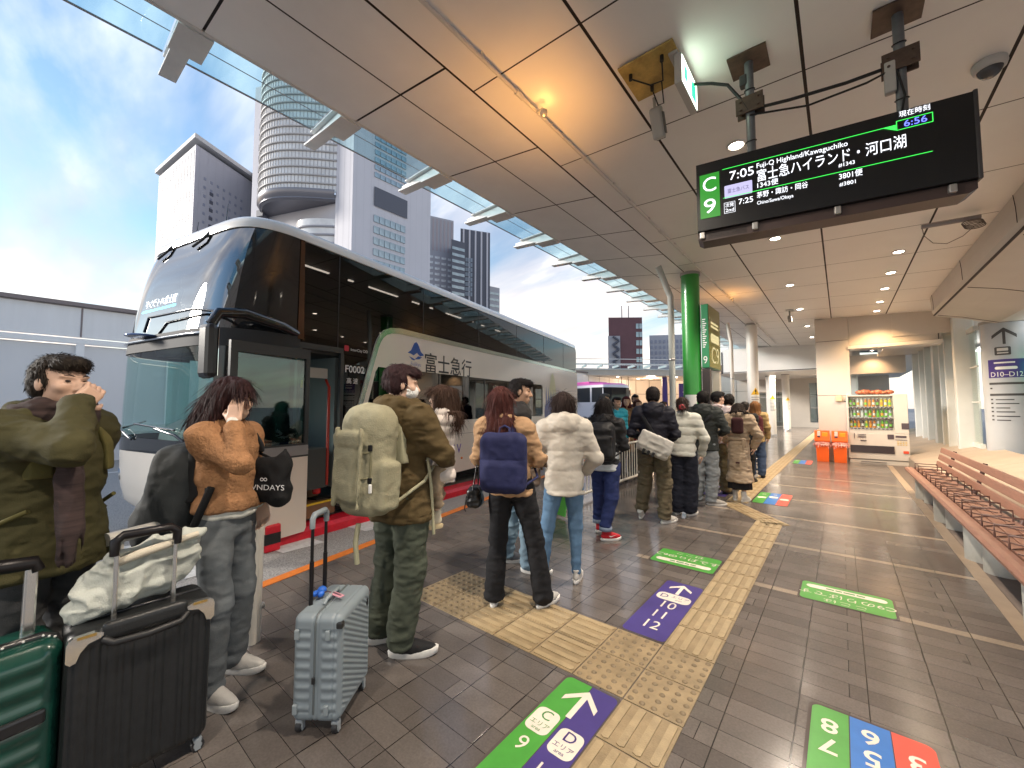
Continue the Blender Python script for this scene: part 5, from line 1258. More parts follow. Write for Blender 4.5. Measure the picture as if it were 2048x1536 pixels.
mb = MB(); facade(mb, L_, u1, w1, hh, 13, 1, .34, 1, 0, hh - 1.5, .06); build_at(mb, 'dark_stripe', M('stripe_grey', (.20, .20, .23), .5), t)
fwin('window', M('window_slate', (.26, .28, .36), .3), t, Cn, u2, w2 * .82, hh, 8, 26, .34, .32, 2, hh - 8, .06, skip=lambda i, j: i == 0)
fwin('dark_window', DRK, t, Cn + u2 * w2 * .21, u2, w2 * .10, hh, 1, 26, .55, .42, 2, hh - 12, .12)
mb = MB(); facade(mb, Cn, u2, w2, hh, 8, 1, .02, 1, 0, hh, .05); build_at(mb, 'joint_line', GRY, t)
# 2 curved glass complex
d = 120; HT = 101.
t = thing('curved_tower', 'big office tower with a curved banded glass front beside a flat concrete wing', 'tower', at(-66, d))
q0, q1, q2, q3 = at(-73.2, d * 1.20), at(-72.0, d * 1.17), at(-70, d * 1.5), at(-73.2, d * 1.5)
mb = MB(); mb.prism([(q.x, q.y) for q in (q0, q1, q2, q3)], 0, HT); build_at(mb, 'end_wall', CON, t)
n_ = 30; arc = []; pa, pb = at(-71.9, d * 1.17), at(-63.7, d * 1.0); ch = pb - pa; nb_ = Vector((ch.y, -ch.x, 0)).normalized()
if nb_.dot(pa) > 0: nb_ = -nb_
for i in range(n_ + 1):
    k = i / n_; arc.append(pa + ch * k + nb_ * 6.5 * sin(pi * k ** .7))
ZL = 61.5
mb = MB(); mb.loft([[Vector((p.x, p.y, ZL)) for p in arc], [Vector((p.x, p.y, HT)) for p in arc]], False, False); build_at(mb, 'curved_glass', M('curtain_glass', (.80, .78, .76), .2, .1, var=(.18, .2)), t)
mb = MB(); nl = 17
for j in range(1, nl):
    z = ZL + (HT - ZL) * j / nl; mb.tube([Vector((p.x, p.y, z)) + nb_ * .25 for p in arc], .24, 5)
for i in range(0, n_ + 1): mb.tube([Vector((arc[i].x, arc[i].y, ZL)) + nb_ * .05, Vector((arc[i].x, arc[i].y, HT)) + nb_ * .05], .10, 4)
build_at(mb, 'floor_band', M('band_pale', (.46, .45, .46), .4), t)
mb = MB(); mb.loft([[Vector((p.x, p.y, ZL - 2.2)) - nb_ * 1.0 for p in arc], [Vector((p.x, p.y, ZL - 1.2)) + nb_ * .7 for p in arc], [Vector((p.x, p.y, ZL + .6)) + nb_ * .7 for p in arc]], False, False); build_at(mb, 'curved_edge', M('edge_grey', (.20, .20, .23), .3, .5), t)
mb = MB(); mb.prism([(p.x, p.y) for p in arc] + [((pb - nb_ * 14).x, (pb - nb_ * 14).y), ((pa - nb_ * 14).x, (pa - nb_ * 14).y)], ZL - 1.9, ZL - .6); build_at(mb, 'underside', M('edge_grey', (.20, .20, .23), .3, .5), t)
mb = MB(); mb.prism([(p.x, p.y) for p in (pa - nb_ * 1.5, pb - nb_ * 1.5, pb - nb_ * 14, pa - nb_ * 14)], 0, ZL - 1.95); build_at(mb, 'lower_wall', CON, t)
arc2 = [pa + ch * (.45 + .55 * i / 12) - nb_ * (1.2 - 3.4 * sin(pi * (i / 12) ** .7)) for i in range(13)]
mb = MB(); mb.loft([[Vector((p.x, p.y, 8)) for p in arc2], [Vector((p.x, p.y, ZL - 7)) for p in arc2]], False, False); build_at(mb, 'lower_curved_glass', M('curtain_glass', (.62, .62, .64)), t)
mb = MB()
for j in range(19): mb.tube([Vector((p.x, p.y, 9 + 2.4 * j)) + nb_ * .2 for p in arc2], .32, 5)
build_at(mb, 'lower_band', GRY, t)
mb = MB()
for zz in np.linspace(22, HT - 14, 20): c = q1.lerp(pa, .5) + nb_ * .2; mb.box((c.x, c.y, zz), (2.6, 2.0, 1.9), RZ(radians(20)))
build_at(mb, 'stair_opening', DRK, t)
# flat wing
pE = at(-63.8, d * 1.0); pF = at(-61.7, d * .955); pR = at(-51.2, d * 1.07)
u = (pR - pF).normalized(); w_ = (pR - pF).length; hW = HT
mb = MB(); mb.prism([(pE.x, pE.y), (pF.x, pF.y), (pR.x, pR.y), (pR.x * 1.25, pR.y * 1.25), (pE.x * 1.3, pE.y * 1.3)], 0, hW); build_at(mb, 'concrete_wing', CON, t)
mb = MB()
for k in range(9): facade(mb, pF, u, w_, hW, 1, 1, 1, .0022, 6 + k * 11, 6.2 + k * 11, .05)
facade(mb, pF, u, w_, hW, 12, 1, .012, 1, 0, hW, .04); facade(mb, pE, (pF - pE).normalized(), (pF - pE).length, hW, 3, 1, .03, 1, 0, hW, .04); build_at(mb, 'joint_line', GRY, t)
o = pF + u * w_ * .24; fwin('window', WINL, t, o, u, w_ * .40, hW, 6, 15, .9, .62, 8, hW * .56, .3); fwin('upper_window', WINL, t, o, u, w_ * .40, hW, 6, 14, .9, .62, hW * .66, hW * .97, .3)
mb = MB(); facade(mb, o, u, w_ * .42, hW, 1, 1, 1.0, 1.0, hW * .58, hW * .635, .3); build_at(mb, 'dark_storey', DRK, t)
# 3 dark striped tower and its neighbours
d = 210
def slab(name, label, az0, az1, top_el, dd, mat, depth=.12):
    a, b = at(az0, dd), at(az1, dd * 1.02); h = 1.5 + dd * math.tan(radians(top_el))
    t = thing(name, label, 'tower', a); mb = MB(); mb.prism([(a.x, a.y), (b.x, b.y), (b.x * (1 + depth), b.y * (1 + depth)), (a.x * (1 + depth), a.y * (1 + depth))], 0, h); build_at(mb, 'block', mat, t)
    return t, a, (b - a).normalized(), (b - a).length, h
t, a, u, w_, h = slab('office_tower', 'grey office tower with rows of white window bands, right of the flat wing', -51.6, -47.9, 25.6, d, GRY)
fwin('window', M('window_white', (.70, .72, .74), .2, var=(.4, .3)), t, a, u, w_, h, 4, 26, .72, .42, 4, h * .80, .2)
mb = MB(); facade(mb, a, u, w_, h, 7, 1, .45, 1, h * .82, h * .99, .2); build_at(mb, 'louvre', M('louvre_pink', (.36, .31, .33), .5), t)
t, a, u, w_, h = slab('office_tower', 'slim office tower with glazed corner between the grey and dark towers', -48.2, -46.2, 22.9, d * .96, DRK)
fwin('window', WINL, t, a, u, w_, h, 1, 24, .9, .45, 4, h * .97, .2)
t, a, u, w_, h = slab('office_tower', 'dark finned tower rising last on the right of the tower group', -46.9, -42.6, 24.3, d * 1.05, DRK)
mb = MB(); facade(mb, a, u, w_, h, 5, 1, .28, 1, 0, h, .3); build_at(mb, 'pale_fin', CON, t)
mb = MB(); facade(mb, a + u * w_ * .1, u, w_ * .3, h, 5, 8, .8, .8, h * .62, h * .84, .5); build_at(mb, 'lattice', M('lattice_blue', (.28, .33, .40), .4), t)
t, a, u, w_, h = slab('office_block', 'lower office block peeping out beside the dark finned tower', -42.9, -41.2, 17.0, d * 1.1, GRY)
fwin('window', WINL, t, a, u, w_, h, 1, 18, .9, .4, 4, h * .97, .2)
# brown building and pale block over the far canopy
t, a, u, w_, h = slab('brown_building', 'maroon building with a dark external stair above the far canopy', -25.7, -21.2, 12.3, 120, M('maroon_tile', (.13, .055, .065), .6, var=(.6, .08)))
mb = MB(); facade(mb, a + u * w_ * -.03, u, w_ * .36, h, 1, 1, 1, 1, 0, h * .80, .4); build_at(mb, 'stair_wall', GRY, t)
mb = MB()
for j in range(6):
    z = h * (.25 + .09 * j)
    c0 = a + u * w_ * .10 + Vector((u.y, -u.x, 0)) * 1.0; c1 = a + u * w_ * .28 + Vector((u.y, -u.x, 0)) * 1.0
    mb.tube([(c0.x, c0.y, z), (c1.x, c1.y, z + h * .045)], .35, 5); mb.tube([(c1.x, c1.y, z + h * .045), (c0.x, c0.y, z + h * .09)], .35, 5)
build_at(mb, 'stair', DRK, t)
fwin('window', WINL, t, a + u * w_ * .80, u, w_ * .20, h, 2, 9, .8, .6, 4, h * .95, .2)
mb = MB(); 
for k in (.4, .6): c = a + u * w_ * k; mb.cyl((c.x, c.y, h), (c.x, c.y, h + 3.5), .12, n=5)
build_at(mb, 'aerial', DRK, t)
t, a, u, w_, h = slab('pale_block', 'pale office block half hidden by the drain pipe and the green column', -20.3, -15.5, 9.6, 150, CONW)
fwin('window', M('window_slate', (.26, .28, .36)), t, a, u, w_, h, 9, 6, .5, .6, h * .5, h * .95, .2)
for k, (az0, az1, el) in enumerate(((-40.5, -37, 6.6), (-36.5, -31.5, 5.6))):
    slab('low_block', ('low grey block far behind the coach roof', 'lower grey block beside the far canopy')[k], az0, az1, el, 160, GRY)
# far canopy of the next platforms
A0 = Vector((-17.6, 27.5, 0)); ud = Vector((.72, .69, 0)).normalized(); nd = Vector((ud.y, -ud.x, 0))
fc = thing('far_canopy', 'far platform canopy with glass eaves and downlights across the bays', 'canopy', A0)
def fput(mb, n, m): return build_at(mb, n, m, fc)
P3 = lambda s, o, z: A0 + ud * s + nd * o + Vector((0, 0, z))
def fbox(mb, s0, s1, o0, o1, z0, z1): mb.add([P3(s, o, z) for s in (s0, s1) for o in (o0, o1) for z in (z0, z1)], [(0, 1, 3, 2), (4, 6, 7, 5), (0, 4, 5, 1), (2, 3, 7, 6), (0, 2, 6, 4), (1, 5, 7, 3)])
mb = MB(); fbox(mb, -6, 30, -7, 0, 4.05, 4.5); fput(mb, 'ceiling_slab', BEAMM)
mb = MB(); fbox(mb, -6, 30, -6.6, -6.3, 0, 4.05); fput(mb, 'back_wall', WALLP)
mb = MB()
for s in np.arange(-6, 30, 1.35): fbox(mb, s, s + .03, -6.29, -6.27, 0, 4.05)
fbox(mb, -6, 30, -6.29, -6.27, 2.7, 2.73); fput(mb, 'wall_joint', JOINT)
mb = MB()
for s in np.arange(-6, 30, 1.3): fbox(mb, s, s + .07, 0.02, 1.5, 4.62, 4.78)
fbox(mb, -6, 30, 1.42, 1.5, 4.80, 4.86); fbox(mb, -6, 30, .02, .1, 4.5, 4.62); fbox(mb, -6, 30, 1.42, 1.46, 5.2, 5.25); fput(mb, 'eaves_frame', WHITE)
mb = MB(); fbox(mb, -6, 30, .1, 1.42, 4.87, 4.89); fput(mb, 'glass_pane', GL)
mb = MB()
for s in np.arange(-5, 28, 2.6):
    for o in (-1.5, -3.5): c = P3(s, o, 4.04); mb.lathe([(.0005, 0), (.11, 0)], c, 12)
fput(mb, 'lamp_face', EM('lamp_glow', (1, .74, .48), 14))
for s in (3, 9, 15):
    ld = bpy.data.lights.new('canopy_lamp', 'POINT'); ld.energy = 160; ld.color = (1, .7, .45); ld.shadow_soft_size = .3
    l = bpy.data.objects.new('canopy_lamp', ld); COL.objects.link(l); l.parent = fc; l.location = P3(s, -3, 3.7) - A0
c = P3(9.4, -1.2, 0); column(c.x, c.y, .22, 4.05, PURPLE, 'purple round column under the far canopy')
c = P3(11.6, -1.6, 0); t = thing('arrow_sign', 'purple sign with a white left arrow under the far canopy', 'sign', c, math.atan2(ud.y, ud.x))
mb = MB(); mb.box((0, 0, 1.75), (1.5, .12, 3.5), None, .02); mb.build('panel', PURPLE, t)
Ta = lambda x, y, z: Vector((x, -.064 - z, 2.75 + y))
mb = MB(); mb.prism([(-.35, -.05), (.45, -.05), (.45, .05), (-.35, .05)], 0, 0, Ta)
for q in (-1, 1): mb.prism([(-.45, 0), (-.12, q * .33), (.0, q * .33), (-.33, 0)][::q], .001, .001, Ta)
mb.build('arrow_mark', M('white_print', (.8, .8, .8)), t)
c = P3(6.0, -1.5, 0); t = thing('hanging_clock_board', 'small black hanging display under the far canopy', 'display', (c.x, c.y, 2.4), math.atan2(ud.y, ud.x))
mb = MB(); mb.box((0, 0, .25), (.9, .2, .5), None, .02); mb.build('casing', BLK, t)
mb = MB()
for x in (-.3, .3): mb.cyl((x, 0, .5), (x, 0, 1.65), .03, n=8)
mb.build('rod', BLK, t)
mb = MB(); mb.box((0, -.105, .25), (.5, .01, .2)); mb.build('screen', EM('screen_glow', (.5, .5, .6), .5), t)
# ================================================================== people
SKIN = [M('skin_light', (.62, .40, .29), .48, var=(18, .08), bump=(140, .08)), M('skin_tan', (.50, .30, .20), .48, var=(18, .08), bump=(140, .08)), M('skin_brown', (.22, .12, .075), .48, var=(18, .08))]
def CL(name, col, rough=.85, weave=260, amt=.35, var=.16): return M(name, col, rough, var=(7, var), bump=(weave, amt), spec=.25)
def HAIRM(name, col): return M(name, col, .68, var=(13, .5), stretch=(9, 9, .6), bump=(20, .35), spec=.22)
def strands(ho, n, length, mat, c, R, down=.3, seed=1):
    """loose locks lying along the hair surface"""
    me = ho.data; nv = len(me.vertices)
    if nv < 50: return
    co = np.zeros(nv * 3, np.float32); me.vertices.foreach_get('co', co); co = co.reshape(-1, 3); no = np.zeros(nv * 3, np.float32); me.vertices.foreach_get('normal', no); no = no.reshape(-1, 3)
    rs = np.random.RandomState(seed); ix = rs.randint(0, nv, n); P = co[ix].astype(float); Nn = no[ix].astype(float)
    crown = V3(c) + np.array(R) @ V3((0, -.05, .11)); T_ = P - crown; T_ /= np.linalg.norm(T_, axis=1)[:, None] + 1e-6
    T_ = T_ * (1 - down) + V3((0, 0, -1)) * down + rs.randn(n, 3) * .11; T_ -= Nn * (T_ * Nn).sum(1)[:, None]; T_ /= np.linalg.norm(T_, axis=1)[:, None] + 1e-6
    L = length * rs.uniform(.5, 1.2, n)[:, None]; B = np.cross(T_, Nn); W = rs.uniform(.0008, .0018, n)[:, None]; lift = rs.uniform(.0006, .0042, n)[:, None]
    rows = []
    for kk, wk in ((0., .5), (.35, 1.), (.7, .8), (1., .1)):
        q = P + T_ * L * kk + Nn * (.0012 + lift * np.sin(kk * 2.2)) + V3((0, 0, -1)) * (L * (.22 if down > .3 else .05) * kk * kk); rows += [q - B * W * wk, q + B * W * wk]
    V = np.stack(rows, 1).reshape(-1, 3); b = np.arange(n)[:, None] * 8
    f = np.concatenate([b + V3((0, 1, 3, 2)).astype(int) + 2 * j for j in range(3)]).astype(int)
    m2 = bpy.data.meshes.new('hair_strands'); m2.from_pydata(V.tolist(), [], f.tolist()); m2.materials.append(mat); m2.polygons.foreach_set('use_smooth', np.ones(len(f), bool)); m2.update()
    o = bpy.data.objects.new('hair_strands', m2); COL.objects.link(o); o.parent = ho
def hand(F, w, d, n, side, curl=.5, s=1., spread=.0):
    d = V3(d) / np.linalg.norm(d); n = V3(n); n = n - d * (n @ d); n /= np.linalg.norm(n); l = np.cross(d, n) * side; w = V3(w)
    A = np.stack((l, d, n), 1)
    F.rbox(w + d * .045 * s, (.040 * s, .048 * s, .014 * s), .012, .012, A)
    for i, (o, L) in enumerate(((.031, .068), (.010, .078), (-.011, .073), (-.031, .058))):
        b = w + d * .088 * s + l * o * s; a = curl * (.8 + .12 * i); t1 = d * cos(a) + n * sin(a) + l * spread * (1.5 - i) * .25; t2 = d * cos(2.0 * a) + n * sin(2.0 * a)
        m = b + t1 * L * .55 * s; F.capsule(b, m, .0095 * s, .0088 * s, .006); F.capsule(m, m + t2 * L * .45 * s, .0088 * s, .0072 * s, .004)
    b = w + d * .022 * s + l * .034 * s; t = d * .62 + l * .68 + n * .35; t /= np.linalg.norm(t); m = b + t * .045 * s
    t2 = d * .85 + l * .15 + n * .5; t2 /= np.linalg.norm(t2); F.capsule(b, m, .0125 * s, .0105 * s, .012); F.capsule(m, m + t2 * .032 * s, .0105 * s, .0085 * s, .005)
def shoe(F, a, yaw, s=1., pitch=0., hi=False):
    """a: ankle base on floor (heel side); toes along yaw"""
    R = rot(yaw, -pitch); F.frame(a, R)
    F.spine([(.018, 0, .075 * s, .043 * s, .135 * s), (.045, 0, .072 * s, .043 * s, .132 * s), (.062, 0, .055 * s, .041 * s, .11 * s), (.085, 0, .02 * s, .038 * s, .07 * s), (.115 + .05 * hi, 0, -.01 * s, .04 * s, .052 * s)], .02, .02)
    F.noise(.0022, (45, 60, 45)); F.frame()
def sole_mb(a, yaw, s=1., pitch=0., h=.026):
    R = Matrix.Rotation(yaw, 3, 'Z') @ Matrix.Rotation(-pitch, 3, 'X'); a = Vector(a); mb = MB(); rings = []
    for z, k in ((0, .93), (.006, 1.0), (h - .004, 1.03), (h, .99)):
        r = []
        for i in range(26):
            t = 2 * pi * i / 26; y = .072 * s + .140 * s * sin(t); w = .043 * s * (1 + .12 * sin(t) - .10 * cos(2 * t)); r.append(a + R @ Vector((w * cos(t) * k + .004 * sin(t), (.072 * s + (y - .072 * s) * k), z + .012 * max(0, sin(t)) ** 4)))
        rings.append(r)
    return mb.loft(rings)
def person(label, loc, heading, H, sp, group='people queueing along the platform'):
    """heading: degrees clockwise from +Y; all joints in person space (x right, y forward)"""
    s = H / 1.72; vox = sp.get('vox', .009); g = sp.get
    rz = -radians(heading)
    t = thing('person', label, 'person', (loc[0], loc[1], loc[2] if len(loc) > 2 else 0), rz, group)
    fem = g('fem', False); lean = g('lean', (0, 0)); bl = g('bulk', 1.)
    sk = SKIN[g('skin', 0)]
    def J(x, y, z): return V3((x * s, y * s, z * s))
    lx, ly = lean
    def LZ(z): k = max(0, (z - .95) / .5); return V3((lx * k, ly * k, 0))
    shw = .158 if fem else .178
    sh = {-1: J(-shw, -.015, 1.385) + LZ(1.385 * s), 1: J(shw, -.015, 1.385) + LZ(1.385 * s)}
    el = {-1: J(*g('el_l', (-.235, -.045, 1.12))) + LZ(1.12), 1: J(*g('el_r', (.235, -.045, 1.12))) + LZ(1.12)}
    wr = {-1: J(*g('wr_l', (-.225, .07, .90))), 1: J(*g('wr_r', (.225, .07, .90)))}
    ft = {-1: V3((*g('ft_l', (-.09, -.02)), 0)), 1: V3((*g('ft_r', (.09, -.02)), 0))}
    fy = {-1: radians(g('fy_l', 8)), 1: radians(g('fy_r', -8))}; lift = {-1: g('lift_l', 0.), 1: g('lift_r', 0.)}; fpit = {-1: radians(g('fp_l', 0)), 1: radians(g('fp_r', 0))}
    hip = {-1: J(-.085, 0, .90), 1: J(.085, 0, .90)}
    kn = {}
    for q in (-1, 1):
        an = ft[q] + V3((0, 0, .09 * s + lift[q])); m = (hip[q] + an) / 2; fwd = V3((-sin(fy[q]), cos(fy[q]), 0)); kn[q] = m + fwd * g('kneefwd', .03) + fwd * (lift[q] * .4) + V3((0, 0, .0))
    neck = J(0, -.01, 1.45) + LZ(1.45 * s); hc = J(0, .02 + g('headfwd', 0.), 1.595) + LZ(1.6 * s) * 1.05 + V3((0, 0, g('headdz', 0.)))
    HR = rot(-radians(g('hyaw', 0)), radians(g('hpitch', 0)), radians(g('hroll', 0))); hs = s * (.945 if fem else .965) * g('headsize', 1.)
    allp = [sh[-1], sh[1], el[-1], el[1], wr[-1], wr[1], hc, ft[-1], ft[1]]
    lo = np.min(allp, 0) - .22; hi = np.max(allp, 0) + .24; lo[2] = .0
    # ---------------- body
    F = Field(lo, hi, g('bvox', vox * .8))
    F.capsule(J(0, -.02, 1.38) + LZ(1.38), hc + HR @ V3((0, -.02, -.05)), .058 * s if not fem else .050 * s, .052 * s, .02)
    F.spine([(z * s, (LZ(z * s))[0], (LZ(z * s))[1] - .01, rx * s, ry * s) for z, rx, ry in ((.86, .12, .08), (1.0, .10, .075), (1.25, .12, .08), (1.40, .10, .06))], .03)
    for q in (-1, 1):
        F.capsule(sh[q] + V3((-.02 * q, 0, -.02)), el[q], .042 * s, .032 * s, .02); F.capsule(el[q], wr[q], .032 * s, .024 * s, .01)
        F.capsule(hip[q], kn[q], .055 * s, .042 * s, .02); F.capsule(kn[q], ft[q] + V3((0, 0, .075 * s + lift[q])), .042 * s, .030 * s, .01)
    for q, nm in ((-1, 'l'), (1, 'r')):
        hd = g('hd_' + nm, (0, .25, -1)); hn = g('hn_' + nm, (-q * 1., .2, 0)); hand(F, wr[q], hd, hn, g('hs_' + nm, -q), g('curl_' + nm, .45), s)
    F.frame(hc, HR * 1.0)
    F.ell((0, -.012 * hs, .030 * hs), V3((.076, .095, .086)) * hs, .02); F.ell((0, .028 * hs, -.035 * hs), V3((.060, .064, .080)) * hs, .035); F.ell((0, .065 * hs, -.088 * hs), V3((.028, .026, .022)) * hs, .025)
    F.capsule((0, .088 * hs, .008 * hs), (0, .110 * hs, -.028 * hs), .009 * hs, .013 * hs, .014); F.ell((0, .100 * hs, -.033 * hs), V3((.019, .012, .010)) * hs, .008)
    for q in (-1, 1):
        F.ell((q * .033 * hs, .098 * hs, .008 * hs), V3((.020, .014, .012)) * hs, .012, sub=True); F.ell((q * .077 * hs, -.004 * hs, -.008 * hs), V3((.011, .021, .033)) * hs, .006); F.capsule((q * .012 * hs, .086 * hs, .026 * hs), (q * .05 * hs, .074 * hs, .028 * hs), .009 * hs, .007 * hs, .012)
        F.ell((q * .045 * hs, .062 * hs, -.022 * hs), V3((.022, .022, .02)) * hs, .02)
    F.capsule((-.020 * hs, .089 * hs, -.064 * hs), (.020 * hs, .089 * hs, -.064 * hs), .0075 * hs, k=.008); F.capsule((-.016 * hs, .089 * hs, -.074 * hs), (.016 * hs, .089 * hs, -.074 * hs), .0085 * hs, k=.008)
    F.frame(); body = F.build('body', sk, t)
    HM = Matrix([list(r) for r in HR]); hv = Vector(hc)
    if g('face', False):
        mb = MB()
        for q in (-1, 1): mb.sphere(hv + HM @ Vector((q * .033 * hs, .0835 * hs, .006 * hs)), Vector((.0105, .0085, .0062)) * hs, 10, 8)
        mb.build('eyes', M('eye_dark', (.03, .02, .018), .2), t)
        mb = MB()
        for q in (-1, 1): mb.tube([hv + HM @ Vector((q * x * hs, y * hs, z * hs)) for x, y, z in ((.014, .093, .027), (.033, .089, .034), (.054, .074, .028))], [.0018, .0026, .0012], 6)
        mb.build('eyebrows', HAIRM('brow_hair', (.02, .014, .012)), t)
        F = Field(hc - .14, hc + .14, .005); F.frame(hc, HR); F.ell((0, .090 * hs, -.069 * hs), V3((.021, .008, .0095)) * hs, .004); F.build('lips', M('lip_rose', (.48, .20, .16), .4), t)
    if g('mask'):
        F = Field(hc - .16, hc + .16, .005); F.frame(hc, HR); F.ell((0, .034 * hs, -.042 * hs), V3((.068, .078, .062)) * hs); F.ell((0, .03 * hs, -.04 * hs), V3((.064, .074, .058)) * hs, .002, sub=True); F.cut(lambda P: .026 - P[..., 1]); F.noise(.0012, (20, 20, 140)); F.build('face_mask', M('mask_white', (.78, .78, .76), .8), t)
        mb = MB()
        for q in (-1, 1): mb.tube([hv + HM @ Vector((q * .066 * hs, .05 * hs, -.02 * hs)), hv + HM @ Vector((q * .083 * hs, .01 * hs, .005 * hs)), hv + HM @ Vector((q * .086 * hs, -.012 * hs, -.0))], .0016, 5)
        mb.build('ear_loop', M('mask_white', (.78, .78, .76)), t)
    # ---------------- hair
    hstyle = g('hair', 'short'); hm = g('hairm')
    if hstyle:
        lo_h = hc - .20; hi_h = hc + .17
        if hstyle in ('long', 'bob', 'blown'): lo_h = hc - V3((.26, .28, g('hairlen', .35) + .12)); hi_h = hc + V3((.26, .2, .17))
        F = Field(lo_h, hi_h, max(.005, vox * .75)); F.frame(hc, HR)
        if hstyle in ('short', 'cap', 'curly'):
            v = g('hairvol', 1.)
            F.ell((0, -.016 * hs, .036 * hs), V3((.086 * v, .106 * v, .094 * v)) * hs); F.ell((0, -.045 * hs, -.025 * hs), V3((.078, .066, .062)) * hs, .03)
            F.ell((0, .062 * hs, .085 * hs), V3((.062, .05, .034)) * hs, .03)
            F.cut(lambda P: np.minimum(P[..., 1] - (.030 - .35 * P[..., 2]) * 1.0, .052 * hs - P[..., 2] + .28 * np.maximum(0, .06 - P[..., 1])) if True else 0, .015)
            F.cut(lambda P: -.078 * hs - P[..., 2] - .55 * np.minimum(0, P[..., 1] + .03), .01)
            F.noise(.004 * g('tuft', 1.), (48, 40, 30), True); F.noise(.0025, (110, 100, 60), True, 2.)
            if hstyle == 'curly': F.noise(.014, 30, False, 4.)
        elif hstyle == 'bun':
            F.ell((0, -.014 * hs, .034 * hs), V3((.083, .104, .092)) * hs); F.ell((0, -.05 * hs, -.02 * hs), V3((.074, .06, .06)) * hs, .03)
            F.cut(lambda P: np.minimum(P[..., 1] - .035, .05 * hs - P[..., 2]), .015); F.ell((0, -.12 * hs, -.02 * hs), V3((.05, .045, .045)) * hs, .02); F.noise(.004, (60, 60, 20), True)
        else:
            L = g('hairlen', .35); w = g('hairw', 1.); by = g('hairback', -.02)
            F.ell((0, -.014 * hs, .034 * hs), V3((.088, .106, .094)) * hs)
            if hstyle == 'blown':
                F.chain([(0, -.05, .02), (.0, -.11, -.07), (0, -.18, -.15), (.0, -.26, -.20)], [.085, .078, .055, .014], .05); F.chain([(.05, -.02, .0), (.065, -.03, -.10), (.05, -.05, -.17)], [.05, .045, .02], .03)
                F.chain([(.03, .06, .07), (.04, .10, .04), (.03, .125, .015)], [.045, .03, .012], .03)
                for i in range(12):
                    a = random.Random(i).uniform(-.07, .04); F.chain([(.03, -.12, -.08 + a), (.03, -.22, -.16 + a), (.02, -.29 - .04 * (i % 3), -.20 + a * 1.5)], [.012, .008, .003], .012)
                F.cut(lambda P: np.minimum(np.minimum(P[..., 1] - .055, .05 - P[..., 2]), .03 - np.abs(P[..., 0]) + .05), .01)
            else:
                F.spine([(-L, 0, -.07 + by, .075 * w, .030), (-L + .05, 0, -.07 + by, .092 * w, .045), (-L * .55, 0, -.055 + by * .6, .108 * w, .066), (-.09, 0, -.035, .098 * w, .08), (.0, 0, -.02, .092, .098), (.06, 0, -.015, .082, .094)], .03, .02)
                F.cut(lambda P: np.minimum(P[..., 1] - .028 - .25 * np.maximum(0, P[..., 2]), .052 - P[..., 2]), .015)
                F.noise(.016, (16, 16, 3.5), True, 1., lambda P: np.clip(-P[..., 2] * 6, 0, 1)); F.cut(lambda P: -L - P[..., 2] + .10 * (vnoise(P * V3((55, 55, 1))) - .1), .0)
            F.noise(.006, (70, 70, 5), True); F.noise(.003, (150, 150, 9), True, 3.)
        F.frame(); ho = F.build('hair', hm, t, relax=0 if hstyle == 'curly' else 1)
        if vox < .012: strands(ho, 2600 if vox < .009 else 1300, .026 if hstyle in ('short', 'cap', 'curly') else .10, hm, hc, HR, .12 if hstyle in ('short', 'cap', 'curly') else .55, len(label))
    if hstyle == 'cap':
        F = Field(hc - .2, hc + .2, .006); F.frame(hc, HR); F.ell((0, -.012 * hs, .045 * hs), V3((.092, .110, .088)) * hs); F.cut(lambda P: .035 - P[..., 2]); F.rbox((0, .13, .045), (.07, .06, .006), .005, .01); F.build('cap', g('capm'), t)
    if g('scrunchie'):
        F = Field(hc - .24, hc + .2, .006); F.frame(hc, HR)
        for i in range(10): a = 2 * pi * i / 10; F.ell((.026 * cos(a), -.145, -.03 + .022 * sin(a)), (.017, .018, .017), .008)
        F.noise(.010, 60); F.build('scrunchie', M('scrunchie_red', (.35, .02, .03), .7), t)
    # ---------------- upper garment
    def garment(name, mat, c, return_field=False):
        bb = c.get('bulk', 1.) * bl * .96; hem = c.get('hem', .80); lo2 = np.min([sh[-1], sh[1], el[-1], el[1], wr[-1], wr[1]], 0) - .2; hi2 = np.max([sh[-1], sh[1], el[-1], el[1], wr[-1], wr[1], hc - V3((0, 0, .05))], 0) + .2; lo2[2] = hem * s - .05
        F = Field(lo2, hi2, c.get('vox', vox)); f_ = .93 if fem else 1.
        fl = c.get('flare', 1.0); lv = []
        for z, rx, ry, cy in ((hem, .177 * fl, .142 * fl, .0), (hem + .06, .174 * fl, .138 * fl, 0), (min(1.0, hem + .2), .165 * (.5 + .5 * fl), .122 * (.5 + .5 * fl), 0), (1.08, .158 * c.get('waist', 1.), .115 * c.get('waist', 1.), 0), (1.22, .175, .122, 0), (1.32, .178, .112, -.005), (1.39, .150, .09, -.012), (1.44, .085, .07, -.012)):
            o = LZ(z * s); lv.append((z * s, o[0], o[1] + cy, rx * bb * f_ * s, ry * bb * s))
        lv = [l for i, l in enumerate(lv) if i == 0 or l[0] > lv[i - 1][0] + .005]
        F.spine(lv, .04, .03); FT = F.like(); FT.D = F.D.copy()
        r0, r1, r2 = (c.get('sleeve', 1.) * q * s * (.92 if fem else .97) for q in (.068, .056, .045))
        if not c.get('sleeveless'):
            for q in (-1, 1):
                e_ = wr[q] + (el[q] - wr[q]) * c.get('cuff', .03)
                F.capsule(sh[q] + V3((-.03 * q, 0, -.01)), sh[q], r0 * 1.05, r0, .06); F.capsule(sh[q], el[q], r0, r1, .07); F.capsule(el[q], e_, r1, r2, .02)
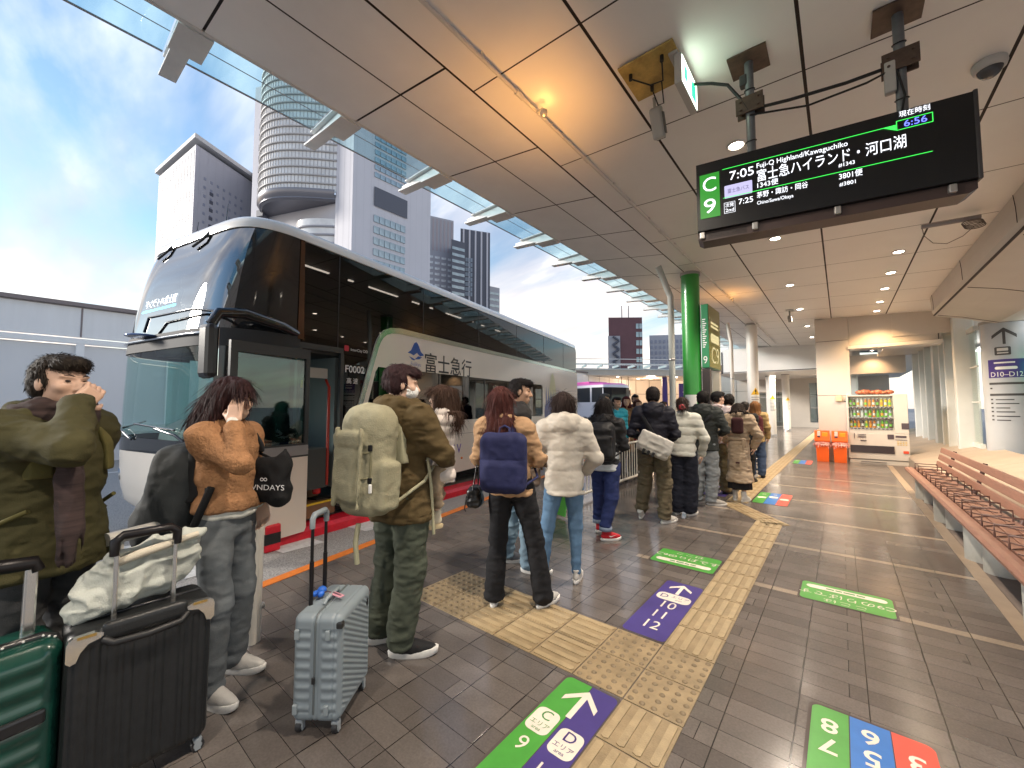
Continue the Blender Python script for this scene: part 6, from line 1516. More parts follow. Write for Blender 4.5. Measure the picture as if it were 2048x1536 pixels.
        if c.get('hood'):
            o = LZ(1.45 * s)
            F.ell(o + J(0, -.105, 1.42), (.115 * s, .060 * s, .085 * s), .03); F.chain([o + J(.055, .075, 1.40), o + J(.10, .02, 1.46), o + J(.085, -.07, 1.475), o + J(0, -.105, 1.485), o + J(-.085, -.07, 1.475), o + J(-.10, .02, 1.46), o + J(-.055, .075, 1.40)], .036 * s * c.get('hoodr', 1.), .03)
        elif c.get('collar', True):
            o = LZ(1.45 * s); cr = c.get('collar_r', .024)
            F.chain([o + J(.05, .06, 1.41), o + J(.075, .0, 1.45), o + J(.05, -.06, 1.47), o + J(0, -.075, 1.475), o + J(-.05, -.06, 1.47), o + J(-.075, .0, 1.45), o + J(-.05, .06, 1.41)], cr, .02)
        st = c.get('style', 'plain')
        if st == 'puffer':
            p = c.get('pitch', .085); F.warp(lambda P: -.017 * c.get('puff', 1.) * (np.abs(np.sin(pi * (P[..., 2] + .012 * (vnoise(P * 7) - .5) * 2) / p)) ** .55 - .6), .06); F.noise(.0035, (8, 8, 12), True); F.noise(.0016, (30, 30, 44), True, 3.)
        elif st == 'fleece': F.noise(.006, (6, 6, 9), True); F.noise(.003, 46); F.noise(.0025, 90, False, 2.)
        else:
            a = c.get('folds', 1.)
            F.noise(.0065 * a, (6, 6, 10), True); F.noise(.0045 * a, (11, 11, 24), True, 5.); F.noise(.0018 * a, (30, 30, 55), True, 9.)
            F.warp(lambda P: .004 * np.exp(-((P[..., 2] - hem * s - .035) / .004) ** 2) * (np.abs(P[..., 0]) < .24), .03)
            F.warp(lambda P: .003 * np.exp(-(P[..., 0] / .003) ** 2) * (P[..., 1] < -.05), .03)
            for q in (-1, 1):
                ek = el[q]; F.warp(lambda P, ek=ek: -.006 * a * np.exp(-((np.linalg.norm(P - ek, axis=-1) / .11) ** 2)) * np.sin(75 * (P @ V3((.25, .35, 1.))) + 4 * vnoise(P * 14)), .04)
        o = F.build(name, mat, t); return FT, o
    jk = g('jacket'); FJ = None
    if g('under'): garment('shirt', g('under')['mat'], g('under'))
    if jk: FJ, jo = garment(jk.get('name', 'jacket'), jk['mat'], jk)
    # ---------------- trousers
    tr = g('trousers')
    if tr:
        lo3 = np.min([ft[-1], ft[1], kn[-1], kn[1], hip[-1], hip[1]], 0) - .17; hi3 = np.max([hip[-1], hip[1], kn[-1], kn[1]], 0) + .17; lo3[2] = 0; hi3[2] = 1.08 * s
        F = Field(lo3, hi3, tr.get('vox', vox)); hw = tr.get('hipw', 1.) * (1.0 if not fem else .98)
        F.spine([(.84 * s, 0, -.01, .150 * s * hw, .112 * s * hw), (.92 * s, 0, -.012, .158 * s * hw, .118 * s * hw), (1.04 * s, 0, 0, .140 * s * hw, .10 * s * hw)], .03, .03)
        ra, rk, rb = tr.get('r', (.085, .062, .058)); hz = tr.get('hem', .05)
        for q in (-1, 1):
            a0 = ft[q] + V3((0, 0, hz + lift[q] + (rb * .9 if rb > .05 else .03)))
            F.capsule(hip[q] + V3((0, 0, -.02)), kn[q], ra * s * hw, rk * s, .03); F.capsule(kn[q], a0, rk * s, rb * s, .03)
        cz_ = tr.get('hem', .05)
        am = tr.get('folds', 1.)
        F.noise(.0065 * am, (7, 7, 11), True); F.noise(.0045 * am, (13, 13, 24), True, 6.); F.noise(.0018 * am, (30, 30, 50), True, 2.)
        for q in (-1, 1): F.warp(lambda P, q=q: .0025 * np.exp(-((P[..., 1] + .005) / .003) ** 2) * (P[..., 0] * q > .09), .03)
        if am > .4: F.warp(lambda P: -.007 * am * np.exp(-((P[..., 2] - hz - .07) / .10) ** 2) * np.sin(70 * P[..., 2] + 5 * vnoise(P * 12)), .04)
        F.build('trousers', tr['mat'], t)
        if tr.get('cuff'):
            mb = MB()
            for q in (-1, 1):
                c_ = Vector(ft[q] + V3((0, 0, hz + lift[q]))); mb.lathe([(rb * s * .9, .0), (rb * s + .010, .004), (rb * s + .010, .045), (rb * s * .9, .05)], c_ + Vector((0, 0, .0)), 24)
            mb.build('trouser_cuff', tr['cuff'], t)
    if g('skirt'):
        F = Field(V3((-.3, -.3, g('skirt')['hem'])) - .05, V3((.3, .3, 1.0)), vox); F.spine([(g('skirt')['hem'], 0, 0, .165, .125), (.45, 0, 0, .15, .11)], .03); F.noise(.012, (9, 9, 1.2), True); F.build('skirt', g('skirt')['mat'], t)
    # ---------------- shoes
    sm, so = g('shoes', (None, None))
    if sm:
        for q in (-1, 1):
            a = ft[q] + V3((0, 0, lift[q])); ss = s * (.93 if fem else 1.02)
            F = Field(a - V3((.25, .25, .06)), a + V3((.25, .25, .26)), min(vox, .007)); shoe(F, a + V3((0, 0, .006)), fy[q], ss, fpit[q], g('boots', False)); so_ = F.build('shoe', sm, t)
            sole_mb(a, fy[q], ss, fpit[q], g('soleh', .028)).build('sole', so, so_)
            if g('swoosh'):
                mb = MB(); R = Matrix.Rotation(fy[q], 3, 'Z')
                for e_ in (-1, 1):
                    P_ = lambda y, z: Vector(a) + R @ Vector((e_ * (.0455 * ss + .001), y * ss, z))
                    mb.add([P_(.02, .062), P_(.05, .045), P_(.14, .072), P_(.06, .058), P_(.035, .062)], [(0, 1, 2, 3, 4)])
                mb.build('side_stripe', M('mask_white', (.78, .78, .76)), so_)
            if g('laces', True) and vox < .0085:
                mb = MB(); R = Matrix.Rotation(fy[q], 3, 'Z') @ Matrix.Rotation(-fpit[q], 3, 'X')
                for i in range(4):
                    y = .05 + .025 * i; z = .108 - .0135 * i; mb.tube([Vector(a) + R @ Vector((x * ss, y * ss, z - abs(x) * .35)) for x in (-.024, -.01, .01, .024)], .0028, 5)
                mb.build('laces', so, so_)
    return t, FJ, dict(sh=sh, el=el, wr=wr, hc=hc, HR=HR, s=s, LZ=LZ, J=J, ft=ft, rz=rz)
def bag_root(name, label, cat, p, off=(0, 0, .9), group=None):
    q = Vector(p.location) + Matrix.Rotation(p.rotation_euler.z, 3, 'Z') @ Vector(off)
    return thing(name, label, cat, q, p.rotation_euler.z, group)
def backpack(p, FJ, info, label, mat, strapm, w=.28, h=.46, d=.16, zc=1.18, yback=-.14, tilt=0., style='plain', vox=.008, xo=0., trim=None, straps=True, fz=.08, lr=.010):
    s = info['s']; r = bag_root('backpack', label, 'backpack', p, (0, 0, zc * s - h / 2)); off = (0, 0, zc * s - h / 2)
    c = V3((xo, yback * s - d / 2 - .01, zc * s)); Rb = rot(0, radians(tilt))
    F = Field(c - V3((w * .8, d * 1.4 + .12, h * .8)), c + V3((w * .8, d * 1.2 + .1, h * .8)), vox); F.frame(c, Rb)
    F.rbox((0, 0, 0), (w / 2, d / 2, h / 2), min(.085, d * .46), .02)
    if style == 'plain':
        F.rbox((0, -d * .38, -h * .20), (w * .40, d * .28, h * .24), .045, .015); F.warp(lambda P: .005 * np.exp(-((P[..., 2] - h * .06) / .006) ** 2) * (P[..., 1] < 0), .03)
    elif style == 'hiker':
        F.ell((0, .0, h * .33), (w * .50, d * .62, h * .22), .05); F.rbox((-.03, -d * .45, -h * .10), (w * .34, d * .32, h * .26), .05, .02); F.rbox((-.02, -d * .50, h * .20), (w * .36, d * .30, h * .08), .035, .015); F.rbox((w * .52, .0, -h * .20), (w * .12, d * .36, h * .22), .03, .02); F.rbox((-w * .52, .0, -h * .20), (w * .12, d * .36, h * .22), .03, .02)
        for x in (-.30, .32): F.capsule((x * w, -d * .75, h * .30), (x * w, -d * .72, -h * .38), .009, k=.006)
    elif style == 'black':
        F.rbox((0, -d * .42, -h * .12), (w * .40, d * .30, h * .30), .05, .012); F.ell((0, -d * .40, h * .28), (w * .36, d * .30, h * .12), .03)
        for z in (.30, .12, -.10): F.capsule((-w * .42, -d * .62, h * z), (w * .42, -d * .62, h * z), .006, k=.006)
    elif style == 'soft': F.ell((0, -d * .25, -h * .22), (w * .52, d * .62, h * .32), .05); F.ell((0, 0, h * .2), (w * .34, d * .5, h * .32), .05)
    F.noise(.0045, (8, 8, 7), True); F.noise(.0025, (20, 20, 16), True, 4.); F.frame()
    F.build('bag_body', mat, r, off)
    mb = MB(); top = c + Rb @ V3((0, d * .3, h / 2))
    mb.tube([Vector(top + Rb @ V3((x, y, z)) - V3(off)) for x, y, z in ((-.04, 0, -.02), (-.035, .01, .03), (0, .015, .045), (.035, .01, .03), (.04, 0, -.02))], .009, 8); mb.build('grab_handle', strapm, r)
    if trim is not None:
        mb = MB(); pts = [(w * .46 * cos(a), -d * .25, h * .02 + h * .42 * sin(a)) for a in np.linspace(-.3, pi + .3, 26)]
        mb.tube([Vector(c + Rb @ V3(q) - V3(off)) for q in pts], .005, 6); mb.build('zip', trim, r)
    if straps and FJ is not None:
        for q in (-1, 1):
            x0 = q * .115 * s + info['LZ'](1.4)[0] + xo * .3; zl = (zc - .02) * s
            Fs = band_on(FJ, lambda P: np.maximum(np.maximum(np.abs(P[..., 0] - x0 - .02 * q * (P[..., 1] > 0)) - .030, zl - P[..., 2] + (P[..., 1] > 0.02) * fz), -P[..., 2] + 1.0), .024, .004)
            Fs.build('shoulder_strap', strapm, r, off)
            a = c + Rb @ V3((q * w * .42, d * .35, -h * .40)); b = V3((q * .19 * s, -.02, (zc - .13) * s)); b2 = V3((q * .165 * s, .115, (zc - .06) * s))
            mb = MB(); mb.tube([Vector(a - V3(off)), Vector(b + V3((q * .02, 0, 0)) - V3(off))] + ([Vector(b2 - V3(off))] if lr < .012 else [Vector(V3((q * .17, .05, (zc + .10) * s)) - V3(off))]), lr, 6); mb.build('lower_strap', strapm, r)
    return r
NEAR, MID, FAR = .0072, .0095, .013
H_BLK = HAIRM('hair_black', (.012, .009, .009)); H_BRN = HAIRM('hair_dark_brown', (.030, .016, .012)); H_AUB = HAIRM('hair_auburn', (.065, .017, .014)); H_LBR = HAIRM('hair_light_brown', (.19, .085, .03)); H_GRY = HAIRM('hair_grey', (.10, .10, .10)); H_RED = HAIRM('hair_red', (.075, .012, .014))
WSOLE = M('sole_white', (.74, .72, .68), .6, var=(30, .12)); WSHOE = CL('shoe_white', (.58, .555, .515), .6, 200, .2); BSHOE = CL('shoe_black', (.015, .015, .016), .7); RSHOE = CL('shoe_red', (.50, .02, .03), .55, 200, .15); GSHOE = CL('shoe_grey', (.13, .14, .16), .6)
BLKC = CL('cloth_black', (.012, .012, .014)); BLKN = CL('nylon_black', (.014, .014, .016), .5, 60, .2); NAVYD = CL('denim_navy', (.018, .028, .10)); DENL = CL('denim_blue', (.11, .20, .32), .85, 300, .4, .22); DENG = CL('denim_grey', (.15, .165, .175), .85, 300, .4, .22); OLV = CL('cloth_olive', (.060, .054, .022)); CREAMP = CL('puffer_cream', (.49, .45, .39), .62, 40, .15, .06); WHITEP = CL('puffer_white', (.56, .56, .50), .62, 40, .15, .06)
def mid(a, b): return ((a[0] + b[0]) / 2, (a[1] + b[1]) / 2)
def feet(loc, heading, wl, wr_):
    """world foot points to person space"""
    a = radians(heading); R = Matrix.Rotation(a, 2)
    f = lambda w: tuple(R @ Vector((w[0] - loc[0], w[1] - loc[1])))
    return f(wl), f(wr_)
# 1 man in the olive coat, hand to his mouth
loc = (-2.69, .088)
p1, F1, i1 = person('man in olive hooded coat and striped scarf with a hand at his mouth', loc, 52, 1.73, dict(vox=NEAR, bvox=.0055, skin=0, face=True, hyaw=6, bulk=1.08, hair='short', hairm=HAIRM('hair_soft_brown', (.030, .022, .016)),
    el_r=(.20, .31, 1.33), wr_r=(.075, .185, 1.495), hd_r=(-.75, .0, .75), hn_r=(-.3, -.9, 0), curl_r=.6, cuff=0, el_l=(-.22, -.10, 1.12), wr_l=(-.18, .0, .92), jacket=dict(name='coat', mat=OLV, hem=.80, hood=True, bulk=1.08, sleeve=1.15, flare=1.08, cuff=-.02, hoodr=.8), trousers=dict(mat=CL('cloth_grey', (.06, .06, .062)), r=(.085, .068, .06)), shoes=(BSHOE, BSHOE), kneefwd=.02))
SCARF = M('scarf_wool', (.050, .030, .028), .9, var=(3, .5), stretch=(2, 2, 26), bump=(120, .5))
F = Field((-.22, -.22, 1.28), (.22, .25, 1.56), .007); J = i1['J']
for z, r in ((1.44, .040), (1.475, .036), (1.40, .035)): F.chain([J(.10 * cos(a), -.005 + .095 * sin(a), z + .012 * sin(3 * a)) for a in np.linspace(0, 2 * pi, 13)], r, .012)
F.noise(.010, (16, 16, 26), True); F.build('scarf', SCARF, p1)
F = Field((-.2, -.0, .70), (.25, .38, 1.4), .008); F.chain([J(.06, .14, 1.36), J(.12, .22, 1.2), J(.13, .25, 1.0), J(.13, .24, .84)], [.03, .035, .035, .035], .02); F.noise(.010, (30, 30, 3), True); F.cut(lambda P: .85 + .04 * vnoise(P * V3((90, 90, 1))) - P[..., 2]); F.build('scarf_tail', SCARF, p1)
mb = MB(); mb.box((.205, .03, .86), (.006, .06, .022), None, .003); mb.build('coat_label', BLKC, p1)
backpack(p1, F1, i1, 'olive backpack on the man in the olive coat', CL('olive_pack', (.075, .07, .018)), CL('olive_strap', (.12, .105, .035)), w=.30, h=.48, zc=1.14, yback=-.17)
# 2 woman in the tan fleece
fl, fr = (-2.72, .81), (-2.52, .65); loc = mid(fl, fr)
a, b = feet(loc, 55, fl, fr)
TAN = M('fleece_tan', (.35, .18, .088), .95, var=(26, .22), bump=(75, 1.0), spec=.15)
p2, F2, i2 = person('woman in tan fleece jacket and grey jeans touching her temple', loc, 55, 1.66, dict(vox=NEAR, bvox=.0055, fem=True, face=True, hyaw=8, hpitch=-8, hair='blown', hairm=HAIRM('hair_wine', (.035, .012, .012)), hairlen=.22,
    ft_l=a, ft_r=b, fy_l=6, fy_r=-10, el_r=(.215, .235, 1.26), wr_r=(.130, .125, 1.475), hd_r=(-.30, -.12, 1), hn_r=(-1, -.1, -.15), curl_r=.5, hs_r=1, el_l=(-.22, -.02, 1.12), wr_l=(-.17, .08, .96), hd_l=(.3, .4, -.8),
    jacket=dict(mat=TAN, hem=.98, style='fleece', bulk=1.13, sleeve=1.08, collar_r=.034, cuff=.16), under=dict(mat=CL('cotton_cream', (.66, .66, .60)), hem=.935, bulk=1.0, sleeve=.7, collar=False, folds=.5), trousers=dict(mat=DENG, r=(.088, .072, .070), folds=.6, hem=.03), shoes=(WSHOE, WSOLE), soleh=.036))
backpack(p2, F2, i2, 'dark grey backpack slung on the woman in the tan fleece', CL('pack_charcoal', (.045, .05, .052), .7, 200, .3), CL('strap_black', (.014, .014, .015)), w=.33, h=.58, d=.25, zc=1.03, yback=-.12, tilt=-10, style='soft', fz=.26, lr=.018)
tb = bag_root('tote_bag', 'black tote bag with white lettering hanging from the arm of the woman in the fleece', 'tote bag', p2, (-.10, .17, .97))
F = Field((-.14, -.30, -.12), (.14, .30, .32), .008); F.rbox((0, 0, .10), (.05, .115, .13), .04); F.capsule((0, .08, .2), (0, .09, .3), .03, .012, .05); F.noise(.012, (9, 9, 8), True); F.build('bag', CL('tote_black', (.012, .012, .013)), tb)
mb = MB(); T_ = lambda x, y, z: Vector((.066 + z, x, y)); mb.text('WNDAYS', .042, lambda x, y, z: T_(x + .025, y + .08, z), sx=1.2); mb.text('∞', .05, lambda x, y, z: T_(x + .01, y + .125, z)); mb.build('lettering', M('white_print', (.8, .8, .8)), tb)
mb = MB(); mb.tube([(0, -.10, .2), (-.02, -.1, .32), (-.04, -.1, .26), (0, .08, .2)], .008, 6); mb.build('handle', CL('tote_black', (.012, .012, .013)), tb)
# 3 man with the child
fl, fr = (-2.33, 1.50), (-2.10, 1.50); loc = (-2.20, 1.56)
a, b = feet(loc, -8, fl, fr)
p3, F3, i3 = person('man in brown jacket and green trousers carrying a small child', loc, -8, 1.77, dict(vox=NEAR, bvox=.006, mask=True, hyaw=38, hpitch=-6, hair='short', tuft=1.0, hairvol=1.02, hairm=HAIRM('hair_plum', (.034, .014, .016)), ft_l=a, ft_r=b, fy_l=-25, fy_r=-50, lean=(.01, -.03),
    el_r=(.285, .06, 1.17), wr_r=(.13, .28, 1.10), hd_r=(-1, .1, 0), hn_r=(0, -1, 0), el_l=(-.29, .06, 1.15), wr_l=(-.08, .30, 1.02), hd_l=(1, .1, .2), hn_l=(0, -1, 0),
    jacket=dict(mat=CL('cloth_brown', (.085, .058, .024)), hem=.775, hood=True, bulk=1.15, sleeve=1.16, hoodr=1.0, flare=1.10), trousers=dict(mat=CL('cloth_green', (.062, .072, .052)), r=(.105, .086, .080), folds=.95, hem=.045, hipw=1.05), shoes=(BSHOE, WSOLE), soleh=.042))
bp = backpack(p3, F3, i3, 'large khaki hiking backpack on the man carrying the child', CL('pack_khaki', (.29, .27, .18), .8, 120, .4, .14), CL('strap_khaki', (.38, .36, .24), .8), w=.33, h=.62, d=.20, zc=1.145, yback=-.145, tilt=-3, style='hiker', vox=.0075, trim=M('zip_khaki', (.22, .2, .12), .5))
mb = MB(); z0 = 1.145 * i3['s'] - .31
mb.tube([(.05, -.36, -.02), (.04, -.37, -.12), (.045, -.36, -.24)], .014, 6); mb.tube([(.205, .02, .32), (.215, .045, .12), (.225, .06, -.16)], .010, 6); mb.build('hanging_strap', CL('strap_khaki', (.38, .36, .24)), bp)
mb = MB()
for x, z0_, z1_ in ((-.155, .14, .50), (.125, .14, .50)): mb.tube([(x, -.305, z1_), (x, -.345, z1_ - .12), (x, -.35, z0_ + .08), (x, -.31, z0_)], .007, 6)
for z in (.235, .375): mb.tube([(-.155, -.345, z), (-.05, -.40, z - .01), (.05, -.40, z - .01), (.125, -.345, z)], .006, 6)
mb.build('compression_strap', CL('strap_dark_khaki', (.20, .185, .11)), bp)
mb = MB()
for x, z in ((-.155, .40), (.125, .40), (-.155, .22), (.125, .22)): mb.box((x, -.352, z), (.026, .014, .034), None, .004)
mb.build('buckle', BLKC, bp)
mb = MB(); mb.box((.14, -.36, .18), (.02, .012, .05), RZ(.2), .005); mb.build('white_tag', M('mask_white', (.78, .78, .76)), bp)
# child held against his chest, looking over his right shoulder
cl = Vector((-2.20, 1.56, .705)) + Matrix.Rotation(radians(8), 3, 'Z') @ Vector((.115, .255, 0))
pc, Fc, ic = person('small child in white and pale pink puffer carried by the man in brown', cl, 222, .90, dict(vox=.0075, bvox=.006, fem=True, headsize=1.38, headdz=.02, hyaw=10, hroll=0, hair='long', hairlen=.17, hairw=1.0, hairm=HAIRM('hair_child', (.055, .028, .018)), ft_l=(-.09, .02), ft_r=(.08, .02), fy_l=20, fy_r=-60, kneefwd=.04,
    el_r=(.26, .10, 1.16), wr_r=(.18, .30, 1.20), el_l=(-.26, .10, 1.16), wr_l=(-.18, .30, 1.2), jacket=dict(mat=CL('puffer_pink', (.64, .57, .52), .6, 40, .15, .05), hem=.55, style='puffer', pitch=.075, bulk=1.35, sleeve=1.3, hood=True, hoodr=1.2, puff=.9), trousers=dict(mat=CL('cloth_beige', (.36, .27, .18)), r=(.10, .085, .07), hem=.10), shoes=(CL('shoe_cream', (.66, .58, .44), .6), M('sole_cream', (.62, .5, .3), .6)), laces=False), None)
# 4 woman with the navy backpack
fl, fr = (-2.08, 2.32), (-1.78, 2.53); loc = (-1.99, 2.42)
a, b = feet(loc, -30, fl, fr)
p4, F4, i4 = person('woman with long auburn hair, camel coat and black flared trousers', loc, -30, 1.66, dict(vox=NEAR, fem=True, hair='long', hairlen=.30, hairw=1.05, hyaw=12, hairm=H_AUB, ft_l=a, ft_r=b, fy_l=5, fy_r=-35, lean=(-.07, 0), el_r=(.25, .02, 1.13), wr_r=(.12, .20, 1.10), hd_r=(-.8, .5, .1), el_l=(-.25, -.02, 1.13), wr_l=(-.10, .20, 1.08), hd_l=(.8, .4, .1),
    jacket=dict(mat=CL('coat_camel', (.42, .26, .145), .9, 200, .3), hem=.86, bulk=1.03, flare=1.08, sleeve=1.08), trousers=dict(mat=BLKC, r=(.095, .068, .078), hem=.025, folds=.7, hipw=1.08), shoes=(WSHOE, WSOLE)))
backpack(p4, F4, i4, 'navy daypack on the woman with auburn hair', CL('pack_navy', (.022, .026, .085), .75, 220, .3), CL('pack_navy', (.022, .026, .085)), w=.34, h=.44, d=.14, zc=1.13, yback=-.115, style='plain', xo=-.03, trim=M('zip_navy', (.012, .014, .05), .5))
hb = bag_root('handbag', 'small black handbag at the left hip of the woman with auburn hair', 'handbag', p4, (-.29, .0, .72))
F = Field((-.12, -.15, -.04), (.12, .15, .28), .007); F.rbox((0, 0, .08), (.05, .085, .075), .03); F.ell((0, 0, .05), (.055, .095, .05), .03); F.noise(.006, 18, True); F.build('bag', M('leather_black', (.012, .012, .013), .3, bump=(60, .3)), hb)
mb = MB(); mb.tube([(0, -.08, .13), (.03, -.03, .40), (.06, 0, .55), (.03, .03, .4), (0, .08, .13)], .006, 6); mb.tube([(-.045, -.09, .10), (-.06, -.09, .0), (-.05, -.09, -.02)], .005, 5); mb.build('strap', M('leather_black', (.012, .012, .013)), hb)
# 5 man in black jacket, in profile
fl, fr = (-2.56, 3.02), (-2.24, 2.96); loc = (-2.37, 2.98)
a, b = feet(loc, 42, fl, fr)
p5, F5, i5 = person('man with short black hair in black jacket and washed jeans, in profile', loc, 42, 1.77, dict(vox=.008, bvox=.006, face=True, skin=1, hyaw=14, hpitch=-6, hair='short', hairm=H_BLK, hairvol=.97, ft_l=a, ft_r=b, fy_l=-10, fy_r=-25, el_r=(.24, -.02, 1.12), wr_r=(.20, .17, .98), hd_r=(-.4, .8, -.3), jacket=dict(mat=CL('jacket_black', (.022, .021, .022), .7, 90, .3), hem=.80, hood=True, bulk=1.1, sleeve=1.12, hoodr=.9), trousers=dict(mat=CL('denim_washed', (.20, .29, .36), .85, 300, .4, .25), r=(.09, .07, .068), folds=1.2, hem=.03), shoes=(GSHOE, WSOLE), soleh=.04))
# 6 woman in cream puffer
fl, fr = (-1.99, 2.84), (-1.80, 3.06); loc = (-1.86, 2.97)
a, b = feet(loc, -34, fl, fr)
p6, F6, i6 = person('woman in short cream puffer jacket and tight blue jeans', loc, -34, 1.63, dict(vox=NEAR, fem=True, hair='long', hairlen=.17, hairw=.9, hairback=.01, hyaw=4, hairm=HAIRM('hair_deep_brown', (.024, .013, .011)), ft_l=a, ft_r=b, fy_l=28, fy_r=-14, el_r=(.29, .0, 1.12), wr_r=(.21, .16, .98), el_l=(-.31, .02, 1.09), wr_l=(-.17, .24, 1.09), hd_l=(.8, .5, 0), hd_r=(-.5, .8, 0),
    jacket=dict(mat=CREAMP, hem=.80, style='puffer', pitch=.16, puff=.55, bulk=1.10, sleeve=1.22, hood=True, hoodr=1.25, flare=1.04), trousers=dict(mat=DENL, r=(.088, .058, .040), hem=.07, folds=.45, hipw=1.04), shoes=(WSHOE, WSOLE), soleh=.034))
hb = bag_root('crossbody_bag', 'taupe crossbody bag at the left side of the woman in cream puffer', 'handbag', p6, (-.26, .10, .80))
F = Field((-.16, -.16, -.04), (.16, .16, .28), .007); F.rbox((0, 0, .09), (.05, .11, .085), .035); F.noise(.008, 14, True); F.build('bag', M('leather_taupe', (.14, .10, .075), .5, bump=(50, .3)), hb)
mb = MB(); mb.tube([(0, -.1, .14), (.02, -.06, .30), (.06, .04, .3), (0, .1, .14)], .008, 6); mb.build('strap', M('leather_taupe', (.14, .10, .075)), hb)
mb = MB(); mb.tube([(-.055, -.1, .12), (-.07, -.09, .04), (-.06, -.08, -.01)], .007, 6); mb.build('charm', M('brass', (.6, .4, .12), .25, .9), hb)
# 7 woman in black with red trainers
fl, fr = (-2.30, 4.44), (-2.09, 4.20); loc = (-2.15, 4.33)
a, b = feet(loc, -20, fl, fr)
p7, F7, i7 = person('woman in black jacket and cuffed navy jeans with red trainers', loc, -20, 1.60, dict(vox=.0085, fem=True, hair='bob', hairlen=.17, hairw=1.10, hyaw=18, hpitch=-6, hairm=H_BLK, ft_l=a, ft_r=b, fy_l=-20, fy_r=-60, el_r=(.24, .0, 1.12), wr_r=(.10, .22, 1.12), el_l=(-.24, 0, 1.12), wr_l=(-.10, .22, 1.12), hd_l=(.8, .5, 0), hd_r=(-.8, .5, 0),
    jacket=dict(mat=BLKN, hem=.90, bulk=1.1, sleeve=1.15, hood=True, hoodr=.8), under=dict(mat=CL('cotton_white', (.62, .64, .66)), hem=.82, bulk=1.13, sleeve=.6, collar=False, folds=.4), trousers=dict(mat=NAVYD, r=(.098, .08, .066), hem=.11, folds=.8, hipw=1.05, cuff=CL('denim_cuff', (.20, .24, .32))), shoes=(RSHOE, WSOLE), swoosh=True))
backpack(p7, F7, i7, 'black outdoor backpack on the woman with red trainers', BLKN, BLKC, w=.27, h=.44, d=.15, zc=1.19, yback=-.13, style='black', vox=.0085, trim=M('zip_black', (.03, .03, .032), .3))
# 8 man with the grey messenger bag, mid stride
fl, fr = (-2.13, 5.36), (-1.80, 5.30); loc = (-1.93, 5.30)
a, b = feet(loc, -18, fl, fr)
p8, F8, i8 = person('tall man in black hooded jacket and brown trousers, one heel lifted', loc, -18, 1.76, dict(vox=MID, skin=1, hair='short', hairm=H_BLK, hairvol=1.04, ft_l=a, ft_r=b, fy_l=-15, fy_r=-40, lift_l=.03, fp_l=-38, el_r=(.27, -.02, 1.12), wr_r=(.18, .2, 1.0), el_l=(-.27, -.02, 1.12), wr_l=(-.16, .22, 1.05), jacket=dict(mat=CL('jacket_ink', (.012, .012, .02), .6, 60, .2), hem=.86, hood=True, bulk=1.06, sleeve=1.05, hoodr=.9), trousers=dict(mat=CL('cloth_taupe', (.125, .10, .062)), r=(.105, .085, .075), hem=.05, folds=1.5, hipw=1.04), shoes=(WSHOE, WSOLE)))
mg = bag_root('messenger_bag', 'pale grey messenger bag across the back of the tall man in black', 'messenger bag', p8, (.02, -.25, .86))
Rm_ = rot(0, radians(-6), radians(24))
F = Field((-.3, -.2, -.12), (.3, .2, .42), .008); F.frame((0, 0, .15), Rm_); F.rbox((0, 0, 0), (.20, .075, .125), .05); F.rbox((0, -.06, .03), (.205, .03, .10), .028, .012); F.noise(.009, (9, 9, 9), True); F.build('bag', CL('bag_grey', (.50, .48, .44), .6, 60, .2), mg)
mb = MB(); 
for x in (-.09, -.03, .03): mb.box(Vector((0, 0, .15)) + Matrix([list(r) for r in Rm_]) @ Vector((x, -.075, -.115)), (.035, .02, .06), Matrix([list(r) for r in Rm_]), .005)
mb.build('buckle', BLKN, mg)
Fs = band_on(F8, lambda P: np.maximum(np.abs((P[..., 0] + .02) * .86 + (P[..., 2] - 1.2) * .5 + .01) - .026, 1.0 - P[..., 2]), .024, .004); Fs.build('strap', BLKN, mg, (.02, -.25, .86))
# 9 woman in white puffer with red scrunchie
loc = (-1.72, 5.86)
p9, F9, i9 = person('woman in white puffer jacket with a red scrunchie and wide dark trousers', loc, -14, 1.64, dict(vox=MID, fem=True, hair='bun', hairm=H_BRN, scrunchie=True, fy_l=-10, fy_r=-30, ft_l=(-.10, 0), ft_r=(.06, 0), el_r=(.29, -.02, 1.12), wr_r=(.24, .10, .88), jacket=dict(mat=WHITEP, hem=.86, style='puffer', pitch=.11, puff=.8, bulk=1.13, sleeve=1.2, collar_r=.036, flare=.98), trousers=dict(mat=CL('cloth_ink', (.014, .016, .026)), r=(.10, .10, .11), hem=.03, folds=.8), shoes=(WSHOE, WSOLE)))
# 10 man dark grey jacket
loc = (-1.66, 6.72)
p10, F10, i10 = person('man in dark grey hooded jacket and pale grey jeans', loc, -8, 1.74, dict(vox=MID, hair='short', hairm=H_BLK, hairvol=1.08, ft_l=(-.12, 0), ft_r=(.08, -.02), fy_l=-30, fy_r=-70, el_r=(.30, -.03, 1.14), wr_r=(.22, .2, 1.06), jacket=dict(mat=CL('jacket_slate', (.035, .04, .038), .7), hem=.82, hood=True, bulk=1.15, sleeve=1.15), trousers=dict(mat=CL('denim_pale', (.27, .29, .30)), r=(.10, .085, .078), hem=.04, folds=1.3), shoes=(CL('shoe_stone', (.38, .36, .33)), WSOLE)))
Fs = band_on(F10, lambda P: np.maximum(np.abs(P[..., 0] * .7 - (P[..., 2] - 1.25) * .7) - .03, 1.0 - P[..., 2]), .024, .004); sb = bag_root('sling_bag', 'dark sling bag strapped across the man in dark grey jacket', 'sling bag', p10, (-.1, -.2, 1.1)); Fs.build('strap', BLKN, sb, (-.1, -.2, 1.1))
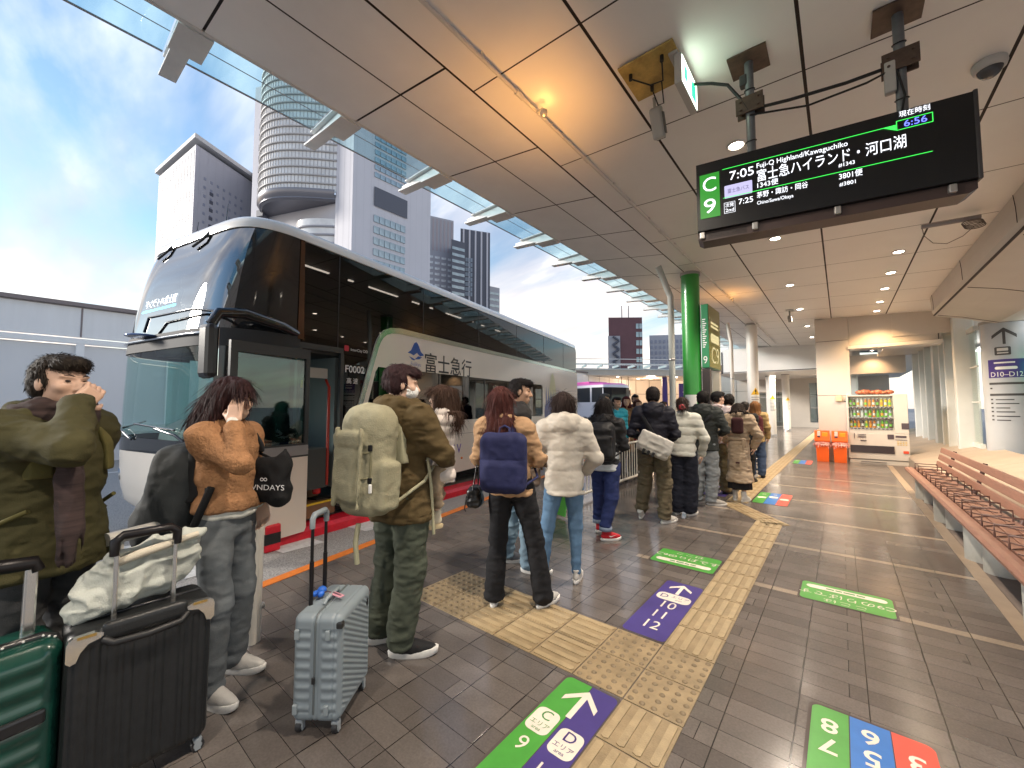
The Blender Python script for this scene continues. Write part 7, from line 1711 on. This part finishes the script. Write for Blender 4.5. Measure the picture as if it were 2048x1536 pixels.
F = Field((-.2, -.15, -.1), (.2, .1, .25), .01); F.frame((.0, 0, .08), rot(0, 0, .7)); F.rbox((0, 0, 0), (.13, .05, .08), .035); F.build('bag', BLKN, sb)
# 11 man with cap
p11, F11, i11 = person('man in cap and pale pink shirt with dark pack straps and khaki trousers', (-1.68, 7.75), 16, 1.77, dict(vox=.0105, skin=0, face=True, hyaw=35, hair='cap', hairm=H_BLK, capm=BLKC, ft_l=(-.12, 0), ft_r=(.1, 0), jacket=dict(name='shirt', mat=CL('shirt_pink', (.60, .50, .50)), hem=.84, bulk=1.08, sleeve=1.05), trousers=dict(mat=CL('cloth_khaki', (.15, .115, .06)), r=(.105, .085, .08), hem=.03, folds=1.3), shoes=(BSHOE, BSHOE)))
backpack(p11, F11, i11, 'black backpack on the man in the cap', BLKN, BLKC, w=.28, h=.44, d=.14, zc=1.16, yback=-.13, style='black', vox=.0105)
# 12 curly hair
p12, F12, i12 = person('person with curly black hair in a dark coat behind the trench coat woman', (-1.60, 8.25), 2, 1.72, dict(vox=.0105, fem=True, hair='curly', hairvol=1.18, hairm=H_BLK, jacket=dict(mat=CL('coat_dark', (.028, .022, .022)), hem=.75, bulk=1.1, sleeve=1.1), trousers=dict(mat=BLKC), shoes=(BSHOE, BSHOE)))
# 13 woman in trench coat, head bowed
p13, F13, i13 = person('woman in long beige belted trench coat with her head bowed', (-1.29, 7.30), -6, 1.60, dict(vox=MID, fem=True, hair='bob', hairlen=.15, hairw=1.1, hpitch=-34, headfwd=.07, headdz=-.045, hyaw=-5, hairm=HAIRM('hair_umber', (.022, .013, .011)), ft_l=(-.07, 0), ft_r=(.05, -.06), fy_l=5, fy_r=-25, el_r=(.30, -.04, 1.13), wr_r=(.22, .10, .93), el_l=(-.29, -.02, 1.13), wr_l=(-.20, .16, 1.0),
    jacket=dict(name='trench_coat', mat=CL('trench_beige', (.43, .33, .23), .8, 160, .25), hem=.33, bulk=1.06, flare=1.22, sleeve=1.28, waist=.96, hood=False, collar_r=.032, folds=1.3), skirt=dict(mat=CL('skirt_black', (.013, .013, .015)), hem=.20), boots=True, shoes=(CL('boot_white', (.66, .65, .62)), WSOLE), laces=False))
F = band_on(F13, lambda P: np.abs(P[..., 2] - .985) - .022, .022, .004); F.build('coat_belt', CL('trench_belt', (.38, .29, .20)), p13)
mb = MB(); mb.box((.07, -.155, .90), (.03, .02, .16), None, .006); mb.box((.10, -.15, .93), (.025, .02, .12), None, .006); mb.build('belt_end', CL('trench_belt', (.38, .29, .20)), p13)
F = Field((-.12, -.30, .95), (.12, -.05, 1.4), .01); F.rbox((0, -.155, 1.20), (.085, .05, .13), .045); hd_ = F.build('coat_hood', CL('hood_maroon', (.05, .018, .02)), p13)
mb = MB(); mb.box((-.01, -.175, .62), (.055, .02, .03), None, .006); mb.build('coat_badge', CL('hood_maroon', (.05, .018, .02)), p13)
# 14 woman with maroon backpack
p14, F14, i14 = person('woman with light brown hair and blue jeans farthest along the yellow paving', (-1.42, 9.9), -4, 1.62, dict(vox=.0115, fem=True, hair='long', hairlen=.30, hairw=1.0, hairm=H_LBR, jacket=dict(mat=CL('coat_sand', (.36, .26, .12)), hem=.80, bulk=1.1, sleeve=1.15), trousers=dict(mat=CL('denim_mid', (.05, .08, .15)), r=(.09, .08, .08)), shoes=(BSHOE, BSHOE)))
backpack(p14, F14, i14, 'maroon backpack on the woman with light brown hair', CL('pack_maroon', (.075, .015, .02)), CL('pack_maroon', (.075, .015, .02)), w=.30, h=.46, d=.18, zc=1.15, yback=-.13, vox=.0115)
p15b, _, _ = person('short dark haired person in black half hidden past the trench coat', (-1.50, 9.2), 10, 1.60, dict(vox=FAR, hair='short', hairm=H_BLK, jacket=dict(mat=BLKC, hem=.8, bulk=1.1), trousers=dict(mat=BLKC), shoes=(BSHOE, BSHOE)))
# people at the next bay, seen over the railing
BG = 'people waiting at the next bay'
def bgp(label, loc, hd, H, **k):
    d = dict(vox=FAR, bvox=.008, face=True, shoes=(BSHOE, BSHOE), trousers=dict(mat=BLKC)); d.update(k); return person(label, loc, hd, H, d, BG)
bgp('grey haired man in pale blue shirt beside the pink coach', (-3.90, 7.82), 60, 1.78, hair='short', hairm=H_GRY, jacket=dict(mat=CL('shirt_blue', (.24, .29, .40)), hem=.82, bulk=1.05), trousers=dict(mat=CL('cloth_grey', (.06, .06, .062))))
bgp('dark haired person in turquoise jacket at the next bay', (-3.56, 7.70), 120, 1.70, hair='short', hairm=H_BLK, skin=1, jacket=dict(mat=CL('puffer_turquoise', (.02, .34, .48), .5), hem=.82, style='puffer', bulk=1.15, sleeve=1.2))
bgp('woman with long red hair and brown coat facing us at the next bay', (-3.72, 8.55), 128, 1.74, fem=True, hair='long', hairlen=.34, hairm=H_RED, hyaw=20, jacket=dict(mat=CL('coat_brown', (.15, .09, .05)), hem=.5, bulk=1.06, flare=1.1))
bgp('woman in red coat with brown hair at the next bay', (-3.66, 9.05), 130, 1.67, fem=True, hair='long', hairlen=.26, hairm=HAIRM('hair_chestnut', (.08, .03, .018)), jacket=dict(mat=CL('coat_red', (.34, .02, .035)), hem=.7, bulk=1.06))
bgp('man with short black hair in navy at the next bay, rearmost', (-3.98, 9.7), 140, 1.80, hair='short', hairm=H_BLK, skin=1, jacket=dict(mat=CL('jacket_navy', (.02, .015, .04)), hem=.8, bulk=1.08))
bgp('woman in black hood facing us at the next bay', (-3.68, 9.95), 150, 1.64, fem=True, skin=2, hair='bob', hairlen=.2, hairw=1.25, hairm=H_BLK, jacket=dict(mat=BLKC, hem=.6, bulk=1.15, hood=True, hoodr=1.3))
bgp('person in dark coat turned away behind the tall man in black', (-3.2, 9.4), 30, 1.62, hair='short', hairm=H_BRN, face=False, jacket=dict(mat=CL('coat_dark', (.028, .022, .022)), hem=.6, bulk=1.1))
# ================================================================== luggage
def casters(root, pts, h=.05):
    for x, y in pts:
        mb = MB(); mb.cyl((x - .012, y, .024), (x + .012, y, .024), .024, n=16); mb.cyl((x - .016, y, .024), (x - .0125, y, .024), .013, n=12); w_ = mb.build('wheel', M('caster_black', (.02, .02, .022), .5), root)
        mb = MB(); mb.box((x, y, .045), (.036, .03, .022), None, .006); mb.box((x + .016, y, .028), (.005, .02, .04)); mb.cyl((x + .0125, y, .024), (x + .0155, y, .024), .015, n=14); mb.build('wheel_fork', M('caster_grey', (.30, .33, .35), .4), w_)
# grey blue cabin case
g = thing('suitcase', 'small grey blue ribbed suitcase with a tall black pull handle', 'suitcase', (-2.01, 1.04, 0), radians(36.9), 'suitcases standing on the platform')
GC = M('case_greyblue', (.215, .255, .28), .42, var=(5, .08), rvar=(9, .36, .5))
T2, W2, Z0, Z1 = .115, .175, .055, .535
F = Field((-.15, -.21, .03), (.15, .21, .57), .0045)
F.rbox((0, 0, (Z0 + Z1) / 2), (T2, W2, (Z1 - Z0) / 2), .035)
F.warp(lambda P: .0035 * np.sin((P[..., 2] + P[..., 1] * .62) * 2 * pi / .026) * (P[..., 0] > T2 - .012) * (np.abs(P[..., 1]) < W2 - .03) * (np.abs(P[..., 2] - .295) < .20), .02)
F.warp(lambda P: .0035 * np.sin(P[..., 2] * 2 * pi / .045) * (np.abs(P[..., 1]) > W2 - .012) * (np.abs(np.abs(P[..., 0]) - .062) < .035) * (np.abs(P[..., 2] - .29) < .19), .02)
F.warp(lambda P: .005 * np.exp(-((np.abs(P[..., 0] + .005) - .012) / .004) ** 2), .02); F.warp(lambda P: .005 * np.exp(-((P[..., 0] - .078) / .004) ** 2), .02)
F.build('shell', GC, g)
mb = MB(); 
zp = [(-.005, y, z) for y, z in [(-W2 - .002, .10), (-W2 - .002, .49), (-W2 + .01, .525), (-W2 + .035, Z1 + .002), (W2 - .035, Z1 + .002), (W2 - .01, .525), (W2 + .002, .49), (W2 + .002, .10)]]
mb.tube(zp, .0045, 6); mb.build('zip', M('zip_grey', (.10, .115, .12), .5), g)
mb = MB(); mb.box((-.005, -W2 - .008, .25), (.016, .008, .03), None, .003); mb.build('zip_pull', M('zip_pull_black', (.015, .015, .016), .3), g)
for x, z in ((-.09, .45), (.055, .45), (-.09, .12), (.055, .12)): mb = MB(); mb.box((x, -W2 - .004, z), (.022, .014, .045), None, .005); mb.build('stud_foot', M('stud_grey', (.26, .30, .32), .35), g)
mb = MB(); mb.box((T2 + .002, .12, .46), (.006, .014, .035), None, .002); mb.box((T2 - .01, -.16, .49), (.03, .03, .03), None, .006); mb.build('lock', M('lock_black', (.02, .02, .02), .3), g)
PB = M('pull_black', (.012, .010, .011), .35, .4)
mb = MB()
for y in (-.075, .055): mb.cyl((-.085, y, .53), (-.085, y, .74), .0105, n=12); mb.cyl((-.085, y, .74), (-.085, y, .93), .008, n=12)
mb.build('pull_rod', PB, g)
mb = MB(); mb.tube([(-.085, -.078, .90), (-.085, -.078, .945), (-.085, -.06, .962), (-.085, .04, .962), (-.085, .058, .945), (-.085, .058, .90)], [.013, .014, .015, .015, .014, .013], 10); mb.build('pull_grip', M('grip_grey', (.20, .23, .25), .4), g)
mb = MB(); mb.tube([(-.02, -.07, .537), (-.015, -.06, .555), (-.015, .06, .555), (-.02, .07, .537)], .009, 8); mb.build('carry_handle', M('stud_grey', (.26, .30, .32)), g)
tg = thing('luggage_tag', 'blue knotted ribbon and pink luggage tag lying on the grey blue suitcase', 'luggage tag', (-2.02, 1.02, .54), radians(36.9))
mb = MB(); mb.sphere((-.06, .03, .022), (.022, .026, .02), 12, 8); mb.sphere((-.05, .0, .018), (.018, .022, .016), 12, 8); mb.sphere((-.075, -.005, .02), (.014, .02, .014), 10, 8); mb.build('ribbon', M('ribbon_blue', (.02, .14, .62), .5, bump=(90, .4)), tg)
mb = MB(); mb.box((.035, -.005, .018), (.085, .028, .006), RZ(-.5), .002); mb.build('tag_card', M('tag_pink', (.62, .30, .36), .4), tg)
mb = MB(); mb.box((.035, -.005, .0218), (.065, .008, .0015), RZ(-.5)); mb.tube([(-.05, .0, .02), (-.02, .01, .026), (.0, .012, .02)], .003, 5); mb.build('tag_window', M('tag_dark', (.06, .03, .05), .4), tg)
# big black case with silver corner guards
k = thing('suitcase', 'large black ribbed suitcase with silver corner guards and a white tote on its handle', 'suitcase', (-2.33, .355, 0), 0, 'suitcases standing on the platform')
F = Field((-.19, -.27, .03), (.19, .27, .70), .0055); F.rbox((0, 0, .355), (.128, .222, .30), .04)
F.warp(lambda P: .0065 * np.exp(-((np.abs(np.mod(P[..., 1] + .235, .047) - .0235) - .009) / .004) ** 2) * (P[..., 0] > .10) * (P[..., 2] < .60), .02)
F.rbox((.125, 0, .64), (.02, .13, .035), .018, .01)
F.build('shell', M('case_black', (.014, .015, .016), .38, var=(30, .3), bump=(180, .15)), k)
SIL = M('guard_silver', (.66, .66, .64), .16, .95)
for q in (-1, 1):
    mb = MB(); Rg = [(q * .205, .652), (q * .150, .655), (q * .125, .645), (q * .128, .630), (q * .165, .620), (q * .185, .595), (q * .195, .565), (q * .21, .560), (q * .222, .572), (q * .222, .63), (q * .217, .645)]
    mb.prism(Rg, .118, .140, lambda x, y, z: Vector((z, x, y))); mb.build('corner_guard', SIL, k)
    mb = MB(); mb.box((.1415, q * .17, .648), (.003, .05, .010)); mb.build('guard_stripe', M('brass', (.6, .4, .12), .25, .9), k)
mb = MB()
for y in (-.092, .092): mb.box((.05, y, .80), (.022, .016, .30), None, .004)
mb.build('pull_rod', M('rod_steel', (.62, .61, .58), .2, .95), k)
mb = MB(); mb.tube([(.05, -.098, .90), (.05, -.098, .955), (.05, -.075, .975), (.05, .075, .975), (.05, .098, .955), (.05, .098, .90)], [.016, .018, .018, .018, .018, .016], 10); mb.build('pull_grip', PB, k)
mb = MB(); mb.tube([(.142, -.125, .62), (.165, -.10, .605), (.17, 0, .600), (.165, .10, .605), (.142, .125, .62)], .014, 8); mb.build('carry_handle', M('handle_black', (.012, .012, .013), .45), k)
mb = MB(); mb.tube([(0, -.225, .12), (0, -.226, .6), (0, -.2, .658), (0, .2, .658), (0, .226, .6), (0, .226, .12)], .006, 6); mb.build('zip', M('zip_black', (.03, .03, .032), .3), k)
casters(k, [(.095, -.19), (.095, .19), (-.095, -.19), (-.095, .19)]); casters(g, [(.085, -.14), (.085, .14), (-.085, -.14), (-.085, .14)])
# white tote slumped over its handle
tt = thing('tote_bag', 'crumpled white fabric tote bag slung on the handle of the large black suitcase', 'tote bag', (-2.385, .365, .66))
F = Field((-.2, -.36, -.02), (.22, .32, .36), .0065)
F.ell((.0, -.02, .115), (.085, .17, .10), .05); F.ell((.01, -.14, .055), (.075, .09, .055), .06); F.ell((.0, .10, .16), (.07, .09, .08), .05); F.capsule((.02, -.14, .06), (.03, -.19, .02), .05, .02, .05)
F.capsule((.05, -.10, .215), (.03, .17, .245), .026, .018, .03); F.capsule((.06, .14, .235), (.03, .205, .26), .02, .012, .02)
F.warp(lambda P: -.016 * np.exp(-((P[..., 1] + .06 - .3 * P[..., 2]) / .018) ** 2) - .010 * np.exp(-((P[..., 1] - .07 - .2 * P[..., 2]) / .02) ** 2), .05)
F.noise(.012, (11, 7, 13), True); F.noise(.006, (20, 16, 26), True, 3.); F.build('bag', CL('tote_cotton', (.50, .52, .47), .9, 200, .3, .06), tt)
mb = MB(); mb.tube([(.075, -.10, .20), (.095, -.03, .225), (.09, .06, .24), (.07, .17, .255)], [.016, .018, .017, .012], 8); mb.build('handle', CL('tote_strap', (.62, .56, .45), .9), tt)
# green case with black zip rim, leftmost
v = thing('suitcase', 'glossy dark green suitcase with studded black rim at the left edge', 'suitcase', (-2.35, -.09, 0), radians(8), 'suitcases standing on the platform')
F = Field((-.19, -.26, .03), (.19, .26, .70), .0055); F.rbox((0, 0, .35), (.13, .215, .295), .05); F.warp(lambda P: .004 * np.sin(P[..., 2] * 2 * pi / .075) * (np.abs(P[..., 1]) < .16) * (P[..., 0] > .1), .02); F.build('shell', M('case_green', (.006, .050, .036), .24, var=(9, .3), coat=.35), v)
mb = MB(); rim = [(.045, y, z) for y, z in [(.216, .09), (.219, .58), (.195, .632), (.165, .648), (-.165, .648), (-.195, .632), (-.219, .58), (-.216, .09)]]
mb.tube(rim, .015, 8); mb.build('zip_rim', M('rim_black', (.014, .014, .015), .3), v)
mb = MB()
for i in range(len(rim) - 1):
    a, b = Vector(rim[i]), Vector(rim[i + 1]); n_ = max(2, int((b - a).length / .042))
    for j in range(n_):
        p = a.lerp(b, j / n_); mb.sphere(p + Vector((.014, 0, .004)), .0042, 8, 5)
mb.build('rim_stud', M('stud_white', (.7, .7, .68), .3), v)
mb = MB(); mb.box((.135, .02, .40), (.02, .30, .05), None, .01); mb.box((.135, -.08, .25), (.02, .06, .5), None, .01); mb.build('straps', M('rim_black', (.014, .014, .015)), v)
mb = MB()
for y in (-.03, .14): mb.box((-.03, y, .76), (.03, .034, .26), None, .006)
mb.build('pull_rod', M('rod_steel', (.62, .61, .58)), v)
mb = MB(); mb.tube([(-.03, -.045, .875), (-.03, -.035, .905), (-.03, .055, .915), (-.03, .145, .905), (-.03, .155, .875)], [.022, .026, .027, .026, .022], 12); mb.build('pull_grip', PB, v)
casters(v, [(.095, -.18), (.095, .18), (-.095, -.18), (-.095, .18)])
BINS()
